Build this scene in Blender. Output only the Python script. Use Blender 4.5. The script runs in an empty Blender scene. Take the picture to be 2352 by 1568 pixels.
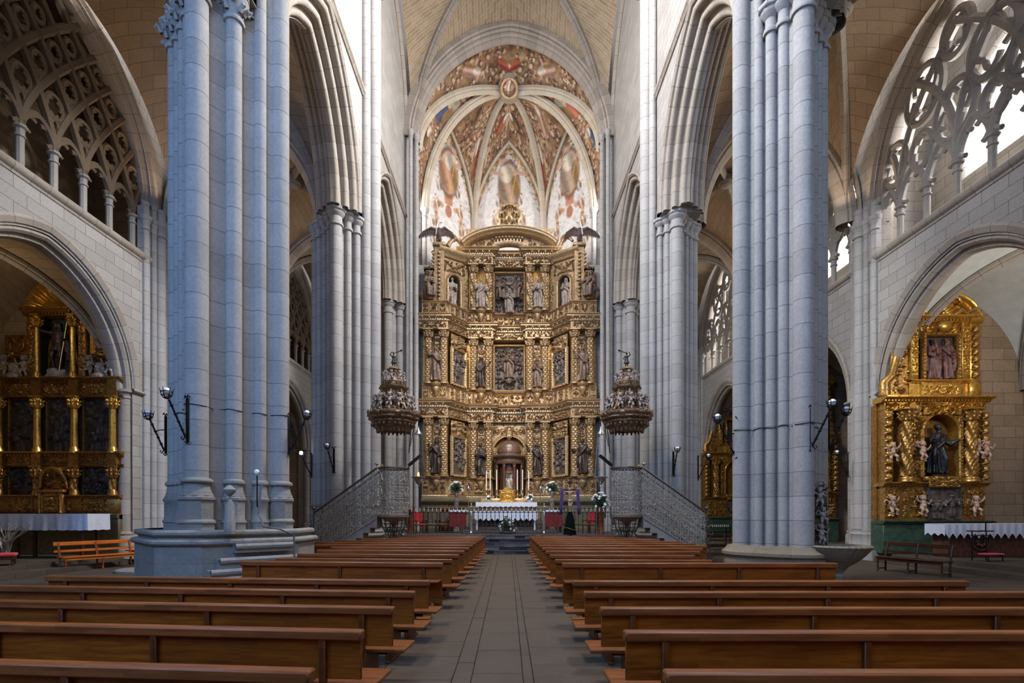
# Gothic church interior: nave with oak pews, gilded altarpiece in the apse, side chapels in the aisles.
# Units are metres. X right, Y towards the apse, Z up, nave floor at z = 0.
import bpy, math, random
import numpy as np
from mathutils import Vector, Matrix

PI = math.pi
C = bpy.context.scene.collection
rnd = random.Random(7)


def S(r, g, b):
    def f(c):
        c /= 255.0
        return c / 12.92 if c <= 0.04045 else ((c + 0.055) / 1.055) ** 2.4
    return (f(r), f(g), f(b), 1.0)


# ---------------------------------------------------------------- mesh builder
class MB:
    """Collects faces and links them as ONE mesh object."""

    def __init__(self):
        self.v = []; self.f = []; self.uv = []; self.col = []

    def add(self, vs, fs, uvs=None, cols=None):
        o = len(self.v)
        self.v.extend([tuple(map(float, p)) for p in vs])
        self.f.extend([tuple(i + o for i in f) for f in fs])
        self.uv.extend(uvs if uvs is not None else [None] * len(vs))
        self.col.extend(cols if cols is not None else [None] * len(vs))
        return o

    def join(self, other, mat=None):
        vs = [mat @ Vector(p) for p in other.v] if mat is not None else other.v
        self.add(vs, other.f, other.uv, other.col)

    # -- boxes
    def box(self, x0, x1, y0, y1, z0, z1):
        vs = [(x0, y0, z0), (x1, y0, z0), (x1, y1, z0), (x0, y1, z0), (x0, y0, z1), (x1, y0, z1), (x1, y1, z1), (x0, y1, z1)]
        self.add(vs, [(3, 2, 1, 0), (4, 5, 6, 7), (0, 1, 5, 4), (1, 2, 6, 5), (2, 3, 7, 6), (3, 0, 4, 7)])

    def cbox(self, x0, x1, y0, y1, z0, z1, c=0.01):
        """box with chamfered edges"""
        c = min(c, abs(x1 - x0) * .45, abs(y1 - y0) * .45, abs(z1 - z0) * .45)
        X = [x0, x0 + c, x1 - c, x1]; Y = [y0, y0 + c, y1 - c, y1]; Z = [z0, z0 + c, z1 - c, z1]
        idx = {}; vs = []
        def V(i, j, k):
            if (i, j, k) not in idx:
                idx[(i, j, k)] = len(vs); vs.append((X[i], Y[j], Z[k]))
            return idx[(i, j, k)]
        fs = []
        lo = {0: 0, 3: 3}
        for k, r in ((0, 1), (3, 0)):
            q = [V(1, 1, k), V(2, 1, k), V(2, 2, k), V(1, 2, k)]; fs.append(q[::-1] if r else q)
            q = [V(1, k, 1), V(2, k, 1), V(2, k, 2), V(1, k, 2)]; fs.append(q if r else q[::-1])
            q = [V(k, 1, 1), V(k, 2, 1), V(k, 2, 2), V(k, 1, 2)]; fs.append(q[::-1] if r else q)
        for a in (0, 3):
            for b in (0, 3):
                ia = 1 if a == 0 else 2; ib = 1 if b == 0 else 2
                fs.append([V(a, ib, 1), V(ia, b, 1), V(ia, b, 2), V(a, ib, 2)])
                fs.append([V(a, 1, ib), V(ia, 1, b), V(ia, 2, b), V(a, 2, ib)])
                fs.append([V(1, a, ib), V(1, ia, b), V(2, ia, b), V(2, a, ib)])
        for a in (0, 3):
            for b in (0, 3):
                for d in (0, 3):
                    ia, ib, ic = (1 if a == 0 else 2), (1 if b == 0 else 2), (1 if d == 0 else 2)
                    fs.append([V(a, ib, ic), V(ia, b, ic), V(ia, ib, d)])
        o = len(self.v)
        cx = Vector(((x0 + x1) / 2, (y0 + y1) / 2, (z0 + z1) / 2))
        out = []
        for f in fs:
            p = [Vector(vs[i]) for i in f]
            n = (p[1] - p[0]).cross(p[2] - p[0])
            out.append(f if n.dot(sum(p, Vector()) / len(p) - cx) >= 0 else f[::-1])
        self.add(vs, out)

    # -- surface of revolution about a vertical axis; mod(theta, z) scales the radius
    def lathe(self, prof, n=16, c=(0, 0, 0), a0=0.0, a1=2 * PI, mod=None, sy=1.0, cap=True):
        full = abs(a1 - a0 - 2 * PI) < 1e-6
        m = n if full else n + 1
        vs = []; uv = []
        L = 0.0
        for k, (r, z) in enumerate(prof):
            if k:
                L += math.hypot(r - prof[k - 1][0], z - prof[k - 1][1])
            for i in range(m):
                a = a0 + (a1 - a0) * i / n
                rr = r * (mod(a, z) if mod else 1.0)
                vs.append((c[0] + rr * math.cos(a), c[1] + rr * math.sin(a) * sy, c[2] + z))
                uv.append((0.225, c[2] + z))
        fs = []
        for k in range(len(prof) - 1):
            for i in range(n):
                j = (i + 1) % m
                fs.append((k * m + i, k * m + j, (k + 1) * m + j, (k + 1) * m + i))
        if cap and full:
            if prof[0][0] > 1e-4: fs.append(tuple(range(m))[::-1])
            if prof[-1][0] > 1e-4: fs.append(tuple((len(prof) - 1) * m + i for i in range(m)))
        self.add(vs, fs, uv)

    def prism(self, poly, z0, z1):
        """vertical prism over a plan polygon (counter-clockwise)"""
        n = len(poly)
        d = 0.0
        for i in range(n):
            a, b = poly[i], poly[(i + 1) % n]
            L = math.hypot(b[0] - a[0], b[1] - a[1])
            self.add([(a[0], a[1], z0), (b[0], b[1], z0), (b[0], b[1], z1), (a[0], a[1], z1)], [(0, 1, 2, 3)],
                     [(d, z0), (d + L, z0), (d + L, z1), (d, z1)])
            d += L
        self.add([(p[0], p[1], z1) for p in poly], [tuple(range(n))])
        self.add([(p[0], p[1], z0) for p in poly], [tuple(range(n))[::-1]])

    # -- round bar along a path
    def tube(self, path, r, n=8, closed=False, cap=True, flat=None):
        P = [Vector(p) for p in path]
        N = len(P)
        R = [r] * N if not hasattr(r, '__len__') else list(r)
        T = []
        for i in range(N):
            if closed:
                t = P[(i + 1) % N] - P[i - 1]
            else:
                t = P[min(i + 1, N - 1)] - P[max(i - 1, 0)]
            T.append(t.normalized() if t.length > 1e-9 else Vector((0, 0, 1)))
        u = T[0].orthogonal().normalized()
        if flat is not None:
            u = Vector(flat); u = (u - T[0] * u.dot(T[0])).normalized()
        vs = []; uv = []; L = 0.0
        for i in range(N):
            if i:
                L += (P[i] - P[i - 1]).length
                u = (u - T[i] * u.dot(T[i]))
                u = u.normalized() if u.length > 1e-6 else T[i].orthogonal().normalized()
            w = T[i].cross(u)
            for k in range(n):
                a = 2 * PI * (k + .5) / n
                vs.append(P[i] + (u * math.cos(a) + w * math.sin(a)) * R[i])
                uv.append((0.225, L))
        fs = []
        for i in range(N if closed else N - 1):
            j = (i + 1) % N
            for k in range(n):
                l = (k + 1) % n
                fs.append((i * n + k, i * n + l, j * n + l, j * n + k))
        if cap and not closed:
            fs.append(tuple(range(n))[::-1]); fs.append(tuple((N - 1) * n + k for k in range(n)))
        self.add(vs, fs, uv)

    # -- moulding: profile (p = outward, q = along the plane normal) swept along a planar path, mitred
    def sweep(self, path, prof, normal, closed=False, flip=False, closeprof=False, cap=False, u0=None):
        P = [Vector(p) for p in path]; N = len(P); W = Vector(normal).normalized()
        m = len(prof)
        pl = [0.0]
        for k in range(1, m):
            pl.append(pl[-1] + math.hypot(prof[k][0] - prof[k - 1][0], prof[k][1] - prof[k - 1][1]))
        vs = []; uv = []; L = 0.0
        for i in range(N):
            a = P[i] - P[i - 1] if (i > 0 or closed) else P[1] - P[0]
            b = (P[(i + 1) % N] - P[i]) if (i < N - 1 or closed) else P[i] - P[i - 1]
            na = a.normalized().cross(W); nb = b.normalized().cross(W)
            o = na + nb
            o = o.normalized() if o.length > 1e-6 else na
            d = max(0.35, o.dot(na))
            o = o / d
            if i: L += (P[i] - P[i - 1]).length
            for k, (p, q) in enumerate(prof):
                vs.append(P[i] + o * p + W * q)
                uv.append((0.225 if u0 is None else u0 + pl[k], L))
        fs = []
        mm = m if closeprof else m - 1
        for i in range(N if closed else N - 1):
            j = (i + 1) % N
            for k in range(mm):
                l = (k + 1) % m
                f = (i * m + k, j * m + k, j * m + l, i * m + l)
                fs.append(f[::-1] if flip else f)
        if cap and not closed:
            f = tuple(range(m)); g = tuple((N - 1) * m + k for k in range(m))
            fs.append(f if not flip else f[::-1]); fs.append(g[::-1] if not flip else g)
        self.add(vs, fs, uv)

    # -- grid of points (rows of equal length)
    def grid(self, rows, uv=None, flip=False, cols=None):
        nr = len(rows); nc = len(rows[0])
        vs = [p for r in rows for p in r]
        fs = []
        for i in range(nr - 1):
            for j in range(nc - 1):
                f = (i * nc + j, i * nc + j + 1, (i + 1) * nc + j + 1, (i + 1) * nc + j)
                fs.append(f[::-1] if flip else f)
        self.add(vs, fs, [q for r in uv for q in r] if uv is not None else None, cols)

    def quad(self, a, b, c, d, uv=None):
        self.add([a, b, c, d], [(0, 1, 2, 3)], uv)

    def ball(self, c, r, n=10, m=7, s=(1, 1, 1), rot=None):
        vs = []; fs = []
        M = rot.to_matrix() if rot is not None else None
        def pt(x, y, z):
            v = Vector((x * r * s[0], y * r * s[1], z * r * s[2]))
            if M: v = M @ v
            return (c[0] + v.x, c[1] + v.y, c[2] + v.z)
        vs.append(pt(0, 0, -1))
        for j in range(1, m):
            t = -PI / 2 + PI * j / m
            for i in range(n):
                a = 2 * PI * i / n
                vs.append(pt(math.cos(t) * math.cos(a), math.cos(t) * math.sin(a), math.sin(t)))
        vs.append(pt(0, 0, 1))
        for i in range(n):
            fs.append((0, 1 + (i + 1) % n, 1 + i))
            fs.append((len(vs) - 1, 1 + (m - 2) * n + i, 1 + (m - 2) * n + (i + 1) % n))
        for j in range(m - 2):
            for i in range(n):
                a = 1 + j * n + i; b = 1 + j * n + (i + 1) % n
                fs.append((a, b, b + n, a + n))
        self.add(vs, fs)

    def mesh(self, name, angle=38):
        me = bpy.data.meshes.new(name)
        me.from_pydata(self.v, [], self.f)
        nl = len(me.loops)
        vi = np.empty(nl, dtype=np.int32); me.loops.foreach_get('vertex_index', vi)
        co = np.array(self.v, dtype=np.float32).reshape(-1, 3)
        has = np.array([u is not None for u in self.uv], dtype=bool)
        vuv = np.array([u if u is not None else (0., 0.) for u in self.uv], dtype=np.float32).reshape(-1, 2)
        npoly = len(me.polygons)
        nor = np.empty(npoly * 3, dtype=np.float32); me.polygons.foreach_get('normal', nor); nor = nor.reshape(-1, 3)
        tot = np.empty(npoly, dtype=np.int32); me.polygons.foreach_get('loop_total', tot)
        pn = np.abs(np.repeat(nor, tot, axis=0))
        c = co[vi]
        ax = np.argmax(pn, axis=1)
        u = np.where(ax == 0, c[:, 1], c[:, 0]); w = np.where(ax == 2, c[:, 1], c[:, 2])
        luv = np.stack([u, w], 1)
        hl = has[vi]
        luv[hl] = vuv[vi][hl]
        ul = me.uv_layers.new(name='UVMap')
        ul.data.foreach_set('uv', luv.astype(np.float32).ravel())
        if any(x is not None for x in self.col):
            ca = me.color_attributes.new('paint', 'FLOAT_COLOR', 'POINT')
            cc = np.array([x if x is not None else (1, 1, 1, 1) for x in self.col], dtype=np.float32)
            ca.data.foreach_set('color', cc.ravel())
        me.polygons.foreach_set('use_smooth', np.ones(npoly, dtype=bool))
        me.set_sharp_from_angle(angle=math.radians(angle))
        me.update()
        return me

    def build(self, name, mat, parent=None, angle=38, world=False, label=None):
        if mat.name.startswith(('gild', 'tarnished', 'burnished', 'relief')): angle = max(angle, 66)
        me = self.mesh(name, angle)
        me.materials.append(mat)
        return link(name, me, parent, world, label)


def link(name, me, parent=None, world=False, label=None):
    o = bpy.data.objects.new(name, me); C.objects.link(o)
    if parent is not None:
        o.parent = parent
        if world:
            o.matrix_parent_inverse = Matrix.LocRotScale(parent.location, parent.rotation_euler, parent.scale).inverted()
    if label: o['label'] = label
    return o


def tag(o, label, cat, group=None, kind=None):
    o['label'] = label; o['category'] = cat
    if group: o['group'] = group
    if kind: o['kind'] = kind
    return o


def thing(name, label, cat, loc=(0, 0, 0), rotz=0.0, group=None, kind=None, scale=1.0):
    o = bpy.data.objects.new(name, None); C.objects.link(o)
    o.empty_display_size = 0.1
    o.location = loc; o.rotation_euler = (0, 0, rotz); o.scale = (scale, scale, scale)
    return tag(o, label, cat, group, kind)


def struct(o):
    o['kind'] = 'structure'
    return o


def dup(root, loc=None, rotz=None, label=None, group=None, scale=None):
    kids = {}
    for ob in C.objects:
        if ob.parent is not None: kids.setdefault(ob.parent.name, []).append(ob)
    def cp(o, par):
        c = o.copy(); C.objects.link(c)
        if par is not None: c.parent = par
        for ch in kids.get(o.name, []): cp(ch, c)
        return c
    r = cp(root, None)
    if loc is not None: r.location = loc
    if rotz is not None: r.rotation_euler = (0, 0, rotz)
    if scale is not None: r.scale = (scale, scale, scale) if not hasattr(scale, '__len__') else scale
    if label: r['label'] = label
    if group: r['group'] = group
    return r


def arc(c, r, a0, a1, n, plane='yz', fixed=0.0):
    out = []
    for i in range(n + 1):
        a = a0 + (a1 - a0) * i / n
        p, q = c[0] + r * math.cos(a), c[1] + r * math.sin(a)
        out.append((fixed, p, q) if plane == 'yz' else (p, fixed, q))
    return out


def pointed(a, h, n=12):
    """(s, z) points of an arch over [-a, a], rise h, from the right springing over the apex to the left."""
    pts = []
    if h > a * 1.001:
        R = (a * a + h * h) / (2 * a); c = a - R; th = math.atan2(h, R - a)
        half = [(c + R * math.cos(th * i / n), R * math.sin(th * i / n)) for i in range(n + 1)]
    else:
        half = [(a * math.cos(PI / 2 * i / n), h * math.sin(PI / 2 * i / n)) for i in range(n + 1)]
    return half + [(-x, z) for x, z in half[-2::-1]]


def arch_z(y, yc, a, zs, h):
    """height of the arch line at y"""
    d = abs(y - yc)
    if d >= a: return zs
    if h > a * 1.001:
        R = (a * a + h * h) / (2 * a)
        return zs + math.sqrt(max(0.0, R * R - (d + R - a) ** 2))
    return zs + h * math.sqrt(max(0.0, 1 - (d / a) ** 2))


# ---------------------------------------------------------------- materials
def nmat(name):
    m = bpy.data.materials.new(name); m.use_nodes = True
    nt = m.node_tree
    b = nt.nodes['Principled BSDF']
    return m, nt, b


def lk(nt, a, b): nt.links.new(a, b)


def ramp(nt, fac, stops):
    r = nt.nodes.new('ShaderNodeValToRGB')
    e = r.color_ramp.elements
    while len(e) < len(stops): e.new(0.5)
    for i, (p, c) in enumerate(stops):
        e[i].position = p; e[i].color = c
    lk(nt, fac, r.inputs[0])
    return r.outputs[0]


def noise(nt, vec, scale, detail=4, rough=.55, dist=0.0):
    n = nt.nodes.new('ShaderNodeTexNoise'); n.inputs['Scale'].default_value = scale
    n.inputs['Detail'].default_value = detail; n.inputs['Roughness'].default_value = rough
    n.inputs['Distortion'].default_value = dist
    if vec is not None: lk(nt, vec, n.inputs['Vector'])
    return n.outputs['Fac']


def mixc(nt, fac, a, b, mode='MIX'):
    m = nt.nodes.new('ShaderNodeMix'); m.data_type = 'RGBA'; m.blend_type = mode
    for k, x in ((0, fac), (6, a), (7, b)):
        if isinstance(x, (int, float)): m.inputs[k].default_value = x
        elif isinstance(x, tuple): m.inputs[k].default_value = x
        else: lk(nt, x, m.inputs[k])
    return m.outputs[2]


def coords(nt, kind='Object', scale=(1, 1, 1)):
    t = nt.nodes.new('ShaderNodeTexCoord')
    if scale == (1, 1, 1): return t.outputs[kind]
    mp = nt.nodes.new('ShaderNodeMapping'); mp.inputs['Scale'].default_value = scale
    lk(nt, t.outputs[kind], mp.inputs['Vector'])
    return mp.outputs[0]


def bump(nt, b, h, strength=.3, dist=.02):
    bp = nt.nodes.new('ShaderNodeBump'); bp.inputs['Strength'].default_value = strength; bp.inputs['Distance'].default_value = dist
    lk(nt, h, bp.inputs['Height']); lk(nt, bp.outputs[0], b.inputs['Normal'])


def stone(name, c1, c2, mortar, w=.9, h=.42, ms=.012, bstr=.25, stain=.35, staincol=None, offset=.5):
    k = .7 if name not in ('floor_slab', 'aisle_slab', 'dark_step_slate', 'chancel_pavement') else .62
    c1, c2, mortar = (tuple(x * k for x in c[:3]) + (1,) for c in (c1, c2, mortar))
    m, nt, b = nmat(name)
    uv = coords(nt, 'UV')
    nv = nt.nodes.new('ShaderNodeTexNoise'); nv.inputs['Scale'].default_value = .9; lk(nt, uv, nv.inputs['Vector'])
    sub = nt.nodes.new('ShaderNodeVectorMath'); sub.operation = 'SUBTRACT'; sub.inputs[1].default_value = (.5, .5, .5)
    lk(nt, nv.outputs['Color'], sub.inputs[0])
    sc = nt.nodes.new('ShaderNodeVectorMath'); sc.operation = 'SCALE'; sc.inputs['Scale'].default_value = .035
    lk(nt, sub.outputs[0], sc.inputs[0])
    ad = nt.nodes.new('ShaderNodeVectorMath'); ad.operation = 'ADD'; lk(nt, uv, ad.inputs[0]); lk(nt, sc.outputs[0], ad.inputs[1])
    br = nt.nodes.new('ShaderNodeTexBrick')
    br.offset = offset; br.squash = 1.0
    br.inputs['Scale'].default_value = 1.0
    br.inputs['Brick Width'].default_value = w; br.inputs['Row Height'].default_value = h
    br.inputs['Mortar Size'].default_value = ms; br.inputs['Mortar Smooth'].default_value = .4
    br.inputs['Color1'].default_value = c1; br.inputs['Color2'].default_value = c2; br.inputs['Mortar'].default_value = mortar
    lk(nt, ad.outputs[0], br.inputs['Vector'])
    ob = coords(nt, 'Object')
    n1 = noise(nt, ob, 1.3, 6, .65); n2 = noise(nt, ob, 14, 5, .6)
    st = staincol or tuple(x * .62 for x in c1[:3]) + (1,)
    f = ramp(nt, n1, [(.42, (0, 0, 0, 1)), (.75, (stain, stain, stain, 1))])
    col = mixc(nt, f, br.outputs['Color'], st)
    g = ramp(nt, n2, [(.3, (.86, .86, .86, 1)), (.7, (1.06, 1.06, 1.06, 1))])
    col = mixc(nt, 1.0, col, g, 'MULTIPLY')
    lk(nt, col, b.inputs['Base Color'])
    b.inputs['Roughness'].default_value = .85
    b.inputs['Specular IOR Level'].default_value = .25
    ma = nt.nodes.new('ShaderNodeMath'); ma.operation = 'MULTIPLY_ADD'; ma.inputs[1].default_value = -.8
    lk(nt, br.outputs['Fac'], ma.inputs[0]); lk(nt, n2, ma.inputs[2])
    bump(nt, b, ma.outputs[0], bstr, .03)
    return m


def simple(name, c1, c2=None, scale=20, rough=.6, metal=0.0, bstr=.0, bscale=60, spec=None, detail=4, sheen=0, stretch=(1, 1, 1), coat=0):
    m, nt, b = nmat(name)
    ob = coords(nt, 'Object', stretch)
    if c2 is not None:
        f = ramp(nt, noise(nt, ob, scale, detail), [(.3, c1), (.7, c2)])
        lk(nt, f, b.inputs['Base Color'])
    else:
        b.inputs['Base Color'].default_value = c1
    b.inputs['Roughness'].default_value = rough; b.inputs['Metallic'].default_value = metal
    if spec is not None: b.inputs['Specular IOR Level'].default_value = spec
    if sheen: b.inputs['Sheen Weight'].default_value = sheen
    if coat: b.inputs['Coat Weight'].default_value = coat; b.inputs['Coat Roughness'].default_value = .25
    if bstr: bump(nt, b, noise(nt, ob, bscale, 3), bstr, .01)
    return m


def gilt(name, c1, c2, worn, metal=.75, rough=.38, scale=9, amount=.55, bscale=28, bstr=.5):
    """carved gilded wood: burnished gold worn through to red-brown bole"""
    m, nt, b = nmat(name)
    ob = coords(nt, 'Object')
    g = ramp(nt, noise(nt, ob, scale, 3), [(.3, c1), (.7, c2)])
    n = noise(nt, ob, bscale * .45, 5, .62)
    f = ramp(nt, n, [(amount - .18, (1, 1, 1, 1)), (amount + .05, (0, 0, 0, 1))])
    lk(nt, mixc(nt, f, g, worn), b.inputs['Base Color'])
    me = nt.nodes.new('ShaderNodeMath'); me.operation = 'MULTIPLY_ADD'; me.inputs[1].default_value = -metal * .75; me.inputs[2].default_value = metal
    lk(nt, f, me.inputs[0]); lk(nt, me.outputs[0], b.inputs['Metallic'])
    b.inputs['Roughness'].default_value = rough
    vo = nt.nodes.new('ShaderNodeTexVoronoi'); vo.inputs['Scale'].default_value = bscale * 1.4; lk(nt, ob, vo.inputs['Vector'])
    bump(nt, b, vo.outputs['Distance'], bstr * .35, .012)
    return m


def wood(name, c1, c2, c3, rough=.38, along='X', coat=.3, scale=1.0):
    m, nt, b = nmat(name)
    st = {'X': (.7, 9, 9), 'Y': (9, .7, 9), 'Z': (9, 9, .7)}[along]
    ob = coords(nt, 'Object', tuple(s * scale for s in st))
    n1 = noise(nt, ob, 3.0, 6, .6, .6)
    n2 = noise(nt, coords(nt, 'Object'), .9, 2)
    f = ramp(nt, n1, [(.25, c1), (.5, c2), (.78, c3)])
    # glued staves: short darker and lighter blocks
    br = nt.nodes.new('ShaderNodeTexBrick'); lk(nt, coords(nt, 'UV'), br.inputs['Vector'])
    br.inputs['Scale'].default_value = 1.0; br.inputs['Brick Width'].default_value = .62; br.inputs['Row Height'].default_value = .055
    br.inputs['Mortar Size'].default_value = 0.0
    br.inputs['Color1'].default_value = (.78, .78, .78, 1); br.inputs['Color2'].default_value = (1.12, 1.12, 1.12, 1)
    col = mixc(nt, 1.0, f, br.outputs['Color'], 'MULTIPLY')
    g = ramp(nt, n2, [(.3, (.8, .8, .8, 1)), (.7, (1.1, 1.1, 1.1, 1))])
    lk(nt, mixc(nt, 1.0, col, g, 'MULTIPLY'), b.inputs['Base Color'])
    b.inputs['Roughness'].default_value = rough
    b.inputs['Specular IOR Level'].default_value = .28
    b.inputs['Coat Weight'].default_value = coat * .6; b.inputs['Coat Roughness'].default_value = .3
    bump(nt, b, n1, .08, .004)
    return m


def painted(name, rough=.75):
    """mural colours come from the painted colour attribute, broken up by fine noise"""
    m, nt, b = nmat(name)
    at = nt.nodes.new('ShaderNodeAttribute'); at.attribute_name = 'paint'
    ob = coords(nt, 'Object')
    n = noise(nt, ob, 3.5, 9, .72, 1.2)
    g = ramp(nt, n, [(.3, (.62, .58, .55, 1)), (.5, (1, 1, 1, 1)), (.72, (1.12, 1.1, 1.08, 1))])
    lk(nt, mixc(nt, 1.0, at.outputs['Color'], g, 'MULTIPLY'), b.inputs['Base Color'])
    b.inputs['Roughness'].default_value = rough; b.inputs['Specular IOR Level'].default_value = .2
    bump(nt, b, n, .1, .01)
    return m


def emit(name, col, strength):
    m, nt, b = nmat(name)
    b.inputs['Base Color'].default_value = col
    b.inputs['Emission Color'].default_value = col; b.inputs['Emission Strength'].default_value = strength
    return m


M = {}
M['stone'] = stone('ashlar_stone', S(196, 188, 180), S(180, 172, 164), S(128, 120, 112), stain=.3)
M['shaft'] = stone('shaft_stone', S(198, 191, 185), S(184, 177, 170), S(134, 127, 120), h=.58, ms=.01, stain=.4, bstr=.3)
M['base'] = stone('base_stone', S(176, 169, 160), S(164, 156, 147), S(130, 123, 115), w=1.4, h=.8, ms=.004, stain=.6, bstr=.5)
M['arch'] = stone('arch_stone', S(194, 180, 165), S(176, 161, 146), S(124, 112, 100), h=.62, ms=.01, stain=.35)
M['brown_dim_stone'] = stone('aisle_vault_stone', S(192, 164, 134), S(170, 144, 116), S(124, 103, 82), w=.95, h=.46, ms=.012, stain=.5)  # brown tone holds the dim warm aisle light as well as stone colour
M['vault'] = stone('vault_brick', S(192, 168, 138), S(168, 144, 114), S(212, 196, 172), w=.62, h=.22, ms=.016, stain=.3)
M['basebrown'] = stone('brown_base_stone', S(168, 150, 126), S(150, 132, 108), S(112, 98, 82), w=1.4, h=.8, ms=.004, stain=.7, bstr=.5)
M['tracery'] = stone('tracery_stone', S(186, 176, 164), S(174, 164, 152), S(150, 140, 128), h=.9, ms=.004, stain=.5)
M['tracery_dim'] = stone('dim_tracery_stone', S(132, 112, 90), S(120, 101, 80), S(104, 88, 70), h=.9, ms=.004, stain=.5)  # tracery stone darkened and browned: the dim left aisle put into its colour
M['plaster'] = simple('chapel_plaster', S(205, 205, 200), S(190, 190, 184), 3, .9)
M['apserib'] = stone('apse_rib_stone', S(222, 208, 188), S(208, 192, 168), S(160, 142, 118), h=.7, ms=.006, stain=.35, staincol=S(200, 160, 104))
M['floor'] = stone('floor_slab', S(112, 95, 80), S(94, 80, 67), S(42, 36, 30), w=1.05, h=.72, ms=.009, stain=.55, bstr=.25)
M['slab'] = stone('aisle_slab', S(116, 98, 82), S(98, 83, 70), S(80, 70, 60), w=40, h=40, ms=0, stain=.6, bstr=.25)
M['gold'] = gilt('gilded_carving', S(188, 157, 116), S(144, 115, 80), S(56, 42, 34), .5, .4, amount=.46, bscale=24, bstr=.9)
M['goldplain'] = gilt('gilded_moulding', S(208, 178, 136), S(170, 139, 100), S(82, 62, 49), .5, .36, amount=.38, bstr=.3)
M['goldwood'] = gilt('gilded_dark_wood', S(158, 122, 84), S(122, 92, 62), S(64, 46, 34), .35, .45, amount=.54, bscale=24, bstr=.8)
M['goldbright'] = gilt('burnished_gold', S(226, 178, 88), S(188, 138, 56), S(84, 54, 26), .8, .32, amount=.46, bstr=.35)
M['golddull'] = gilt('tarnished_gold', S(176, 126, 58), S(140, 96, 40), S(58, 38, 22), .75, .4, amount=.48, bstr=.4)
M['gold2'] = gilt('gilded_baroque', S(206, 156, 80), S(158, 112, 50), S(44, 29, 15), .72, .33, amount=.49)
M['relief'] = simple('relief_polychrome', S(112, 96, 84), S(54, 44, 39), 7, .55, .15, .2, 40)
M['reliefdark'] = simple('relief_dark', S(84, 68, 58), S(38, 30, 26), 6, .5, .15, .2, 40)
M['statue'] = simple('statue_estofado', S(128, 104, 84), S(66, 50, 40), 8, .5, .2, .15, 60)
M['statuedark'] = simple('statue_dark_wood', S(72, 54, 43), S(36, 27, 23), 7, .45, .2, .15, 60)
M['statuepale'] = simple('statue_pale', S(176, 160, 146), S(112, 94, 82), 8, .5, .1, .15, 60)
M['robered'] = simple('painted_robes', S(126, 84, 70), S(66, 34, 29), 5, .5, 0, .1, 50)
M['bronze'] = simple('statue_black_bronze', S(70, 66, 66), S(34, 32, 34), 6, .3, .6, .1, 60)
M['flesh'] = simple('painted_flesh', S(188, 154, 130), S(160, 126, 104), 10, .5)
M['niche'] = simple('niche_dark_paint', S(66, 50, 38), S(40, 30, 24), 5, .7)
M['greenbase'] = simple('olive_marbled_base', S(112, 100, 72), S(84, 74, 52), 6, .5, 0, .1, 30)
M['marble'] = simple('red_brown_marble', S(100, 64, 47), S(60, 37, 28), 9, .3, 0, .05, 30, detail=8)
M['jasper'] = simple('grey_brown_marble', S(116, 88, 72), S(80, 58, 47), 8, .35, .1, .05, 30)
M['pew'] = wood('pew_wood', S(96, 46, 6), S(136, 70, 12), S(160, 92, 24), coat=.1, rough=.45)
M['pewtop'] = wood('pew_rail_wood', S(110, 58, 26), S(136, 76, 36), S(154, 92, 48), rough=.4, coat=.15)
M['pewdark'] = wood('pew_end_wood', S(70, 34, 8), S(98, 50, 14), S(114, 62, 22), along='Z', coat=.1, rough=.45)
M['bench'] = wood('orange_pine', S(176, 82, 22), S(206, 106, 34), S(220, 124, 46))
M['benchleg'] = wood('orange_pine_leg', S(120, 52, 20), S(150, 70, 28), S(166, 84, 36), along='Z')
M['darkbench'] = wood('dark_walnut', S(52, 28, 16), S(74, 40, 22), S(90, 52, 30))
M['lecternwood'] = wood('mahogany', S(110, 48, 26), S(140, 68, 38), S(156, 82, 48), along='Z')
M['iron'] = simple('wrought_iron_black', S(30, 29, 31), S(18, 17, 19), 30, .5, .7, .1)
M['steel'] = simple('wrought_iron_grey', S(178, 170, 158), S(130, 122, 112), 20, .45, .3, .1)
M['railiron'] = simple('rail_iron', S(112, 100, 90), S(80, 70, 62), 20, .4, .7, .1)
M['brass'] = simple('polished_brass', S(232, 206, 150), S(206, 170, 104), 20, .25, .9)
M['silver'] = simple('old_silver', S(210, 206, 200), S(160, 154, 148), 14, .3, .85, .1, 30)
M['white'] = simple('white_linen', S(226, 228, 234), S(208, 210, 218), 10, .85, 0, .15, 80)
M['lace'] = simple('white_lace', S(214, 214, 222), S(176, 176, 188), 34, .9, 0, .6, 26)
M['redcloth'] = simple('crimson_cloth', S(140, 14, 26), S(104, 8, 18), 6, .8, 0, .1, 60, sheen=.3)
M['redcushion'] = simple('red_cushion', S(206, 26, 48), S(170, 16, 36), 8, .8, 0, .1, 60, sheen=.3)
M['purple'] = simple('purple_cloth', S(84, 56, 120), S(60, 38, 92), 6, .85, sheen=.3)
M['darkgreen'] = simple('dark_green_drape', S(12, 19, 19), S(6, 10, 11), 5, .85, spec=.1)
M['black'] = simple('black_cloth', S(24, 22, 24), S(14, 13, 15), 5, .8)
M['candle'] = simple('wax_candle', S(236, 226, 204), None, rough=.5)
M['leaf'] = simple('leaf_green', S(62, 84, 50), S(36, 54, 34), 12, .6)
M['petal'] = simple('white_petal', S(240, 240, 240), S(222, 226, 226), 12, .7)
M['globe'] = simple('opal_glass_globe', S(246, 247, 250), None, rough=.5, spec=.3)
M['globelit'] = emit('lit_bulb', (1, .97, 1, 1), 14)
M['flame'] = emit('red_glass_flame', (1, .25, .08, 1), 3.0)
M['eagle'] = simple('eagle_feathers', S(84, 60, 50), S(52, 36, 30), 16, .6)
M['eaglewhite'] = simple('eagle_head', S(206, 202, 198), S(150, 144, 140), 20, .6)
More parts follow.
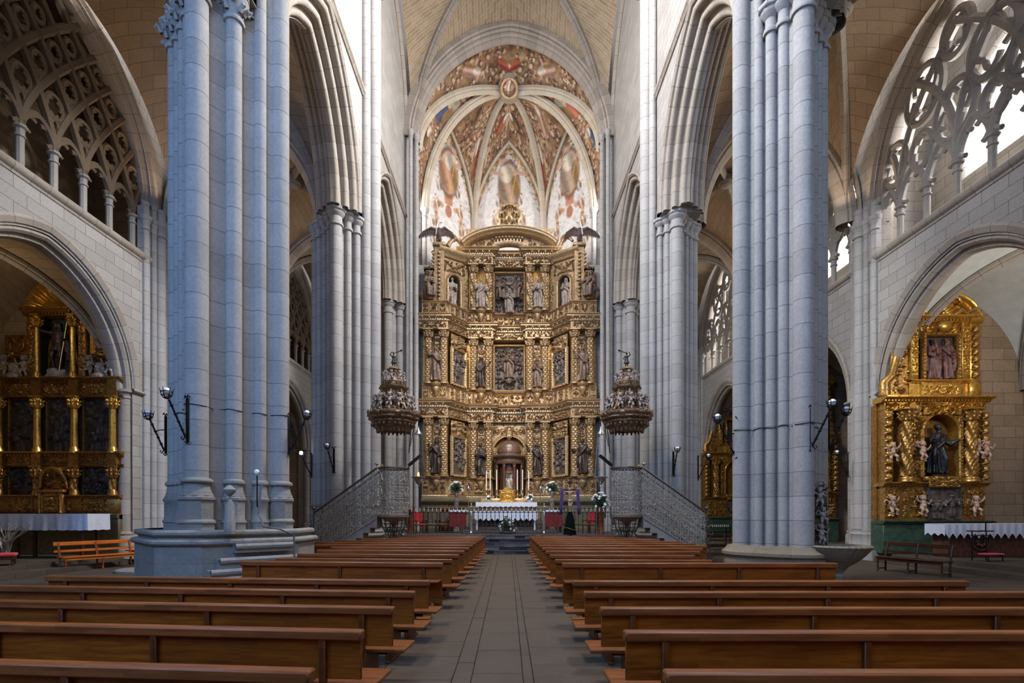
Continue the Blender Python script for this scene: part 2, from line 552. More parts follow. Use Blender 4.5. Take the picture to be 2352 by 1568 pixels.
M['step'] = stone('dark_step_slate', S(48, 46, 52), S(170, 158, 156), S(90, 84, 84), w=.5, h=.172, ms=.002, stain=.2)
M['pavement'] = stone('chancel_pavement', S(126, 112, 108), S(100, 88, 86), S(70, 62, 60), w=.5, h=.5, ms=.004, stain=.3)
M['carpet'] = simple('patterned_carpet', S(132, 112, 96), S(86, 70, 60), 14, .9)
M['mural'] = painted('mural_painting')
M['green'] = simple('green_marbled_paint', S(62, 88, 66), S(36, 54, 42), 5, .6)
M['speaker'] = simple('grey_plastic', S(150, 152, 158), None, rough=.5)
M['cable'] = simple('grey_cable', S(96, 94, 92), None, rough=.6)
M['picture'] = painted('panel_painting', .4)
# ---------------------------------------------------------------- plan constants
PY = [4.1, 13.5, 22.9, 32.3]          # pier lines
NX = 5.82                              # clear half width of the nave
AX = 15.0                              # aisle outer wall
SPR = 14.5                             # arcade springing
CAPZ = 13.85
VZ = 24.8                              # nave vault springing
trim_no = [0]; win_no = [0]; wall_no = [0]


def trim(mb, mat, angle=38):
    trim_no[0] += 1
    return struct(mb.build('trim_%d' % trim_no[0], mat, None, angle))


# ---------------------------------------------------------------- floor
fl = MB()
rr = random.Random(3)
xs = [-1.62, -.74, -.52, .08, .2, 1.2]
for i in range(len(xs) - 1):
    y = 0.0 + rr.random() * .4
    wide = xs[i + 1] - xs[i]
    while y < 25.2:
        L = rr.uniform(.75, 1.25) if wide > .4 else rr.uniform(1.1, 1.7)
        z = rr.uniform(-.002, .004)
        fl.cbox(xs[i] + .003, xs[i + 1] - .003, y + .007, min(y + L, 25.3) - .007, -.08, z, .008)
        y += L
FLOOR = struct(fl.build('floor', M['slab']))
f2 = MB()
for x0, x1 in ((-24, -1.62), (1.2, 24)):
    f2.quad((x0, -9, 0), (x1, -9, 0), (x1, 44, 0), (x0, 44, 0))
f2.quad((-1.62, 25.3, 0), (1.2, 25.3, 0), (1.2, 44, 0), (-1.62, 44, 0))
f2.quad((-2.2, -9, -.03), (1.8, -9, -.03), (1.8, 25.9, -.03), (-2.2, 25.9, -.03))
struct(f2.build('floor_stone', M['floor']))


# ---------------------------------------------------------------- clustered piers
def ring(r, z, b=.05):
    return [(r, z - b), (r + b * .8, z - b * .6), (r + b, z), (r + b * .8, z + b * .6), (r, z + b)]


def capital_mb(x, y, r, rich, seed):
    mb = MB()
    z = CAPZ
    prof = [(r, z - .06), (r + .05, z - .05), (r + .065, z), (r + .05, z + .05), (r + .01, z + .06)]
    if rich:
        prof += [(r + .02, z + .12), (r + .07, z + .3), (r + .15, z + .46), (r + .16, z + .5), (r + .1, z + .5)]
    else:
        prof += [(r + .01, z + .3), (r + .1, z + .4), (r + .12, z + .44), (r + .13, z + .5), (r + .1, z + .5)]
    mb.lathe(prof, 14, (x, y, 0))
    mb.lathe([(r + .16, z + .5), (r + .19, z + .53), (r + .19, z + .62), (r + .1, z + .66)], 8, (x, y, 0))
    if rich:
        q = random.Random(seed)
        for k in range(9):
            a = 2 * PI * k / 9 + q.random() * .3
            zz = z + .14 + .17 * (k % 2)
            rr_ = r + .05 + .07 * (k % 2)
            p0 = Vector((x + rr_ * math.cos(a), y + rr_ * math.sin(a), zz))
            o = Vector((math.cos(a), math.sin(a), 0))
            mb.tube([p0, p0 + o * .05 + Vector((0, 0, .1)), p0 + o * .12 + Vector((0, 0, .16)), p0 + o * .15 + Vector((0, 0, .1)), p0 + o * .11 + Vector((0, 0, .07))],
                    [.05, .06, .05, .04, .02], 6)
    return mb


def pedestal_mb(x, y, r, z0, z1, z2):
    """octagonal shaft base: plinth, drum, bell and roll"""
    mb = MB()
    h = z1 - z0
    mb.lathe([(r * 1.55, z0), (r * 1.55, z0 + h * .28), (r * 1.7, z0 + h * .3), (r * 1.7, z0 + h * .34), (r * 1.45, z0 + h * .4), (r * 1.45, z0 + h * .86),
              (r * 1.62, z0 + h * .9), (r * 1.62, z0 + h * .96), (r * 1.42, z0 + h)], 8, (x, y, 0))
    d = z2 - z1
    mb.lathe([(r * 1.42, z1), (r * 1.15, z1 + d * .35), (r * 1.06, z1 + d * .6), (r * 1.06, z1 + d * .68), (r * 1.34, z1 + d * .74), (r * 1.38, z1 + d * .82), (r * 1.3, z1 + d * .92), (r, z2)],
             16, (x, y, 0))
    return mb


def pier(label, cx, cy, R, shafts, top_nave, kind):
    """shafts: (dx, dy, r, tall?)   kind: 'stepped', 'round', 'plain'"""
    p = thing('clustered_pillar', label, 'pillar', (cx, cy, 0), kind='thing', group=None)
    z0 = {'stepped': 1.5, 'round': 1.08, 'plain': 1.3}[kind]
    core = MB()
    c = R * .94
    plan = []
    for k in range(4):
        a = k * PI / 2
        d = Vector((math.cos(a), math.sin(a), 0)); e = Vector((-d.y, d.x, 0))
        for u, v in ((.96, -.07), (.96, .07), (.82, .08), (.77, .13), (.50, .37), (.44, .44)):
            q = d * (u * c) + e * (v * c)
            plan.append((cx + q.x, cy + q.y))
    core.prism(plan, z0 - .1, top_nave)
    core.uv = [None if u is None else (.225, u[1]) for u in core.uv]
    core.build('core', M['shaft'], p, world=True)
    for i, (dx, dy, r, tall) in enumerate(shafts):
        x, y = cx + dx, cy + dy
        mb = MB()
        zt = VZ if tall else CAPZ
        zs = 2.72 if kind == 'stepped' else (z0 + .02 if kind == 'round' else 2.3)
        mb.lathe([(r, zs - .05), (r, zt)], 18, (x, y, 0), cap=False)
        mb.build('shaft', M['shaft'], p, world=True)
        if tall:
            cm = capital_mb(x, y, r, False, i)
            cm.v = [(a, b, cc + VZ - CAPZ) for a, b, cc in cm.v]
        else:
            cm = capital_mb(x, y, r, kind in ('stepped',) , i)
        cm.build('capital', M['shaft'], p, world=True)
        if kind == 'stepped':
            pedestal_mb(x, y, r, 1.42, 2.32, 2.74).build('pedestal', M['base'], p, world=True)
        elif kind == 'plain':
            pedestal_mb(x, y, r, 1.1, 1.95, 2.34).build('pedestal', M['base'], p, world=True)
    b = MB()
    if kind == 'stepped':
        for rad, za, zb in ((1.42, 0, .3), (1.36, .3, 1.3), (1.3, 1.3, 1.5)):
            w = R * rad
            pl = [(w, -.35 * R), (w, .35 * R), (.35 * R, w), (-.35 * R, w), (-w, .35 * R), (-w, -.35 * R), (-.35 * R, -w), (.35 * R, -w)]
            b.prism([(cx + u, cy + v) for u, v in pl], za, zb)
            loop = [(cx + u, cy + v, zb - .04) for u, v in pl]
            b.sweep(loop, [(-.05, -.07), (.05, -.06), (.085, -.02), (.085, .03), (.05, .07), (-.05, .08)], (0, 0, 1), closed=True)
        # the broken steps of an older base along the front face
        d = Vector((.70, .70, 0)).normalized(); n = Vector((d.y, -d.x, 0))
        for k, (wd, za, zb, off) in enumerate(((2.3, 0, .5, .5), (2.0, .5, .66, .38), (1.8, .66, .9, .3), (1.3, 1.02, 1.2, .2))):
            o = Vector((cx, cy, 0)) + n * (R * 1.2) + d * (.1 * k - .1)
            pts = [o - d * wd / 2 + n * off, o + d * wd / 2 + n * off, o + d * wd / 2 - n * .2, o - d * wd / 2 - n * .2]
            b.prism([(q.x, q.y) for q in pts], za, zb)
            b.tube([pts[0] + Vector((0, 0, zb - .04)), pts[1] + Vector((0, 0, zb - .04))], .07, 8)
    elif kind == 'round':
        pl = []
        for dx, dy, r, t in shafts:
            pass
        n = 24
        def plan_r(f):
            return [(cx + R * f * math.cos(2 * PI * k / n) * (1.0 + .06 * math.cos(8 * PI * k / n)), cy + R * f * math.sin(2 * PI * k / n) * (1.0 + .06 * math.cos(8 * PI * k / n))) for k in range(n)]
        b.prism(plan_r(1.16), 0, .92)
        b.sweep([(u, v, 0) for u, v in plan_r(1.1)], [(-.1, .78), (.05, .8), (.13, .88), (.13, .95), (.06, 1.0), (.03, 1.03), (-.02, 1.1), (-.2, 1.12)], (0, 0, 1), closed=True)
        b.sweep([(u, v, 0) for u, v in plan_r(1.2)], [(-.1, .0), (.06, .0), (.06, .28), (-.05, .36)], (0, 0, 1), closed=True)
    else:
        for rad, za, zb in ((1.32, 0, .35), (1.22, .35, 1.0), (1.12, 1.0, 1.15)):
            w = R * rad
            pl = [(w, -.32 * R), (w, .32 * R), (.32 * R, w), (-.32 * R, w), (-w, .32 * R), (-w, -.32 * R), (-.32 * R, -w), (.32 * R, -w)]
            b.prism([(cx + u, cy + v) for u, v in pl], za, zb)
            b.sweep([(cx + u, cy + v, zb) for u, v in pl], [(-.05, -.08), (.04, -.07), (.07, 0), (.04, .06), (-.05, .08)], (0, 0, 1), closed=True)
    b.build('base', M['basebrown'] if kind == 'round' else M['base'], p, world=True)
    return p


def edge(v0, v1, t): return (v0[0] + (v1[0] - v0[0]) * t, v0[1] + (v1[1] - v0[1]) * t)


def shaft_set(R, s, big, front, near, backs):
    """s: side (-1 left, +1 right).  Returns shafts of a diamond-plan pier; nave side is -s in x."""
    c = R * .9
    N = (-s * c, 0); F = (0, -c); A = (s * c, 0); B = (0, c)
    out = [(N[0], N[1], big, True), (F[0], F[1], front, False), (A[0], A[1], big * .8, False), (B[0], B[1], front, False)]
    for t, r, tall in near:
        out.append((*edge(F, N, t), r, tall)); out.append((*edge(B, N, t), r, tall))
    for t, r in backs:
        out.append((*edge(F, A, t), r, False)); out.append((*edge(B, A, t), r, False))
    return out


PIER = {}
PIER['L1'] = pier('huge grey clustered pillar on broken stepped base left of the pews', -7.33, 13.5, 1.5,
                  shaft_set(1.5, -1, .22, .25, [(.42, .18, False), (.74, .15, True)], [(.35, .13), (.6, .12), (.82, .12)]), 15, 'stepped')
PIER['R1'] = pier('pale clustered pillar with round moulded base beside the shell font', 6.96, 13.5, 1.15,
                  shaft_set(1.15, 1, .2, .23, [(.3, .12, False), (.5, .12, False), (.7, .11, True)], [(.3, .09), (.55, .1), (.8, .11)]), 15, 'round')
PIER['L2'] = pier('clustered pillar behind the left pulpit stairs', -7.2, 22.9, 1.42,
                  shaft_set(1.42, -1, .26, .24, [(.3, .13, False), (.52, .14, False), (.76, .2, True)], [(.3, .14), (.55, .13), (.8, .16)]), 15, 'plain')
PIER['R2'] = pier('clustered pillar behind the right pulpit stairs', 6.98, 22.9, 1.16,
                  shaft_set(1.16, 1, .24, .24, [(.3, .11, False), (.52, .11, False), (.76, .15, True)], [(.3, .1), (.55, .11), (.8, .13)]), 15, 'plain')
PIER['L3'] = pier('weathered clustered pillar beside the altarpiece, behind the left pulpit canopy', -7.2, 32.3, 1.4,
                  shaft_set(1.4, -1, .25, .26, [(.45, .2, False), (.76, .17, True)], [(.3, .16), (.65, .14)]), 15, 'plain')
PIER['R3'] = pier('weathered clustered pillar beside the altarpiece, behind the right pulpit canopy', 7.2, 32.3, 1.4,
                  shaft_set(1.4, 1, .25, .26, [(.45, .2, False), (.76, .17, True)], [(.3, .16), (.65, .14)]), 15, 'plain')


# ---------------------------------------------------------------- nave walls with arcade arches
def order_profile(n, step, deep, lip=.12):
    """stepped and rolled arch moulding, p outward, q into the wall"""
    pr = [(lip + .05, -.01), (lip + .05, -.1), (lip - .04, -.12), (0, -.05), (0, .03)]
    for k in range(n):
        p0, q0 = -step * k, .05 + deep * k
        A = Vector((p0 - step * .06, q0)); B = Vector((p0 - step * .72, q0 + deep * .55))
        m = (A + B) / 2; r = (B - A).length / 2; d = (B - A).normalized(); nrm = Vector((d.y, -d.x))
        if nrm.x + nrm.y > 0: nrm = -nrm
        for j in range(7):
            t = PI * j / 6
            pr.append(tuple(m - d * r * math.cos(t) + nrm * r * math.sin(t) * .95))
        pr.append((p0 - step * .62, q0 + deep * .85)); pr.append((p0 - step, q0 + deep))
    return pr


ARA, ARH = 3.62, 5.1
for s, nm in ((-1, 'left'), (1, 'right')):
    w = MB(); a_m = MB()
    X = s * 6.35; XB = s * 8.0
    ys = sorted(set([PY[0] - 3, PY[-1]] + [PY[k] for k in range(4)] +
                    [(PY[k] + PY[k + 1]) / 2 + ARA * math.sin(-PI / 2 + PI * i / 32) for k in range(3) for i in range(33)]))
    def zlo(y):
        for k in range(3):
            yc = (PY[k] + PY[k + 1]) / 2
            if abs(y - yc) < ARA - 1e-6: return arch_z(y, yc, ARA, SPR, ARH)
        return SPR
    for XX, zt in ((X, 21.5), (XB, 21.5)):
        rows = [[(XX, y, zlo(y)) for y in ys], [(XX, y, zt) for y in ys]]
        uvs = [[(y, zlo(y)) for y in ys], [(y, zt) for y in ys]]
        w.grid(rows, uvs)
    # clerestory stage: unseen window openings added in two nearer bays for fill light
    for ya, yb, za, zb in ((-6, 6.6, 21.5, 33.2), (11, 16.7, 21.5, 33.2), (19.7, PY[-1], 21.5, 33.2), (6.6, 11, 28.5, 33.2), (16.7, 19.7, 28.5, 33.2)):
        w.quad((X, ya, za), (X, yb, za), (X, yb, zb), (X, ya, zb), [(ya, za), (yb, za), (yb, zb), (ya, zb)])
    for ya, yb in ((6.6, 11), (16.7, 19.7)):
        w.quad((X, ya, 21.5), (XB, ya, 21.5), (XB, ya, 28.5), (X, ya, 28.5)); w.quad((X, yb, 21.5), (XB, yb, 21.5), (XB, yb, 28.5), (X, yb, 28.5))
        w.quad((X, ya, 21.5), (X, yb, 21.5), (XB, yb, 21.5), (XB, ya, 21.5)); w.quad((X, ya, 28.5), (X, yb, 28.5), (XB, yb, 28.5), (XB, ya, 28.5))
    # underside above the piers
    for k in range(4):
        w.box(min(X, XB), max(X, XB), PY[k] - 1.12, PY[k] + 1.12, SPR - .02, SPR + .3)
    struct(w.build('wall_nave_' + nm, M['stone']))
    for k in range(3):
        yc = (PY[k] + PY[k + 1]) / 2
        path = [(X, yc + y, SPR + z) for y, z in pointed(ARA, ARH, 16)]
        half = order_profile(3, .26, .28)
        prof = [(p, s * q) for p, q in half] + [(p, s * (1.65 - q)) for p, q in half[::-1]]
        a_m.sweep(path, prof, (1, 0, 0))
    trim(a_m, M['arch'])
    st = MB()
    st.sweep([(X, 1, 20.0), (X, PY[-1] - .2, 20.0)], [(-.1, -.16), (.06, -.16), (.1, -.1), (.16, -.06), (.16, .04), (.05, .12), (-.1, .14)], (0, 0, 1), flip=False)
    if s > 0:
        st = MB()
        st.sweep([(X, PY[-1] - .2, 20.0), (X, 1, 20.0)][::1], [(-.1, -.16), (.06, -.16), (.1, -.1), (.16, -.06), (.16, .04), (.05, .12), (-.1, .14)], (0, 0, 1))
    trim(st, M['arch'])


# ---------------------------------------------------------------- vault helpers
def rib_curve(P, B, zs, zb, n=18):
    """quarter ellipse from springing P (x, y) to boss B (x, y)"""
    out = []
    for i in range(n + 1):
        f = PI / 2 * i / n
        t = 1 - math.cos(f)
        out.append(Vector((P[0] + (B[0] - P[0]) * t, P[1] + (B[1] - P[1]) * t, zs + (zb - zs) * math.sin(f))))
    return out


def half_arch(P, Q, zs, h, n=18):
    """from springing P to the apex midway to Q"""
    a = math.hypot(Q[0] - P[0], Q[1] - P[1]) / 2
    pts = pointed(a, h, n)[n::-1][::-1][:n + 1]
    out = []
    for x, z in pts:
        t = (a - x) / (2 * a)
        out.append(Vector((P[0] + (Q[0] - P[0]) * t, P[1] + (Q[1] - P[1]) * t, zs + z)))
    return out


def web(mb, ca, cb, nu=6, bulge=.15, up=(0, 0, 1)):
    rows = []; uvs = []
    L = 0
    for i in range(len(ca)):
        if i: L += ((ca[i] - ca[i - 1]).length + (cb[i] - cb[i - 1]).length) / 2
        W = (cb[i] - ca[i]).length
        r = []; u = []
        for j in range(nu + 1):
            t = j / nu
            p = ca[i].lerp(cb[i], t); p = p + Vector(up) * (bulge * 4 * t * (1 - t) * min(1, W / 3))
            r.append(tuple(p)); u.append((W * t, L))
        rows.append(r); uvs.append(u)
    mb.grid(rows, uvs)


def rib_profile(w, d):
    return [(.0, -w), (-d * .35, -w), (-d * .5, -w * .62), (-d * .62, -w * .7), (-d * .85, -w * .42), (-d, 0), (-d * .85, w * .42), (-d * .62, w * .7), (-d * .5, w * .62), (-d * .35, w), (0, w)]


def rib(mb, curve, w=.17, d=.42):
    """moulded rib hanging below its curve (curve lies in a vertical plane)"""
    h = Vector((curve[-1].x - curve[0].x, curve[-1].y - curve[0].y, 0))
    if h.length < 1e-6: return
    h.normalize()
    W = Vector((-h.y, h.x, 0))
    t0 = (curve[1] - curve[0])
    # outward of the vault = T x W must point up/out
    out = t0.cross(W)
    mid = curve[len(curve) // 2]
    if out.dot(-h) < 0: W = -W
    mb.sweep([tuple(p) for p in curve], rib_profile(w, d), W)


def vault(nameweb, x0, x1, y0, y1, zs, zb, hx, hy, matw, matr, rw=.16, rd=.4, boss=True, lift=.25, skip_ribs=False):
    wb = MB(); rb = MB()
    B = ((x0 + x1) / 2, (y0 + y1) / 2)
    cs = [(x0, y0), (x1, y0), (x1, y1), (x0, y1)]
    for i in range(4):
        P, Q, O = cs[i], cs[(i + 1) % 4], cs[i - 1]
        d = rib_curve(P, B, zs, zb)
        up = Vector((0, 0, lift))
        rib(rb, d, rw, rd)
        for T, h in ((Q, hx if i % 2 == 0 else hy), (O, hy if i % 2 == 0 else hx)):
            e = half_arch(P, T, zs, h)
            web(wb, [p + up * 0 for p in d], e)
    struct(wb.build(nameweb, matw))
    if boss:
        rb.lathe([(.02, zb - rd - .2), (.3, zb - rd - .12), (.42, zb - rd), (.42, zb - .1), (.25, zb + .1)], 16, (B[0], B[1], 0))
    trim(rb, matr)


# nave vaults (two bays are outside the picture but close the room)
for k in range(3):
    vault('ceiling_nave' if k == 0 else 'ceiling_nave_bay_%d' % k, -6.0, 6.0, PY[k], PY[k + 1], VZ, 32.6, 6.75, 6.3, M['vault'], M['arch'], .2, .5)
# wall ribs along the clerestory and transverse arches
wr = MB()
for k in range(3):
    yc = (PY[k] + PY[k + 1]) / 2
    for s in (-1, 1):
        path = [(s * 6.32, yc + y, VZ + z) for y, z in pointed(4.5, 6.2, 14)]
        wr.sweep(path, [(.1, -.14), (-.1, -.16), (-.22, -.08), (-.26, 0), (-.22, .08), (-.1, .16), (.1, .14)], (1, 0, 0))
for y in PY[:3]:
    path = [(x, y, VZ + z) for x, z in pointed(5.85, 6.6, 16)]
    wr.sweep(path, [(.1, -.4), (-.2, -.4), (-.35, -.2), (-.5, -.12), (-.55, 0), (-.5, .12), (-.35, .2), (-.2, .4), (.1, .4)], (0, -1, 0))
trim(wr, M['arch'])

# chancel arch
ca = MB()
path = [(x, 32.3, VZ + z) for x, z in pointed(6.05, 6.75, 22)]
half = [(.12, .66), (.04, .68), (-.03, .62), (-.03, .52), (-.1, .56), (-.17, .52), (-.19, .44), (-.15, .38), (-.26, .38), (-.33, .34), (-.36, .27), (-.33, .2), (-.42, .18), (-.5, .12), (-.53, 0)]
pr = [(.5, -.62)] + [(p, -q) for p, q in half] + half[-2::-1] + [(.5, .62)]
ca.sweep(path, pr, (0, -1, 0))
trim(ca, M['arch'])
for s in (-1, 1):      # slender shafts flanking the altarpiece
    sh = MB()
    for x, y, r in ((5.62, 31.62, .13), (5.9, 31.25, .12)):
        sh.lathe([(r * 1.8, .8), (r * 1.8, 1.5), (r * 1.4, 1.6), (r, 1.7), (r, VZ - .4), (r * 1.3, VZ - .36), (r, VZ - .3), (r * 1.5, VZ), (r, VZ + .1)], 14, (s * x, y, 0))
    trim(sh, M['shaft'])

# ---------------------------------------------------------------- aisles
for s, nm in ((-1, 'left'), (1, 'right')):
    xi, xo = s * 8.15, s * 14.75
    mv = M['brown_dim_stone'] if s < 0 else M['vault']
    mv = M['brown_dim_stone']
    lo, hi = min(xi, xo), max(xi, xo)
    for k in range(4):
        y0 = PY[k]; y1 = PY[k + 1] if k < 3 else PY[3] + 9.4
        vault('ceiling_aisle_%s' % nm if k == 0 else 'ceiling_aisle_%s_bay_%d' % (nm, k), lo, hi, y0, y1, SPR, 19.7, 4.9, 5.2, mv, M['arch'], .15, .36)
    ta = MB()
    for y in PY + [PY[3] + 9.4]:
        a = (hi - lo) / 2
        path = [((lo + hi) / 2 + x, y, SPR + z) for x, z in pointed(a, 4.9, 14)]
        half = [(.2, -.45), (-.05, -.45), (-.1, -.36), (-.2, -.38), (-.28, -.28), (-.36, -.22), (-.42, -.1), (-.45, 0)]
        ta.sweep(path, half + [(p, -q) for p, q in half[-2::-1]], (0, -1, 0))
    trim(ta, M['arch'])

# ---------------------------------------------------------------- aisle outer walls: side chapels below, tracery screens above
CH_A, CH_S, CH_H = 3.75, 6.75, 4.2         # chapel arch half span, springing, rise
WI_A, WI_S, WI_H = 4.25, 14.6, 5.3        # tracery opening
SILL = 12.45
CHC = {-1: [17.0, 26.4, 35.8], 1: [17.55, 26.95, 36.35]}     # chapel centres
WIC = {-1: [17.6, 27.0, 36.4], 1: [17.3, 26.7, 36.1]}       # tracery centres


def foil(mb, c, r, n, X, thick, rot=0.0, sy=1.0, lobes=True):
    """circle with n cusped foils, lying in the wall plane"""
    def P(a, rad): return (X, c[0] + rad * math.cos(a) * sy, c[1] + rad * math.sin(a))
    ring_ = [P(2 * PI * k / 28, r) for k in range(28)]
    mb.tube(ring_, thick, 6, closed=True)
    if lobes:
        for k in range(n):
            a0 = rot + 2 * PI * k / n
            pts = []
            rl = r * math.sin(PI / n) * .86; d = r * .98 - rl
            for j in range(13):
                b = a0 + (-1 + 2 * j / 12) * 2.05
                pts.append((X, c[0] + (d * math.cos(a0) + rl * math.cos(b)) * sy, c[1] + d * math.sin(a0) + rl * math.sin(b)))
            mb.tube(pts, thick * .72, 6)


def trefoil_head(mb, y0, y1, z, X, thick, rise):
    yc, a = (y0 + y1) / 2, (y1 - y0) / 2
    mb.tube([(X, yc + y, z + zz) for y, zz in pointed(a, rise, 8)], thick, 6)
    for sgn in (-1, 1):
        pts = []
        for j in range(9):
            b = -PI * .45 + PI * 1.15 * j / 8
            pts.append((X, yc + sgn * (a * .42 + a * .5 * math.cos(b)), z + .02 + rise * .36 + rise * .34 * math.sin(b)))
        mb.tube(pts, thick * .62, 6)


def colonnette(mb, y, X, z0, z1, r=.1):
    mb.lathe([(r * 1.9, z0), (r * 1.9, z0 + .1), (r * 1.5, z0 + .14), (r * 1.55, z0 + .2), (r * 1.15, z0 + .25), (r, z0 + .28), (r, z1 - .34), (r * 1.35, z1 - .32), (r * 1.35, z1 - .27), (r * 1.05, z1 - .24),
              (r * 1.1, z1 - .08), (r * 1.7, z1 - .03), (r * 1.75, z1 + .03)], 8, (X, y, 0))


def window(s, yc, dense, back_open):
    win_no[0] += 1
    X = s * (AX + .35)
    W = struct(link('window_%d' % win_no[0], bpy.data.meshes.new('frame')))
    fr = MB()
    path = [(s * AX, yc + y, WI_S + z) for y, z in pointed(WI_A, WI_H, 16)]
    path = [(s * AX, yc + WI_A, SILL)] + path + [(s * AX, yc - WI_A, SILL)]
    pr = [(.3, -.08), (.26, -.14), (.1, -.12), (.05, 0), (-.02, .1), (-.1, .06), (-.17, .16), (-.25, .14), (-.3, .26), (-.3, .5), (-.17, .58), (-.1, .7), (0, .8), (0, 1.0)]
    fr.sweep(path, [(p, s * q) for p, q in pr], (1, 0, 0))
    me = fr.mesh('window_frame'); me.materials.append(M['arch']); W.data = me
    tr = MB(); T = .14 if s > 0 else .13
    def top(y): return arch_z(y, yc, WI_A - .2, WI_S, WI_H - .2)
    if s > 0:
        col = [yc + 1.3 * (k - 3) + .65 for k in range(0, 6)]
        ends = [yc - WI_A + .05] + col + [yc + WI_A - .05]
        for y in col:
            c = MB(); colonnette(c, y, X, SILL, 13.95, .115); c.build('colonnette', M['tracery'], W)
        for k in range(len(ends) - 1):
            trefoil_head(tr, ends[k], ends[k + 1], 13.95 if 0 < k < len(ends) - 2 else 13.7, X, T, 1.15)
        # ellipse foils stacked like the leaves of the flamboyant screen
        spec = [(3.45, 15.75, .78, 4, .8, .4), (2.05, 17.45, .98, 4, .84, .2), (.72, 15.85, .95, 4, .85, .6), (.65, 18.45, .72, 4, .8, 0), (-.72, 16.9, 1.0, 4, .85, .9),
                (-2.05, 15.6, .95, 4, .85, .4), (-1.75, 18.0, .66, 4, .82, .2), (-3.4, 16.2, .8, 4, .8, .3), (2.15, 15.45, .62, 3, .8, .5), (-.75, 15.1, .55, 3, .8, .5)]
        for dy, z, r, n, sy, rot in spec:
            foil(tr, (yc + dy, z), r, n, X, T * .95, rot, sy)
        # main flowing bars
        for k in range(len(ends) - 1):
            y = ends[k]
            for sg in (-1, 1):
                pts = []
                for j in range(15):
                    t = j / 14
                    yy = y + sg * (2.7 * t * t); zz = 14.3 + 4.6 * t ** .85
                    if abs(yy - yc) > WI_A - .15 or zz > top(yy): break
                    pts.append((X, yy, zz))
                if len(pts) > 3 and k % 2 == 0: tr.tube(pts, T * 1.05, 6)
    else:
        col = [yc - .05 + 1.22 * k for k in range(-3, 4)]
        ends = [yc - WI_A + .05] + col + [yc + WI_A - .05]
        for y in col:
            c = MB(); colonnette(c, y, X, SILL, 14.0, .115); c.build('colonnette', M['tracery'], W)
        for k in range(len(ends) - 1):
            trefoil_head(tr, ends[k], ends[k + 1], 14.0, X, T * .95, .8)
        # net of crossing curved bars with cusps
        for k in range(len(ends)):
            y = ends[k]
            for sg in (-1, 1):
                pts = []
                for j in range(21):
                    t = j / 20
                    yy = y + sg * (.25 * t + 3.4 * t ** 1.5); zz = 14.2 + 5.2 * t
                    if abs(yy - yc) > WI_A - .1 or zz > top(yy): break
                    pts.append((X, yy, zz))
                if len(pts) > 3:
                    tr.tube(pts, T * 1.1, 6)
                    for q in range(3, len(pts) - 2, 4):
                        p = Vector(pts[q]); d = (Vector(pts[q + 1]) - p).normalized()
                        nn = Vector((0, -d.z, d.y)) * sg
                        tr.tube([p - d * .25, p + nn * .12, p + nn * .28 + d * .05, p + nn * .12 + d * .12, p + d * .3], [T * .6, T * .7, T * .45, T * .6, T * .6], 6)
        for k in range(len(ends)):
            for dy, z, r in ((0, 15.55, .4), (.61, 16.55, .33), (0, 17.4, .29), (.61, 18.1, .25)):
                y = ends[k] + dy
                if abs(y - yc) < WI_A - .4 and z + r < top(y) - .1: foil(tr, (y, z), r, 3, X, T * .62, PI / 2, .85)
    tr.build('tracery', M['tracery'] if s > 0 else M['tracery_dim'], W)
    return W


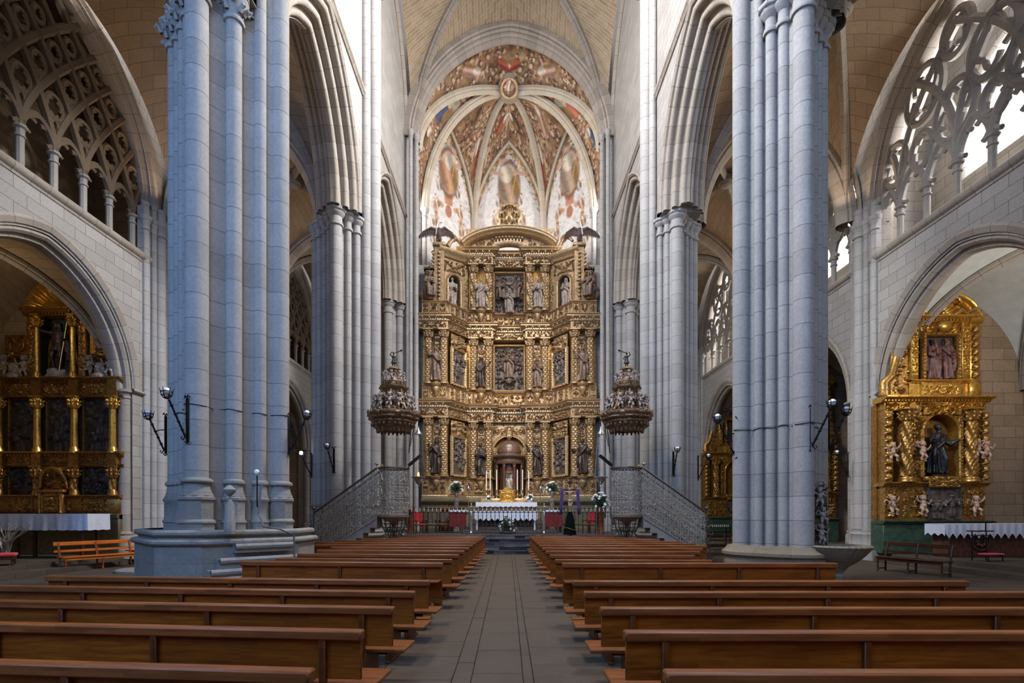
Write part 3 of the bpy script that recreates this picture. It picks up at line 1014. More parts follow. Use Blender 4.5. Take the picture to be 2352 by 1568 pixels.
for s, nm in ((-1, 'left'), (1, 'right')):
    X = s * AX; t = .95
    w = MB()
    ys = [1.0, 12.4] + [c + WI_A * math.sin(-PI / 2 + PI * i / 36) for c in WIC[s] for i in range(37)] + \
         [c + CH_A * math.sin(-PI / 2 + PI * i / 36) for c in CHC[s] for i in range(37)] + [42.0]
    ys = sorted(set(round(y, 4) for y in ys))
    def near(y, L): return min(L, key=lambda c: abs(c - y))
    def zc(y):
        c = near(y, CHC[s]); return arch_z(y, c, CH_A, CH_S, CH_H) if abs(y - c) < CH_A - 1e-4 else 0.0
    def zw(y):
        c = near(y, WIC[s]); return arch_z(y, c, WI_A, WI_S, WI_H) if abs(y - c) < WI_A - 1e-4 else SILL
    for lo, hi in ((zc, lambda y: SILL), (zw, lambda y: 21.5)):
        w.grid([[(X, y, lo(y)) for y in ys], [(X, y, hi(y)) for y in ys]], [[(y, lo(y)) for y in ys], [(y, hi(y)) for y in ys]])
    # thickness: floor of the passage and ends
    w.quad((X, 1, SILL), (X + s * 3.2, 1, SILL), (X + s * 3.2, 42, SILL), (X, 42, SILL))
    struct(w.build('wall_aisle_' + nm, M['stone']))
    # outer wall of the passage
    ow = MB(); XO = X + s * 2.6
    if s > 0:
        OA, OS, OH, OSILL = 2.1, 16.6, 2.6, 14.9
        oc = [c + 1.1 for c in WIC[s]]
        yo = sorted(set([1.0, 42.0] + [round(c + OA * math.sin(-PI / 2 + PI * i / 24), 4) for c in oc for i in range(25)]))
        def zo(y):
            c = min(oc, key=lambda q: abs(q - y)); return arch_z(y, c, OA, OS, OH) if abs(y - c) < OA - 1e-4 else OSILL
        ow.grid([[(XO, y, SILL) for y in yo], [(XO, y, OSILL) for y in yo]])
        ow.grid([[(XO, y, zo(y)) for y in yo], [(XO, y, 22) for y in yo]])
        for c in oc:
            pth = [(XO, c + OA, OSILL)] + [(XO, c + y, OS + z) for y, z in pointed(OA, OH, 10)] + [(XO, c - OA, OSILL)]
            ow.sweep(pth, [(0, 0), (-.12, .1), (-.2, .4), (-.2, .8)], (1, 0, 0), closed=True)
    else:
        ow.quad((XO, 1, SILL), (XO, 42, SILL), (XO, 42, 22), (XO, 1, 22))
    for y in (1.0, 13.0, 22.1, 22.1 + 9.4, 41.5):
        ow.quad((X, y, SILL), (XO, y, SILL), (XO, y, 22), (X, y, 22))
    if s < 0: ow.quad((X, 1, 20.6), (XO, 1, 20.6), (XO, 42, 20.6), (X, 42, 20.6))
    struct(ow.build('wall_passage_' + nm, M['stone'] if s > 0 else M['brown_dim_stone']))  # left passage: its shade is put into the stone colour
    # string course under the screens
    sc = MB()
    pth = [(X, 2, SILL), (X, 41, SILL)] if s < 0 else [(X, 41, SILL), (X, 2, SILL)]
    sc.sweep(pth, [(-.1, -.3), (.03, -.28), (.05, -.2), (.12, -.16), (.17, -.08), (.17, .02), (.08, .1), (-.4, .12)], (0, 0, 1))
    trim(sc, M['arch'])
    for i, c in enumerate(CHC[s]):
        am = MB()
        path = [(X, c + y, CH_S + z) for y, z in pointed(CH_A, CH_H, 20)]
        pr = [(.34, -.02), (.34, -.1), (.25, -.13), (.08, -.06), (.02, .06), (-.1, .04), (-.17, .12), (-.17, .26), (-.3, .28), (-.36, .4), (-.34, .55), (-.2, .7), (0, .95)]
        am.sweep(path, [(p, s * q) for p, q in pr], (1, 0, 0))
        # jamb shafts with bases and capitals
        for sg in (-1, 1):
            yj = c + sg * (CH_A + .02)
            am.lathe([(.42, 0), (.42, .5), (.36, .55), (.36, .95), (.3, 1.05), (.33, 1.12), (.24, 1.22), (.22, 1.26), (.22, CH_S - .3), (.26, CH_S - .27), (.23, CH_S - .22), (.25, CH_S - .1), (.34, CH_S - .04), (.34, CH_S + .06), (.2, CH_S + .1)],
                     14, (X + s * .3, yj, 0))
            am.box(min(X + s * .05, X + s * .95), max(X + s * .05, X + s * .95), min(yj, yj + sg * .35), max(yj, yj + sg * .35), 0, CH_S + .05)
            am.sweep([(X, yj - sg * .1, 0), (X, yj + sg * .55, 0)][::(1 if s * sg < 0 else -1)], [(0, CH_S - .06), (.1, CH_S - .02), (.14, CH_S + .04), (.1, CH_S + .1), (0, CH_S + .12)], (0, 0, 1))
        trim(am, M['arch'])
        if i < 3: window(s, WIC[s][i], True, s > 0)
    # responds between the chapels
    for y in (12.55, 22.0, 31.35, 40.9):
        rs = MB()
        for dy, r, x in ((-.55, .15, 0.02), (-.2, .13, .12), (.12, .2, .2), (.5, .13, .1), (.78, .12, 0.02)):
            zb = 0
            rs.lathe([(r * 1.7, 0), (r * 1.7, .55), (r * 1.5, .6), (r * 1.45, 1.0), (r * 1.6, 1.05), (r * 1.2, 1.2), (r * 1.3, 1.28), (r, 1.36), (r, CAPZ - .35), (r * 1.3, CAPZ - .3), (r * 1.05, CAPZ - .22), (r * 1.1, CAPZ - .05),
                      (r * 1.6, CAPZ + .1), (r * 1.7, CAPZ + .25), (r, CAPZ + .3), (r, SPR + .2)], 12, (X - s * x, y + dy, 0))
        rs.box(min(X - s * .08, X + s * .2), max(X - s * .08, X + s * .2), y - .7, y + .9, 0, SPR)
        rs.box(min(X - s * .42, X + s * .2), max(X - s * .42, X + s * .2), y - .95, y + 1.15, 0, .42)
        trim(rs, M['shaft'])
    # chapels
    for i, c in enumerate(CHC[s]):
        cw = MB(); x0, x1 = X + s * .9, X + s * 6.2
        ya, yb = c - 4.05, c + 4.05
        H = 8.2
        cw.quad((x0, yb, 0), (x1, yb, 0), (x1, yb, H + 4), (x0, yb, H + 4))
        cw.quad((x1, ya, 0), (x1, yb, 0), (x1, yb, H + 4), (x1, ya, H + 4))
        cw.quad((x0, ya, 0), (x1, ya, 0), (x1, ya, H + 4), (x0, ya, H + 4))
        struct(cw.build('wall_chapel_%s_%d' % (nm, i + 1), M['brown_dim_stone']))
        vault('ceiling_chapel_%s_%d' % (nm, i + 1), min(x0, x1), max(x0, x1), ya, yb, 7.0, 11.3, 3.9, 4.1, M['plaster'] if s > 0 else M['brown_dim_stone'], M['arch'], .14, .3)
        pf = MB()
        # raised chapel floor with a curved step
        pf.box(min(X + s * .1, x1), max(X + s * .1, x1), c - 3.6, c + 4.0, 0, .32)
        pf.box(min(X - s * .55, x1), max(X - s * .55, x1), c - 2.9, c + 3.2, 0, .16)
        struct(pf.build('floor_chapel_%s_%d' % (nm, i + 1), M['floor']))

# ends of the aisles and west wall with unseen window openings added for the daylight
ew = MB()
for s in (-1, 1):
    ew.quad((s * 7.5, 41.8, 0), (s * 15.5, 41.8, 0), (s * 15.5, 41.8, 21), (s * 7.5, 41.8, 21))
struct(ew.build('wall_aisle_ends', M['stone']))
ww = MB()
for x0, x1, z0, z1 in ((-15.5, -8.5, 0, 8), (-15.5, -8.5, 16, 22), (-15.5, -13.2, 8, 16), (-9.8, -8.5, 8, 16), (6.5, 15.5, 0, 8), (6.5, 15.5, 16, 22), (6.5, 9.8, 8, 16), (13.2, 15.5, 8, 16), (-8.5, 6.5, 0, 13), (-8.5, -6.5, 13, 34), (.8, 6.5, 13, 34), (-6.5, .8, 24, 34)):
    ww.quad((x0, -6, z0), (x1, -6, z0), (x1, -6, z1), (x0, -6, z1))
for s in (-1, 1):
    ww.quad((s * 15, -6, 0), (s * 15, 1, 0), (s * 15, 1, 22), (s * 15, -6, 22))
    ww.quad((s * 6.35, -6, 14.5), (s * 6.35, 1.2, 14.5), (s * 6.35, 1.2, 22), (s * 6.35, -6, 22))
    ww.quad((s * 6.35, -6, 20.5), (s * 15, -6, 20.5), (s * 15, 4.1, 20.5), (s * 6.35, 4.1, 20.5))
    ww.quad((s * 15, 1, 12.4), (s * 15, 4.2, 12.4), (s * 15, 4.2, 22), (s * 15, 1, 22))
    ww.quad((s * 15.9, 1, 0), (s * 15.9, 13.6, 0), (s * 15.9, 13.6, 13), (s * 15.9, 1, 13))
ww.quad((-6.35, -6, 32.5), (6.35, -6, 32.5), (6.35, 4.1, 32.5), (-6.35, 4.1, 32.5))
struct(ww.build('wall_west', M['stone']))

# ---------------------------------------------------------------- apse
AP = [(-5.75, 34.5), (-2.55, 37.2), (2.55, 37.2), (5.75, 34.5)]
AZ = 21.9; BOSS = (0.0, 34.5, 29.9)
aw = MB()
for s in (-1, 1):
    for (xa, ya, xb, yb, za, zb) in ((6.35, 32.3, 6.35, 34.0, 0, 19.5), (6.35, 32.3, 6.35, 34.0, 25.5, 33), (6.35, 32.3, 6.35, 32.5, 19.5, 25.5), (6.35, 33.6, 6.35, 34.0, 19.5, 25.5), (6.35, 34.0, 5.75, 34.5, 0, 33)):
        aw.quad((s * xa, ya, za), (s * xb, yb, za), (s * xb, yb, zb), (s * xa, ya, zb), [(ya, za), (yb, za), (yb, zb), (ya, zb)])
    aw.quad((s * 5.0, 32.75, 0), (s * 6.35, 32.75, 0), (s * 6.35, 32.75, 17.5), (s * 5.0, 32.75, 17.5))
    aw.quad((s * 6.0, 32.45, 14), (s * 8.2, 32.45, 14), (s * 8.2, 32.45, 34), (s * 6.0, 32.45, 34))
for i in range(3):
    a, b = AP[i], AP[i + 1]
    d = math.hypot(b[0] - a[0], b[1] - a[1])
    aw.quad((a[0], a[1], 0), (b[0], b[1], 0), (b[0], b[1], AZ - 3.2), (a[0], a[1], AZ - 3.2))
struct(aw.build('wall_apse', M['stone']))
# ---------------------------------------------------------------- carved and painted surfaces
def sm(x): return np.clip(x, 0, 1) ** 2 * (3 - 2 * np.clip(x, 0, 1))


def h_scroll(U, Vv, w, h, seed, mirror=True, dens=1.0):
    """baroque foliage: mirrored curls, berries and leaves.  Heights 0..1"""
    q = np.random.RandomState(abs(int(seed)))
    X = np.abs(U - .5) * w if mirror else U * w
    Y = Vv * h
    W2 = w / 2 if mirror else w
    H = np.zeros_like(U)
    s = min(w, h)
    n = int(max(5, 7 * dens * W2 * h / (.3 * s * s + .02)))
    for i in range(min(n, 60)):
        cx, cy = q.uniform(0, W2), q.uniform(.04, .96) * h
        r = q.uniform(.05, .13) * s * 1.25
        dx, dy = X - cx, Y - cy
        d = np.hypot(dx, dy); a = np.arctan2(dy, dx)
        k = i % 3
        if k == 0:      # spiral curl
            a0 = q.uniform(-PI, PI); sg = q.choice([-1, 1])
            rr = r * (.45 + .55 * (((sg * (a - a0)) / (2 * PI)) % 1.0))
            H = np.maximum(H, .8 * sm(1 - np.abs(d - rr) / (r * .32)) * (d < r * 1.35))
            H = np.maximum(H, .75 * sm(1 - d / (r * .3)))
        elif k == 1:    # lobed leaf
            t = q.uniform(0, PI); u = dx * math.cos(t) + dy * math.sin(t); v = -dx * math.sin(t) + dy * math.cos(t)
            e = np.hypot(u / (r * 1.5), v / (r * .6))
            H = np.maximum(H, sm(1 - e) * (.75 + .25 * np.cos(u / r * 9)))
        else:           # berry
            H = np.maximum(H, sm(1.15 - d / (r * .6)))
    if mirror:
        for cy in np.linspace(.15, .85, max(1, int(h / (s * .8)))):
            e = np.hypot(X / (s * .13), (Y - cy * h) / (s * .2)); H = np.maximum(H, sm(1.1 - e))
    edge_ = np.minimum(np.minimum(U, 1 - U) * w, np.minimum(Vv, 1 - Vv) * h)
    return H * sm(edge_ / (.05 * s + .004))


def cap2(X, Y, ax, ay, bx, by, r0, r1):
    dx, dy = bx - ax, by - ay
    t = np.clip(((X - ax) * dx + (Y - ay) * dy) / (dx * dx + dy * dy + 1e-9), 0, 1)
    d = np.hypot(X - ax - t * dx, Y - ay - t * dy)
    r = r0 + (r1 - r0) * t
    return np.sqrt(np.clip(1 - (d / r) ** 2, 0, 1)) * (r / max(r0, r1))


def h_figures(U, Vv, w, h, seed, figs=None, clouds=True):
    """crowded narrative relief: draped figures over clouds and architecture"""
    q = np.random.RandomState(abs(int(seed)))
    X, Y = U * w, Vv * h
    H = np.zeros_like(U)
    if clouds:
        for i in range(16):
            cx, cy, r = q.uniform(0, w), q.uniform(.5, 1) * h, q.uniform(.06, .13) * w
            H = np.maximum(H, .35 * np.sqrt(np.clip(1 - ((X - cx) ** 2 + (Y - cy) ** 2) / r ** 2, 0, 1)))
    if figs is None:
        figs = [(q.uniform(.08, .92), q.uniform(.02, .68), q.uniform(.3, .42)) for _ in range(9)]
        figs.sort(key=lambda f: -f[1])
    for fx, fy, fh in figs:
        s = fh * h; x, y = fx * w, fy * h; lean = q.uniform(-.22, .22) * s
        g = .55 * cap2(X, Y, x, y + .08 * s, x + lean * .6, y + .5 * s, .2 * s, .15 * s)
        g *= .82 + .18 * np.sin((X - x - lean * (Y - y) / s) / s * 34 + q.uniform(0, 6))
        g = np.maximum(g, .75 * cap2(X, Y, x + lean * .6, y + .48 * s, x + lean, y + .74 * s, .145 * s, .13 * s))
        g = np.maximum(g, 1.0 * np.sqrt(np.clip(1 - ((X - x - lean * 1.2) ** 2 + (Y - y - .91 * s) ** 2) / (.085 * s) ** 2, 0, 1)))
        for sg in (-1, 1):
            ex, ey = x + lean + sg * q.uniform(.16, .3) * s, y + q.uniform(.45, .75) * s
            hx, hy = ex + q.uniform(-.25, .25) * s, ey + q.uniform(-.1, .28) * s
            g = np.maximum(g, .8 * cap2(X, Y, x + lean + sg * .1 * s, y + .72 * s, ex, ey, .06 * s, .05 * s))
            g = np.maximum(g, .85 * cap2(X, Y, ex, ey, hx, hy, .05 * s, .038 * s))
        H = np.where(g > .08, np.maximum(g, H * .5), H)
    return H


def panel(mb, O, U, V, w, h, depth, hf, res=.045, base=0.0):
    """displaced grid: O corner, unit vectors U, V; relief stands out along U x V"""
    O, U, V = Vector(O), Vector(U).normalized(), Vector(V).normalized()
    N = U.cross(V)
    nu = max(4, int(w / res)); nv = max(4, int(h / res))
    gu, gv = np.meshgrid(np.linspace(0, 1, nu + 1), np.linspace(0, 1, nv + 1))
    H = hf(gu, gv) * depth + base
    P = np.array(O)[None, None] + gu[..., None] * w * np.array(U) + gv[..., None] * h * np.array(V) + H[..., None] * np.array(N)
    mb.grid([list(map(tuple, r)) for r in P])


def frame_mb(mb, O, U, V, w, h, fw, fd, holes=False):
    """raised moulded picture frame around a w x h field"""
    O, U, V = Vector(O), Vector(U).normalized(), Vector(V).normalized(); N = U.cross(V)
    pts = [O, O + U * w, O + U * w + V * h, O + V * h]
    mb.sweep([tuple(p) for p in pts], [(-.01, 0), (0, fd * .6), (fw * .25, fd), (fw * .5, fd * .75), (fw * .75, fd), (fw, fd * .5), (fw, -.02)], tuple(N), closed=True)


def scroll_panel(mb, O, U, V, w, h, depth, seed, mirror=True, res=.04, dens=1.0):
    res *= .75
    panel(mb, O, U, V, w, h, depth, lambda a, b: h_scroll(a, b, w, h, seed, mirror, dens), res)


# ---- mural painting
def blend(col, m, c):
    return col * (1 - m[..., None]) + np.array(c)[None, None, :3] * m[..., None]


def ell(X, Y, cx, cy, rx, ry, rot=0.0, soft=.35):
    dx, dy = X - cx, Y - cy
    u = dx * math.cos(rot) + dy * math.sin(rot); v = -dx * math.sin(rot) + dy * math.cos(rot)
    return sm((1 - np.hypot(u / rx, v / ry)) / soft)


CREAM, OCHRE, UMBER, ROSE, RED, BLUE, GREEN, WHITE = (S(214, 196, 172), S(176, 138, 92), S(104, 78, 60), S(190, 150, 128), S(168, 84, 64), S(74, 84, 112), S(74, 80, 62), S(226, 220, 212))


def fig_paint(col, X, Y, x, y, s, robe, q):
    lean = q.uniform(-.15, .15) * s
    sh = np.clip(.75 + .35 * np.sin(((X - x) / s * 22 + (Y - y) / s * 6)), .5, 1.15)
    for (cx, cy, rx, ry, c) in ((x, y + .28 * s, .24 * s, .36 * s, robe), (x + lean * .5, y + .58 * s, .17 * s, .2 * s, CREAM), (x + .14 * s, y + .34 * s, .1 * s, .24 * s, OCHRE)):
        m = ell(X, Y, cx, cy, rx, ry, q.uniform(-.3, .3), .25)
        col = blend(col, ell(X, Y, cx, cy, rx * 1.1, ry * 1.07, 0, .4) * .4, UMBER)
        col = col * (1 - m[..., None]) + (np.array(c)[None, None, :3] * sh[..., None]) * m[..., None]
    for sg in (-1, 1):
        m = ell(X, Y, x + sg * .24 * s, y + .6 * s, .18 * s, .05 * s, sg * q.uniform(-.6, .8), .4); col = blend(col, m, ROSE)
    col = blend(col, ell(X, Y, x + lean, y + .88 * s, .085 * s, .1 * s, 0, .3), ROSE)
    col = blend(col, ell(X, Y, x + lean, y + .94 * s, .085 * s, .06 * s, 0, .4) * .8, UMBER)
    return col


def paint_vault(X, Y, w, h, seed):
    """painted sky full of clouds, cherubs and seated saints"""
    q = np.random.RandomState(seed)
    col = np.ones(X.shape + (3,)) * np.array(S(142, 112, 84))[None, None, :3]
    for i in range(int(9 * w * h)):
        cx, cy, r = q.uniform(0, w), q.uniform(0, h), q.uniform(.15, .5)
        c = [S(186, 156, 118), S(110, 82, 62), S(160, 122, 82), S(128, 92, 70), S(96, 72, 56)][i % 5]
        col = blend(col, ell(X, Y, cx, cy, r, r * q.uniform(.4, .9), q.uniform(0, 3), .7) * q.uniform(.4, .8), c)
    for i in range(int(13 * w * h)):       # cherubs, limbs and cloud edges
        cx, cy, r = q.uniform(0, w), q.uniform(.02, .97) * h, q.uniform(.05, .15)
        col = blend(col, ell(X, Y, cx + .04, cy - .06, r * 1.35, r * 1.2, 0, .35) * .75, S(74, 54, 44))
        m = ell(X, Y, cx, cy, r, r * q.uniform(.5, 1), q.uniform(0, 3), .28)
        col = blend(col, m * .9, [S(214, 188, 154), S(200, 158, 128), S(206, 176, 140), S(170, 104, 80)][i % 4])
    return col, q


def paint_lunette(X, Y, w, h, seed, zarch, base):
    """white field edged with foliage; a figure on an urn pedestal between scroll brackets"""
    q = np.random.RandomState(seed)
    col = np.ones(X.shape + (3,)) * np.array(S(206, 198, 190))[None, None, :3]
    c = w / 2; F = base; fh = zarch.max() - F - .75
    inner = zarch - Y
    wid = .45 + .5 * np.clip((F + 2 - Y) / 4, 0, 1)
    col = blend(col, sm((wid + .35 - inner) / .4) * sm((Y - F + 4.2) / 1.5), S(172, 134, 88))
    n0 = len(X[0])
    for i in range(330):                  # foliage along the border
        k = q.randint(2, n0 - 2); zz = zarch[0][k] - abs(q.normal(0, .55)) - .05
        if zz < F - 4: continue
        r = q.uniform(.05, .12)
        col = blend(col, ell(X, Y, X[0][k], zz, r, r * q.uniform(.5, 1), q.uniform(0, 3), .5) * .85, [S(84, 64, 48), S(196, 152, 84), S(70, 74, 56), S(220, 200, 160), S(120, 92, 64)][i % 5])
    for i in range(46):                   # faded clouds and shadows of the white field
        r = q.uniform(.15, .45)
        col = blend(col, ell(X, Y, q.uniform(0, w), q.uniform(0, F + 1), r, r * q.uniform(.4, 1), q.uniform(0, 3), .8) * .5, [S(170, 138, 118), S(224, 218, 210), S(150, 146, 148), S(186, 166, 150)][i % 4])
    for sg in (-1, 1):                    # scrolls and attendant figures
        for j in range(26):
            t = j / 25; x = c + sg * (.55 + 1.0 * t + .25 * math.sin(t * 7)); y = F - 1.1 - 2.2 * t + .5 * math.sin(t * 6)
            col = blend(col, ell(X, Y, x, y, .17 * (1.2 - .6 * t), .2 * (1.2 - .6 * t), 0, .4) * .8, [S(180, 130, 100), S(196, 150, 104), S(140, 100, 84)][j % 3])
        for k in range(4):
            px, py = c + sg * (.75 + .18 * k), F - .2 - 1.25 * k
            col = fig_paint(col, X, Y, px, py, .95, [S(186, 174, 164), S(196, 166, 146), S(176, 150, 132), S(192, 184, 176)][k], q)
    # pedestal urn and standing figure
    col = blend(col, sm((.42 - np.abs(X - c) + .1 * (Y - F)) / .06) * sm((Y - F + .95) / .1) * sm((F - Y) / .06), S(182, 126, 98))
    col = blend(col, ell(X, Y, c, F - 1.35, .3, .5, 0, .25), S(164, 110, 86))
    col = blend(col, sm((.62 - np.abs(X - c)) / .05) * sm((.1 - np.abs(Y - F)) / .06), S(150, 104, 80))
    for (sx, c_) in ((1.25, S(112, 84, 66)), (1, S(204, 172, 146))):
        m = ell(X, Y, c, F + .38 * fh, .2 * fh * sx, .46 * fh * sx, 0, .2); col = blend(col, m * .9, c_)
    col = fig_paint(col, X, Y, c, F + .05, fh, [S(176, 150, 128), S(184, 140, 110), S(170, 140, 116)][seed % 3], q)
    col = blend(col, sm((.045 - np.abs(X - c - .12 * fh - (Y - F - .5 * fh) * .2)) / .03) * sm((.55 * fh - np.abs(Y - F - .5 * fh)) / .1), S(196, 150, 92))
    return col


def rows_cols(P, col):
    return [list(map(tuple, r)) for r in P], [tuple(c) + (1.0,) for r in col for c in r]


def painted_web(mb, ca, cb, nu, seed, mode, figs=()):
    n = len(ca)
    A = np.array([tuple(p) for p in ca]); B = np.array([tuple(p) for p in cb])
    # resample along
    t = np.linspace(0, n - 1, 150); i0 = np.clip(t.astype(int), 0, n - 2); f = (t - i0)[:, None]
    A = A[i0] * (1 - f) + A[i0 + 1] * f; B = B[i0] * (1 - f) + B[i0 + 1] * f
    u = np.linspace(0, 1, nu + 1)
    P = A[:, None] * (1 - u[None, :, None]) + B[:, None] * u[None, :, None]
    W = np.linalg.norm(B - A, axis=1)
    P[..., 2] += (.12 * 4 * u * (1 - u))[None] * np.minimum(1, W / 3)[:, None]
    L = np.concatenate([[0], np.cumsum(np.linalg.norm(np.diff((A + B) / 2, axis=0), axis=1))])
    X = u[None, :] * W[:, None]; Y = np.repeat(L[:, None], nu + 1, 1)
    col, q = paint_vault(X, Y, max(W.max(), 1.), L[-1], seed)
    for fx, fy, s, robe in figs:
        wl = float(np.interp(fy + s * .4, L, W))
        col = fig_paint(col, X, Y, fx * wl, fy, s, robe, q)
    r, c = rows_cols(P, col)
    mb.grid(r, None, False, c)


AH = 6.35
boss2 = (BOSS[0], BOSS[1])
pw = MB(); apr = MB()
ribs_ap = [rib_curve(p, boss2, AZ, BOSS[2], 20) for p in AP]
mid = []
for i in range(3):
    a, b = AP[i], AP[i + 1]
    ea = half_arch(a, b, AZ, AH, 20); eb = half_arch(b, a, AZ, AH, 20)
    fg = [[(.5, 3.6, 2.6, GREEN), (.6, 6.8, 1.7, RED)], [(.5, 4.0, 2.2, UMBER), (.5, 6.8, 1.8, RED)], [(.5, 3.4, 2.5, RED), (.5, 6.4, 2.0, ROSE)]][i]
    painted_web(pw, ribs_ap[i], ea, 54, 11 + i, 'v', fg)
    painted_web(pw, ribs_ap[i + 1], eb, 54, 21 + i, 'v', [(.5, 4.0, 2.4, [RED, OCHRE, S(150, 70, 52)][i]), (.5, 7.0, 1.8, UMBER)])
    # wall rib around the lunette
    full = ea + eb[-2::-1]
    d = Vector((b[0] - a[0], b[1] - a[1], 0)).normalized(); nin = Vector((d.y, -d.x, 0))
    apr.sweep([tuple(p + nin * .05) for p in full], [(.1, -.02), (.1, .14), (0, .2), (-.1, .14), (-.14, .05), (-.2, .0)], tuple(nin), flip=False)
    # lunette painting
    w = math.hypot(b[0] - a[0], b[1] - a[1]); nu, nv = 84, 150
    uu = np.linspace(0, 1, nu + 1)
    zt = np.array([arch_z(u * w, w / 2, w / 2, AZ, AH) for u in uu]); z0 = AZ - 3.2
    vv = np.linspace(0, 1, nv + 1)
    Z = z0 + vv[:, None] * (zt - z0)[None]
    P = np.stack([a[0] + (b[0] - a[0]) * uu[None] + 0 * Z, a[1] + (b[1] - a[1]) * uu[None] + 0 * Z, Z], -1)
    X = uu[None] * w + 0 * Z
    col = paint_lunette(X, Z - z0, w, AH + 3.2, 31 + i, (zt - z0)[None] + 0 * Z, 5.3)
    r, c = rows_cols(P, col); pw.grid(r, None, False, c)
for s in (-1, 1):
    fr = rib_curve((s * 5.95, 32.8), boss2, VZ, BOSS[2], 20)
    a = ribs_ap[0] if s < 0 else ribs_ap[3]
    painted_web(pw, fr, a, 54, 41 + s, 'v', [(.45, 4.2, 2.8, BLUE), (.55, 7.4, 1.8, CREAM), (.5, 2.2, 1.7, UMBER)] if s < 0 else [(.5, 4.6, 2.7, S(190, 110, 90)), (.5, 2.2, 1.9, BLUE), (.5, 7.6, 1.8, CREAM)])
    e = half_arch((s * 5.95, 32.8), (-s * 5.95, 32.8), VZ, 6.72, 20)
    painted_web(pw, fr, e, 54, 51 + s, 'v', [(.5, 8.6, 1.5, RED), (.5, 6.2, 1.6, ROSE)])
    rib(apr, fr, .2, .5)
struct(pw.build('ceiling_apse', M['mural']))
for i_, cv in enumerate(ribs_ap): rib(apr, cv, .27 if i_ in (0, 3) else .18, .46)
trim(apr, M['apserib'])
bs = MB()
bs.lathe([(.3, 29.2), (.5, 29.25), (.56, 29.4), (.5, 29.55), (.5, 30.3), (.58, 30.45), (.5, 30.6), (.5, 31.2)], 24, (BOSS[0], BOSS[1] - .1, 0))
trim(bs, M['arch'])
bs = MB()
rc = Vector((BOSS[0], BOSS[1] - .78, 29.35)); nn_ = Vector((0, -.75, -.66)).normalized(); uu_ = Vector((1, 0, 0)); vv_ = nn_.cross(uu_)
bs.tube([rc + (uu_ * math.cos(k * PI / 16) + vv_ * math.sin(k * PI / 16)) * .5 for k in range(32)], .09, 8, closed=True)
trim(bs, M['goldplain'])
bs = MB(); N_ = 28; pts_ = []; cols_p = []
gx, gy = np.meshgrid(np.linspace(-.5, .5, N_), np.linspace(-.5, .5, N_))
pc = np.ones(gx.shape + (3,)) * np.array(S(120, 92, 74))[None, None, :3]
for dx_, cc_ in ((-.2, RED), (.2, BLUE), (0, CREAM)): pc = fig_paint(pc, gx, gy, dx_, -.4, .75 - abs(dx_), cc_, random.Random(3))
rws = [[tuple(rc - nn_ * .02 + uu_ * float(gx[i, j] * min(1, .5 / max(1e-6, math.hypot(gx[i, j], gy[i, j])))) + vv_ * -float(gy[i, j] * min(1, .5 / max(1e-6, math.hypot(gx[i, j], gy[i, j]))))) for j in range(N_)] for i in range(N_)]
bs.grid(rws, None, False, [tuple(c) + (1.0,) for r in pc for c in r])
trim(bs, M['mural'])
# shafts in the corners of the apse
for k, (x, y) in enumerate(AP):
    sh = MB(); r = .2 if k in (1, 2) else .17
    x *= .97; y -= .1
    sh.lathe([(r, .8), (r, AZ - .5), (r * 1.35, AZ - .46), (r * 1.05, AZ - .38), (r * 1.1, AZ - .2), (r * 1.7, AZ - .08), (r * 1.8, AZ + .04), (r, AZ + .1)], 12, (x, y, 0))
    trim(sh, M['shaft'])
# ---------------------------------------------------------------- carved figures (one continuous remeshed body each)
def remeshed(mb, name, voxel, smooth=2):
    me = mb.mesh('tmp')
    o = bpy.data.objects.new('tmp', me); C.objects.link(o)
    r = o.modifiers.new('r', 'REMESH'); r.mode = 'VOXEL'; r.voxel_size = voxel; r.use_smooth_shade = True
    if smooth:
        s = o.modifiers.new('s', 'SMOOTH'); s.factor = .5; s.iterations = smooth
    dg = bpy.context.evaluated_depsgraph_get(); dg.update()
    out = bpy.data.meshes.new_from_object(o.evaluated_get(dg)); out.name = name
    bpy.data.objects.remove(o); bpy.data.meshes.remove(me)
    out.materials.clear()
    return out


def limb(mb, pts, rad, n=8):
    mb.tube(pts, rad, n)
    for p, r in zip(pts, rad): mb.ball(p, r, n, 6)


def hand(mb, p, d, up, s=1.0, curl=.5):
    """palm, four bent fingers of unequal length and a thumb from the side of the palm"""
    p = Vector(p); d = Vector(d).normalized(); up = Vector(up); up = (up - d * up.dot(d)).normalized(); sd = d.cross(up)
    mb.tube([p - d * .02 * s, p + d * .04 * s, p + d * .085 * s], [.03 * s, .042 * s, .04 * s], 8)
    for k, L in enumerate((.075, .088, .082, .06)):
        b = p + d * .08 * s + sd * (k - 1.5) * .021 * s
        m = b + d * L * .5 * s - up * curl * .02 * s
        mb.tube([b, m, m + d * L * .4 * s - up * curl * .05 * s], [.012 * s, .0115 * s, .009 * s], 6)
    b = p + d * .03 * s - sd * .035 * s
    mb.tube([b, b + d * .03 * s - sd * .03 * s, b + d * .065 * s - sd * .035 * s - up * .02 * s], [.014 * s, .0125 * s, .01 * s], 6)


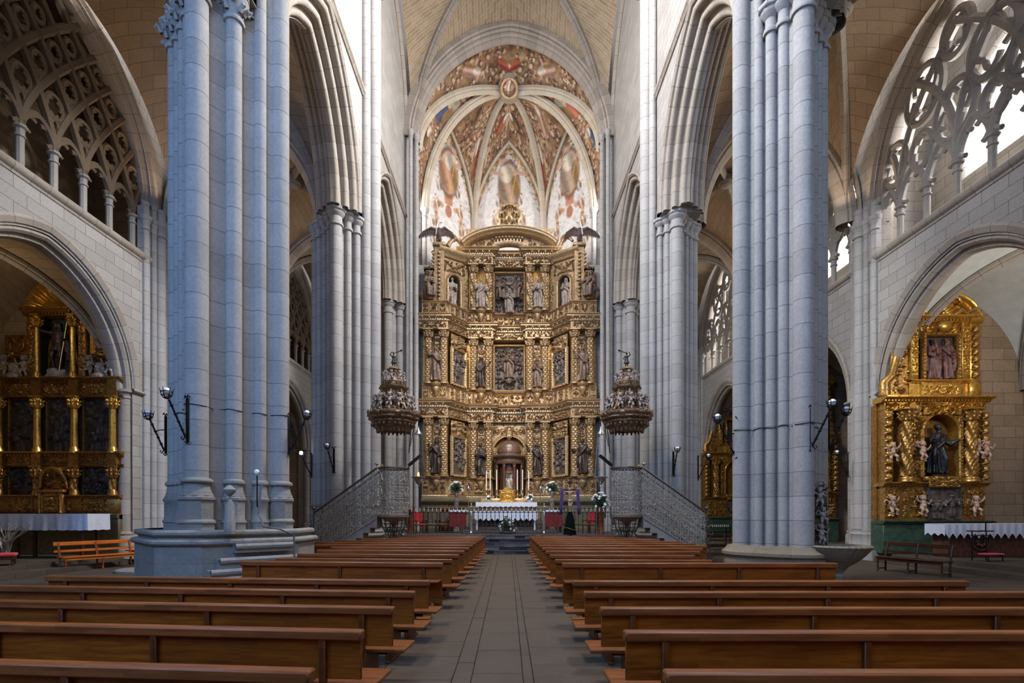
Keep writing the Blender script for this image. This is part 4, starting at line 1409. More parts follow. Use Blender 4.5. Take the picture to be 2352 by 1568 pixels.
def head(mb, c, s=1.0, yaw=0.0, tilt=0.0, beard=True, hair='short', face=(0, -1, 0)):
    """skull, brow, nose, chin, ears, hair"""
    R = Matrix.Rotation(yaw, 4, 'Z') @ Matrix.Rotation(tilt, 4, 'X')
    c = Vector(c)
    def P(x, y, z): return c + (R @ Vector((x, y, z))) * s
    q = R.to_3x3()
    mb.ball(c, 1, 12, 9, (.078 * s, .095 * s, .115 * s), q.to_quaternion())
    mb.ball(P(0, -.03, -.06), .06 * s, 10, 7)
    mb.tube([P(0, -.09, .028), P(0, -.124, -.02), P(0, -.09, -.032)], [.013 * s, .021 * s, .015 * s], 6)
    for sg in (-1, 1):
        mb.tube([P(sg * .012, -.09, .03), P(sg * .055, -.075, .03)], .013 * s, 6)
        mb.ball(P(sg * .03, -.083, .008), .014 * s, 8, 6)
        mb.ball(P(sg * .08, 0, -.005), .022 * s, 8, 6, (.5, 1, 1.3))
        mb.ball(P(sg * .034, -.072, -.03), .024 * s, 8, 6)
    mb.tube([P(-.025, -.087, -.056), P(0, -.095, -.053), P(.025, -.087, -.056)], .009 * s, 6)
    mb.ball(P(0, -.075, -.095), .026 * s, 8, 6)
    if beard:
        mb.ball(P(0, -.06, -.125), .055 * s, 10, 7, (.95, .75, 1.25)); mb.ball(P(0, -.07, -.18), .03 * s, 8, 6, (1, .8, 1.5))
    if hair:
        mb.ball(P(0, .025, .035), .1 * s, 12, 8, (.95, 1, 1.0))
        for k in range(12):
            a = k * 2.4; mb.ball(P(.075 * math.cos(a), .035 + .075 * math.sin(a), .06 + .03 * math.cos(k * 1.7)), .034 * s, 6, 5)
        if hair == 'long':
            for sg in (-1, 1): mb.tube([P(sg * .075, .01, .05), P(sg * .095, .02, -.06), P(sg * .08, .03, -.17)], [.035 * s, .045 * s, .03 * s], 8)
            mb.tube([P(0, .08, .03), P(0, .1, -.1), P(0, .09, -.2)], [.06 * s, .07 * s, .05 * s], 8)


def robed(seed, pose, beard=True, seated=False):
    """standing saint, 1.75 m, facing -Y, feet at z = 0"""
    q = random.Random(seed); mb = MB()
    lean = q.uniform(-.05, .05); ph = q.uniform(0, 6)
    k1, k2 = q.choice([6, 7, 8]), q.choice([11, 13])
    def fold(a, z):
        f = max(.12, 1 - z / 1.5) if z < 1.4 else 0
        return 1 + f * (.2 * math.sin(k1 * a + ph + z * 1.6) + .12 * math.sin(k2 * a - z * 2.2 + ph))
    if not seated:
        prof = [(.02, .03), (.27, .03), (.29, .07), (.27, .2), (.245, .5), (.225, .8), (.2, 1.0), (.2, 1.12), (.215, 1.26), (.21, 1.36), (.17, 1.44), (.09, 1.49), (.06, 1.53), (.055, 1.58)]
        for i in range(len(prof) - 1):
            pass
        rings = []
        zz_ = [.03, .07, .2, .35, .5, .65, .8, .9, 1.0, 1.06, 1.12, 1.2, 1.26, 1.32, 1.36, 1.44, 1.49, 1.53, 1.58]; pz_ = prof[1:]
        prof = [prof[0]] + [(float(np.interp(z_, [b for a, b in pz_], [a for a, b in pz_])), z_) for z_ in zz_]
        mb.lathe(prof, 72, (0, 0, 0), mod=fold, sy=.78)
        mb.v = [(x + lean * math.sin(z * 2.0), y + .02 * math.sin(z * 3), z) for x, y, z in mb.v]
        # bent knee pushing through the robe, toes
        sg = q.choice([-1, 1])
        mb.tube([(sg * .08, -.06, .95), (sg * .11, -.2, .52), (sg * .09, -.16, .06)], [.12, .1, .09], 10)
        for t in (-1, 1): mb.tube([(t * .1, -.12, .05), (t * .12, -.3, .035)], [.05, .035], 8)
        top = 1.40; hz = 1.645; hx = lean * .6
    else:
        prof = [(.02, .55), (.24, .55), (.23, .8), (.2, .95), (.215, 1.1), (.17, 1.2), (.09, 1.25), (.06, 1.29), (.055, 1.34)]
        mb.lathe(prof, 28, (0, .06, 0), mod=fold, sy=.8)
        for t in (-1, 1):
            mb.tube([(t * .12, .05, .62), (t * .17, -.32, .62), (t * .16, -.36, .3), (t * .15, -.34, .05)], [.14, .13, .11, .1], 10)
            mb.tube([(t * .15, -.32, .05), (t * .17, -.52, .04)], [.055, .035], 8)
        # skirt between the knees
        for k in range(5): mb.tube([(-.16 + .08 * k, -.3, .6), (-.16 + .08 * k, -.37 + .02 * (k % 2), .32), (-.17 + .085 * k, -.34, .06)], [.06, .055, .06], 8)
        mb.box(-.26, .26, -.1, .3, 0, .56)
        top = 1.16; hz = 1.42; hx = 0
    head(mb, (hx, -.03, hz), 1.05, q.uniform(-.4, .4), .1, beard, 'long' if q.random() < .6 else 'short')
    def arm(sg, el, ha):
        sh = (hx + sg * .19, -.0, top)
        limb(mb, [sh, el], [.085, .08]); limb(mb, [el, ha], [.075, .055])
        # hanging sleeve
        e = Vector(el); h_ = Vector(ha)
        mb.tube([e, (e + h_) / 2 + Vector((0, 0, -.1)), h_ + Vector((0, 0, -.03))], [.07, .085, .06], 8)
        d = (h_ - e).normalized(); hand(mb, h_ + d * .02, d, (0, 0, 1), 1.15)
    if pose == 'book':
        arm(-1, (-.27, -.12, top - .3), (-.05, -.27, top - .22)); arm(1, (.27, -.08, top - .3), (.1, -.28, top - .3))
        mb.cbox(-.04, .2, -.36, -.29, top - .38, top - .1, .01)
    elif pose == 'staff':
        arm(-1, (-.32, -.06, top - .24), (-.4, -.24, top - .02)); arm(1, (.26, -.1, top - .3), (.1, -.25, top - .42))
        mb.tube([(-.42, -.3, .02), (-.40, -.26, top + .4)], .022, 8)
    elif pose == 'raise':
        arm(-1, (-.36, -.1, top - .1), (-.5, -.22, top + .14)); arm(1, (.27, -.08, top - .3), (.16, -.25, top - .35))
    elif pose == 'pray':
        arm(-1, (-.26, -.1, top - .28), (-.04, -.28, top - .12)); arm(1, (.26, -.1, top - .28), (.04, -.28, top - .12))
    elif pose == 'open':
        arm(-1, (-.33, -.08, top - .22), (-.48, -.26, top - .2)); arm(1, (.28, -.1, top - .3), (.42, -.28, top - .25))
    # mantle: from one shoulder round the hip, with a falling end
    sg = q.choice([-1, 1])
    zb = 1.0 if not seated else .75
    mb.tube([(sg * .16, .08, top + .04), (sg * .18, -.12, top - .05), (0, -.2, zb + .1), (-sg * .2, -.16, zb - .08), (-sg * .25, .05, zb - .1)], [.07, .075, .07, .08, .09], 8)
    mb.tube([(-sg * .22, -.12, zb - .02), (-sg * .27, -.12, zb - .35), (-sg * .25, -.1, zb - .65)], [.07, .075, .04], 8)
    mb.tube([(sg * .19, .1, top), (sg * .27, .1, zb), (sg * .25, .08, .4)], [.09, .11, .1], 8)
    return mb


def putto_mb(seed):
    """nude child, .8 m"""
    q = random.Random(seed); mb = MB(); s = q.choice([-1, 1])
    limb(mb, [(0, 0, .36), (0, 0, .44), (0, -.01, .55)], [.1, .1, .085], 10)
    mb.ball((0, -.05, .42), .085, 10, 7)
    mb.ball((.01 * s, -.01, .71), .095, 12, 8, (.92, 1, 1.05)); mb.ball((0, .02, .74), .1, 12, 8)
    mb.ball((.01 * s, -.102, .695), .019, 8, 6); mb.ball((.05, -.07, .675), .036, 8, 6); mb.ball((-.05, -.07, .675), .036, 8, 6); mb.ball((0, -.085, .64), .024, 8, 6)
    mb.tube([(-.065, -.082, .735), (0, -.1, .73), (.065, -.082, .735)], .016, 6)
    for k in range(14): mb.ball((.085 * math.cos(k * 2.4), .02 + .08 * math.sin(k * 2.4), .76 + .035 * math.cos(k)), .036, 6, 5)
    for g in (-1, 1): mb.tube([(g * .05, .07, .56), (g * .16, .13, .66), (g * .24, .14, .58), (g * .2, .12, .44)], [.03, .045, .035, .015], 6)
    limb(mb, [(0, 0, .58), (0, 0, .64)], [.045, .045])
    limb(mb, [(-.06 * s, 0, .34), (-.09 * s, -.09, .19), (-.06 * s, -.03, .04)], [.07, .052, .038]); mb.tube([(-.06 * s, -.03, .03), (-.07 * s, -.11, .02)], [.035, .025], 8)
    limb(mb, [(.06 * s, 0, .34), (.12 * s, -.13, .25), (.13 * s, -.06, .1)], [.07, .052, .036]); mb.tube([(.13 * s, -.06, .09), (.14 * s, -.14, .07)], [.034, .024], 8)
    limb(mb, [(-.1 * s, 0, .56), (-.19 * s, -.05, .48), (-.2 * s, -.13, .58)], [.045, .038, .03]); hand(mb, (-.2 * s, -.14, .6), (0, -.2, 1), (0, 1, 0), .55)
    limb(mb, [(.1 * s, 0, .56), (.2 * s, .0, .6), (.27 * s, -.03, .72)], [.045, .036, .028]); hand(mb, (.28 * s, -.03, .74), (.4, 0, 1), (0, 1, 0), .55)
    return mb


STAT = {}
for nm_, args in (('book', (3, 'book', True)), ('staff', (5, 'staff', True)), ('raise', (8, 'raise', True)), ('pray', (9, 'pray', False)), ('open', (12, 'open', True)), ('bookb', (15, 'book', False))):
    STAT[nm_] = remeshed(robed(*args), 'robed_figure', .015, 1)
STAT['seated'] = remeshed(robed(4, 'book', True, True), 'seated_figure', .015, 1)
STAT['seatedb'] = remeshed(robed(6, 'open', True, True), 'seated_figure', .015, 1)
PUT = [remeshed(putto_mb(k), 'putto', .0105, 1) for k in (1, 2, 3)]


_pc = {}


def place(me, name, mat, loc, scale=1.0, rot=0.0, parent=None, mirror=False):
    key = (me.name, mat.name)
    if key not in _pc:
        m2 = me.copy(); m2.materials.clear(); m2.materials.append(mat); _pc[key] = m2
    m2 = _pc[key]
    o = bpy.data.objects.new(name, m2); C.objects.link(o)
    o.scale = (-scale if mirror else scale, scale, scale)
    if parent is not None:
        o.parent = parent
        o.matrix_parent_inverse = Matrix.LocRotScale(parent.location, parent.rotation_euler, parent.scale).inverted()
    o.location = loc; o.rotation_euler = (0, 0, rot)
    return o


_mc = {}
def statue(kind, label, loc, scale, rot=0.0, mat='statue', base=True, group=None, mirror=False, name='saint_statue', base_mat=None):
    """figure standing on its own little carved base"""
    t = thing(name, label, 'statue', loc, rot, group)
    key = (kind, mat)
    if key not in _mc:
        m2 = STAT[kind].copy(); m2.materials.clear(); m2.materials.append(M[mat]); _mc[key] = m2
    o = bpy.data.objects.new('body', _mc[key]); C.objects.link(o); o.parent = t
    o.scale = (-scale if mirror else scale, scale, scale); o.location = (0, 0, .1)
    b = MB(); b.lathe([(.3, 0), (.31, .03), (.27, .05), (.27, .08), (.29, .1), (.02, .11)], 8)
    b.build('base', base_mat or M['statuedark'], t)
    return t
# ---------------------------------------------------------------- high altarpiece
ALT = thing('altarpiece', 'towering gilded altarpiece of three carved tiers filling the apse', 'altarpiece', (0, 34.0, .86))
def apart(mb, name, mat, parent=ALT, label=None, angle=38): return mb.build(name, mat, parent, angle, world=True, label=label)
Zt = dict(base=.86, pred=2.99, c1=4.19, k1=7.4, e1=7.82, n1=8.38, p2=8.85, c2=9.85, k2=12.76, e2=13.18, n2=13.68, p3=14.05, c3=14.95, k3=17.5, e3=17.9, n3=18.45, top=18.9)
SY, IY, CY = 32.0, 33.72, 34.3


def mirrored(pts): return pts + [(-x, y) for x, y in pts[::-1]]


PL = mirrored([(-5.7, SY - .05), (-3.78, SY - .05), (-3.72, SY + .25), (-2.9, IY - .3), (-2.86, IY - .12), (-1.08, IY - .12), (-1.08, CY - .18)])
PLB = mirrored([(-5.35, SY), (-3.85, SY), (-3.75, SY + .3), (-2.9, IY - .2), (-2.82, IY), (-1.1, IY), (-1.1, CY)])
PLT = mirrored([(-2.95, IY + .3), (-2.95, IY - .12), (-1.08, IY - .12), (-1.08, CY - .18)])


def resample(path, step):
    out = []; carry = 0.0
    for a, b in zip(path, path[1:]):
        a = Vector((*a, 0)); b = Vector((*b, 0)); L = (b - a).length
        t = carry
        while t < L:
            out.append((a.lerp(b, t / L), (b - a).normalized())); t += step
        carry = t - L
    return out


def entablature(z0, z1, z2, path, k):
    """frieze with carved foliage from z0 to z1, dentilled cornice from z1 to z2"""
    f = MB()
    f.sweep([(x, y, 0) for x, y in path], [(-.9, z0), (.1, z0), (.13, z0 + .03), (.08, z0 + .09), (.03, z0 + .1), (.03, z1 - .02), (-.9, z1)], (0, 0, 1))
    for i, (a, b) in enumerate(zip(path, path[1:])):
        a = Vector((*a, 0)); b = Vector((*b, 0)); L = (b - a).length
        if L < .5: continue
        d = (b - a).normalized(); n = Vector((d.y, -d.x, 0))
        scroll_panel(f, a + n * .035 + d * .06 + Vector((0, 0, z0 + .12)), d, (0, 0, 1), L - .12, z1 - z0 - .16, .16, 100 * k + i, True, .028, 1.3)
    apart(f, 'frieze', M['gold'])
    c = MB(); h = z2 - z1
    c.sweep([(x, y, 0) for x, y in path], [(-.9, z1 - .01), (.06, z1 - .01), (.08, z1 + .08 * h), (.08, z1 + .34 * h), (.16, z1 + .36 * h), (.2, z1 + .42 * h), (.26, z1 + .58 * h), (.34, z1 + .64 * h), (.34, z1 + .78 * h), (.38, z1 + .82 * h), (.44, z1 + .96 * h), (.44, z2), (-.9, z2 + .01)], (0, 0, 1))
    for p, d in resample(path, .15):
        n = Vector((d.y, -d.x, 0)); o = p + n * .12
        q = [o - d * .045 - n * .1, o + d * .045 - n * .1, o + d * .045 + n * .07, o - d * .045 + n * .07]
        c.prism([(v.x, v.y) for v in q], z1 + .1 * h, z1 + .33 * h)
    for p, d in resample(path, .42):
        n = Vector((d.y, -d.x, 0)); o = p + n * .22
        c.ball(tuple(o + Vector((0, 0, z1 + .5 * h))), .08, 8, 6)
    apart(c, 'cornice', M['goldplain'])


# olive painted stone plinth
g = MB()
g.sweep([(x, y, 0) for x, y in PLB], [(-.9, .86), (.3, .86), (.3, 1.05), (.22, 1.12), (.16, 1.16), (.16, 2.45), (.22, 2.5), (.3, 2.62), (.34, 2.66), (.34, 2.78), (.2, 2.86), (.14, 2.99), (-.9, 2.99)], (0, 0, 1))
for i, (a, b) in enumerate(zip(PLB, PLB[1:])):
    a = Vector((*a, 0)); b = Vector((*b, 0)); L = (b - a).length
    if L < .9: continue
    d = (b - a).normalized(); n = Vector((d.y, -d.x, 0))
    frame_mb(g, a + n * .17 + d * .2 + Vector((0, 0, 1.35)), d, (0, 0, 1), L - .4, .9, .08, .04)
apart(g, 'plinth', M['greenbase'])

# back boards of every bay
bk = MB()
for z0, z1 in ((2.9, 7.9), (8.8, 13.2)):
    bk.sweep([(x, y + .42, 0) for x, y in PLB], [(0, z0), (0, z1)], (0, 0, 1))
bk.sweep([(x, y + .42, 0) for x, y in PLT], [(0, 14), (0, 18.9)], (0, 0, 1))
apart(bk, 'back_board', M['golddull'])

entablature(Zt['e1'], Zt['n1'], Zt['p2'], PL, 1)
entablature(Zt['e2'], Zt['n2'], Zt['p3'], PL, 2)
entablature(Zt['e3'], Zt['n3'], Zt['top'], PLT, 3)


def pedestal_zone(z0, z1, path, k, centre=True):
    p = MB()
    p.sweep([(x, y, 0) for x, y in path], [(-.9, z0), (.12, z0), (.12, z0 + .07), (.03, z0 + .12), (.03, z1 - .12), (.1, z1 - .08), (.14, z1 - .05), (.14, z1), (-.9, z1)], (0, 0, 1))
    for i, (a, b) in enumerate(zip(path, path[1:])):
        a = Vector((*a, 0)); b = Vector((*b, 0)); L = (b - a).length
        if L < .9: continue
        if not centre and abs((a.x + b.x) / 2) < .2: continue
        d = (b - a).normalized(); n = Vector((d.y, -d.x, 0))
        cuts = [0, .3, .7, 1] if L < 2 else [0, .5, 1]
        for u0, u1 in zip(cuts, cuts[1:]):
            o = a + n * .04 + d * (L * u0 + .07) + Vector((0, 0, z0 + .19)); w_ = L * (u1 - u0) - .14; h_ = z1 - z0 - .38
            pf = MB(); frame_mb(pf, o, d, (0, 0, 1), w_, h_, .055, .07); apart(pf, 'panel_frame', M['goldplain'])
            scroll_panel(p, o, d, (0, 0, 1), w_, h_, .18, 300 * k + i * 7 + int(u0 * 10), True, .03)
    apart(p, 'pedestal_zone', M['gold'])


pedestal_zone(Zt['pred'], Zt['c1'], PLB, 1, False)
pedestal_zone(Zt['p2'], Zt['c2'], PLB, 2)
pedestal_zone(Zt['p3'], Zt['c3'], PLB, 3)

# richly carved columns: one built, the others copied
def column_mb(z0, z1, r, kind):
    """base at 0"""
    H = z1 - z0; mb = MB()
    mb.lathe([(r * 1.5, 0), (r * 1.5, .08), (r * 1.35, .1), (r * 1.4, .15), (r * 1.1, .2), (r, .24)], 16)
    def mod(a, z):
        if kind == 'scale': return 1 + .3 * abs(math.sin(4 * a + z * 11) * math.sin(4 * a - z * 11)) - .1 + .05 * math.sin(z * 45)
        if kind == 'spiral': return 1 + .2 * math.sin(4 * a + z * 8) + .11 * math.sin(9 * a - z * 23)
        return 1 + .05 * math.cos(12 * a)
    nz = int((H - .75) / .035)
    mb.lathe([(r * (1 - .1 * k / nz), .24 + (H - .75) * k / nz) for k in range(nz + 1)], 32, mod=mod, cap=False)
    zc = H - .5
    mb.lathe([(r * .92, zc), (r * 1.12, zc + .02), (r * .95, zc + .05), (r * 1.0, zc + .15), (r * 1.2, zc + .3), (r * 1.5, zc + .42), (r * 1.4, zc + .44)], 16)
    mb.box(-r * 1.6, r * 1.6, -r * 1.6, r * 1.6, zc + .43, zc + .5)
    for k in range(8):
        a = PI / 4 * k + PI / 8; o = Vector((math.cos(a), math.sin(a), 0))
        for zz, e in ((.06, 1.0), (.2, 1.15)):
            p = o * r * e + Vector((0, 0, zc + zz))
            mb.tube([p, p + o * .03 + Vector((0, 0, .09)), p + o * .1 + Vector((0, 0, .13)), p + o * .11 + Vector((0, 0, .08))], [.05, .055, .04, .02], 6)
    return mb


def put(o, loc):
    o.matrix_parent_inverse = Matrix.Translation(-Vector(o.parent.location)) if o.parent else Matrix()
    o.location = loc


CM = {}
for tier, (z0, z1, kind) in enumerate(((Zt['c1'], Zt['e1'], 'scale'), (Zt['c2'], Zt['e2'], 'scale'), (Zt['c3'], Zt['e3'], 'spiral'))):
    me = column_mb(z0, z1, .2, kind).mesh('column'); me.materials.append(M['gold'])
    xs_ = [(-2.3, IY - .05), (-1.33, IY - .05)]
    if tier < 2: xs_ = [(-4.95, SY - .02), (-4.0, SY - .02)] + xs_
    for x, y in mirrored(xs_):
        o = link('column', me, ALT); put(o, (x, y, z0))

# carved panels behind the statues
for z0, z1 in ((Zt['c1'], Zt['e1']), (Zt['c2'], Zt['e2']), (Zt['c3'], Zt['e3'])):
    for x, y in mirrored([(-4.475, SY + .4), (-1.815, IY + .4)]):
        if z0 > 14 and abs(x) > 3: continue
        p = MB()
        o = (x - .22, y, z0 + 1.3); h_ = z1 - z0 - 1.55
        scroll_panel(p, o, (1, 0, 0), (0, 0, 1), .44, h_, .1, int(z0 * 10) + int(x * 10), True, .03)
        frame_mb(p, o, (1, 0, 0), (0, 0, 1), .44, h_, .06, .07)
        apart(p, 'niche_panel', M['gold'])
        c = MB()      # bracket under the statue
        c.lathe([(.02, z0 - .75), (.08, z0 - .7), (.14, z0 - .5), (.26, z0 - .25), (.22, z0 - .2), (.36, z0 - .08), (.36, z0 + .02), (.02, z0 + .03)], 14, (x, y - .5, 0), mod=lambda a, z: 1 + .08 * math.cos(7 * a))
        apart(c, 'bracket', M['gold'])

# narrative reliefs in the slanting bays
for s in (-1, 1):
    A = Vector((-3.72, SY + .3, 0)); B = Vector((-2.9, IY - .12, 0))
    if s > 0: A, B = Vector((2.9, IY - .12, 0)), Vector((3.72, SY + .3, 0))
    d = (B - A).normalized(); n = Vector((d.y, -d.x, 0)); L = (B - A).length
    for z0, z1, sd in ((Zt['c1'], Zt['e1'], 1), (Zt['c2'], Zt['e2'], 2)):
        hgt = z1 - z0
        o = A + n * .1 + d * .16 + Vector((0, 0, z0 + .2)); w_ = L - .32; h_ = hgt * .62
        r = MB(); panel(r, o, d, (0, 0, 1), w_, h_, .26, lambda a, b, w_=w_, h_=h_, sd=sd: h_figures(a, b, w_, h_, 60 + sd * 3 + s), .02)
        rel = apart(r, 'relief', M['relief'], label='dark painted narrative relief')
        fr = MB(); frame_mb(fr, o - n * .02, d, (0, 0, 1), w_, h_, .13, .16)
        for v in range(int(h_ / .16)):
            for u in (-.07, w_ + .07): fr.ball(tuple(o + d * u + n * .12 + Vector((0, 0, .08 + .16 * v))), .05, 6, 5)
        apart(fr, 'relief_frame', M['goldplain'])
        t = MB()
        scroll_panel(t, o + Vector((0, 0, h_ + .15)) - d * .1, d, (0, 0, 1), L - .12, hgt - h_ - .45, .26, 80 + sd + s, True, .035, .7)
        apart(t, 'scrollwork_panel', M['gold'])
        q = MB()
        for k in range(7): q.ball(tuple(o + d * (w_ * (k + .5) / 7) + n * .1 + Vector((0, 0, -.12))), .1, 8, 6, (1, 1, .8))
        apart(q, 'carved_heads', M['gold'])

# central reliefs of tiers two and three
for (z0, z1, sd, nm_) in ((Zt['c2'] + .15, Zt['e2'] - .35, 5, 'virgin'), (Zt['c3'] + .1, Zt['e3'] - .3, 7, 'coronation')):
    w_, h_ = 1.86, z1 - z0
    o = Vector((-.93, CY + .05, z0))
    r = MB()
    figs = [(.14, .06, .22), (.86, .06, .22), (.12, .38, .2), (.88, .38, .2), (.15, .68, .2), (.85, .68, .2), (.5, .0, .2), (.32, .8, .16), (.68, .8, .16)]
    panel(r, o, (1, 0, 0), (0, 0, 1), w_, h_, .22, lambda a, b, w_=w_, h_=h_, sd=sd, figs=figs: np.maximum(h_figures(a, b, w_, h_, sd, figs), .6 * h_scroll(a, b, w_, h_, sd + 4, True, 1.2)), .026)
    rel = apart(r, 'relief', M['reliefdark'] if nm_ == 'virgin' else M['relief'], label='large central relief')
    fr = MB(); frame_mb(fr, o - Vector((0, .04, 0)), (1, 0, 0), (0, 0, 1), w_, h_, .15, .2)
    for v in range(int(h_ / .15)):
        for u in (-.08, w_ + .08): fr.ball((o.x + u, o.y - .18, o.z + .08 + .15 * v), .05, 6, 5)
    apart(fr, 'relief_frame', M['goldplain'])
    if nm_ == 'virgin':
        place(STAT['pray'], 'relief_figure', M['statue'], (0, CY - .12, z0 + .75), 1.05, 0, rel)
        gm = MB(); gm.ball((0, CY - .15, z0 + .6), .24, 12, 8); gm.tube([(-.4, CY - .2, z0 + .75), (0, CY - .32, z0 + .42), (.4, CY - .2, z0 + .75)], [.02, .06, .02], 8)
        apart(gm, 'globe', M['relief'], rel)
    else:
        place(STAT['pray'], 'relief_figure', M['statuepale'], (.02, CY - .3, z0 - .1), .9, 0, rel)
        place(STAT['seated'], 'relief_figure', M['statue'], (-.62, CY - .05, z0 + .85), .95, .5, rel)
        place(STAT['seatedb'], 'relief_figure', M['statue'], (.62, CY - .05, z0 + .85), .95, -.5, rel)
        ds = MB(); ds.ball((0, CY - .1, z0 + 1.9), .13, 10, 7, (1.5, .7, .7))
        for k in range(12):
            a = PI * k / 6; ds.tube([(.16 * math.cos(a), CY - .02, z0 + 1.9 + .16 * math.sin(a)), (.36 * math.cos(a), CY - .02, z0 + 1.9 + .36 * math.sin(a))], [.025, .008], 5)
        apart(ds, 'dove_and_rays', M['statuepale'], rel)

# arch of the tabernacle niche (tier one, centre)
am = MB()
path = [(x, CY, 5.95 + z) for x, z in pointed(1.0, 1.0, 14)]
path = [(1.0, CY, 3.0)] + path + [(-1.0, CY, 3.0)]
am.sweep(path, [(.24, -.3), (.24, .03), (.18, .1), (.08, .06), (.03, .12), (0, .02), (0, -.75)], (0, -1, 0))
apart(am, 'niche_arch', M['goldplain'])
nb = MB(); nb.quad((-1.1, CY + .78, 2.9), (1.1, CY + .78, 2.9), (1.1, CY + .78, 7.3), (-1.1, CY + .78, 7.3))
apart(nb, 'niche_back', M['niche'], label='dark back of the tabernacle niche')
sp = MB()
cols_ = [(-1.1 + 2.2 * k / 40) for k in range(41)]
sp.grid([[(x, CY - .02, (5.95 + math.sqrt(max(0, 1.02 ** 2 - x * x))) if abs(x) < 1.02 else 5.95) for x in cols_], [(x, CY - .02, 7.85) for x in cols_]])
scroll_panel(sp, (-1.05, CY - .04, 7.08), (1, 0, 0), (0, 0, 1), 2.1, .7, .12, 91, True, .03)
sp.ball((0, CY - .3, 7.1), .22, 12, 8, (1, .7, 1.2))
apart(sp, 'spandrel', M['gold'])

# segmental pediment with coffered soffit and crest
pm = MB()
def seg_z(x): return 18.9 + 1.55 * math.sqrt(max(0, 1 - (x / 3.3) ** 2)) - .25
xs2 = [-3.05 + 6.1 * k / 40 for k in range(41)]
pm.sweep([(x, IY - .2, max(18.92, seg_z(x))) for x in xs2[::-1]], [(-.32, -.6), (-.32, .1), (-.26, .16), (-.2, .12), (-.16, .3), (-.08, .36), (-.04, .34), (.0, .42), (.05, .42), (.05, -.6)], (0, -1, 0))
apart(pm, 'pediment', M['goldplain'])
tp = MB()
scr = lambda x0, x1, s_: panel(tp, (x0, IY + .1, 18.9), (1, 0, 0), (0, 0, 1), x1 - x0, 1.45, .22, lambda a, b: h_scroll(a, b, x1 - x0, 1.45, s_, False, 1.2) * (18.9 + b * 1.45 < np.vectorize(seg_z)(x0 + a * (x1 - x0)) - .02), .035)
scr(-2.8, -.95, 5); scr(.95, 2.8, 6)
for k in range(9):       # coffers under the central arch
    x = -.85 + 1.7 * k / 8
    for j in range(3):
        tp.cbox(x - .07, x + .07, IY - .1 + .18 * j, IY + .04 + .18 * j, seg_z(x) - .5, seg_z(x) - .36, .02)
tp.sweep([(x, IY - .1, 18.95 + .45 * math.sqrt(max(0, 1 - (x / 1.15) ** 2))) for x in [1.1 - 2.2 * k / 20 for k in range(21)]], [(-.3, -.1), (-.3, .1), (-.12, .22), (0, .22), (.04, -.1)], (0, -1, 0))
apart(tp, 'tympanum', M['gold'])
cr = MB()
panel(cr, (-.62, IY - .22, 20.1), (1, 0, 0), (0, 0, 1), 1.24, 1.65, .34,
      lambda a, b: np.maximum(h_scroll(a, b, 1.24, 1.65, 44, True, 1.4), .8 * sm(1.2 - np.hypot((a - .5) / .24, (b - .55) / .3))) * (np.hypot((a - .5) / .52, (b - .48) / .52) < 1), .03)
cr.ball((0, IY - .1, 20.95), .56, 18, 10, (1, .3, 1.35)); cr.ball((0, IY - .12, 21.75), .22, 10, 7, (1.2, .7, .8))
for s in (-1, 1):
    cr.tube([(s * .4, IY - .1, 20.3), (s * .9, IY - .1, 20.45), (s * 1.05, IY - .1, 20.2), (s * 1.6, IY - .1, 20.05)], [.1, .09, .07, .05], 8)
    cr.tube([(s * .5, IY - .2, 20.6), (s * .72, IY - .2, 20.9), (s * .66, IY - .2, 21.3), (s * .4, IY - .2, 21.5)], [.1, .11, .1, .06], 8)
apart(cr, 'crest', M['gold'])

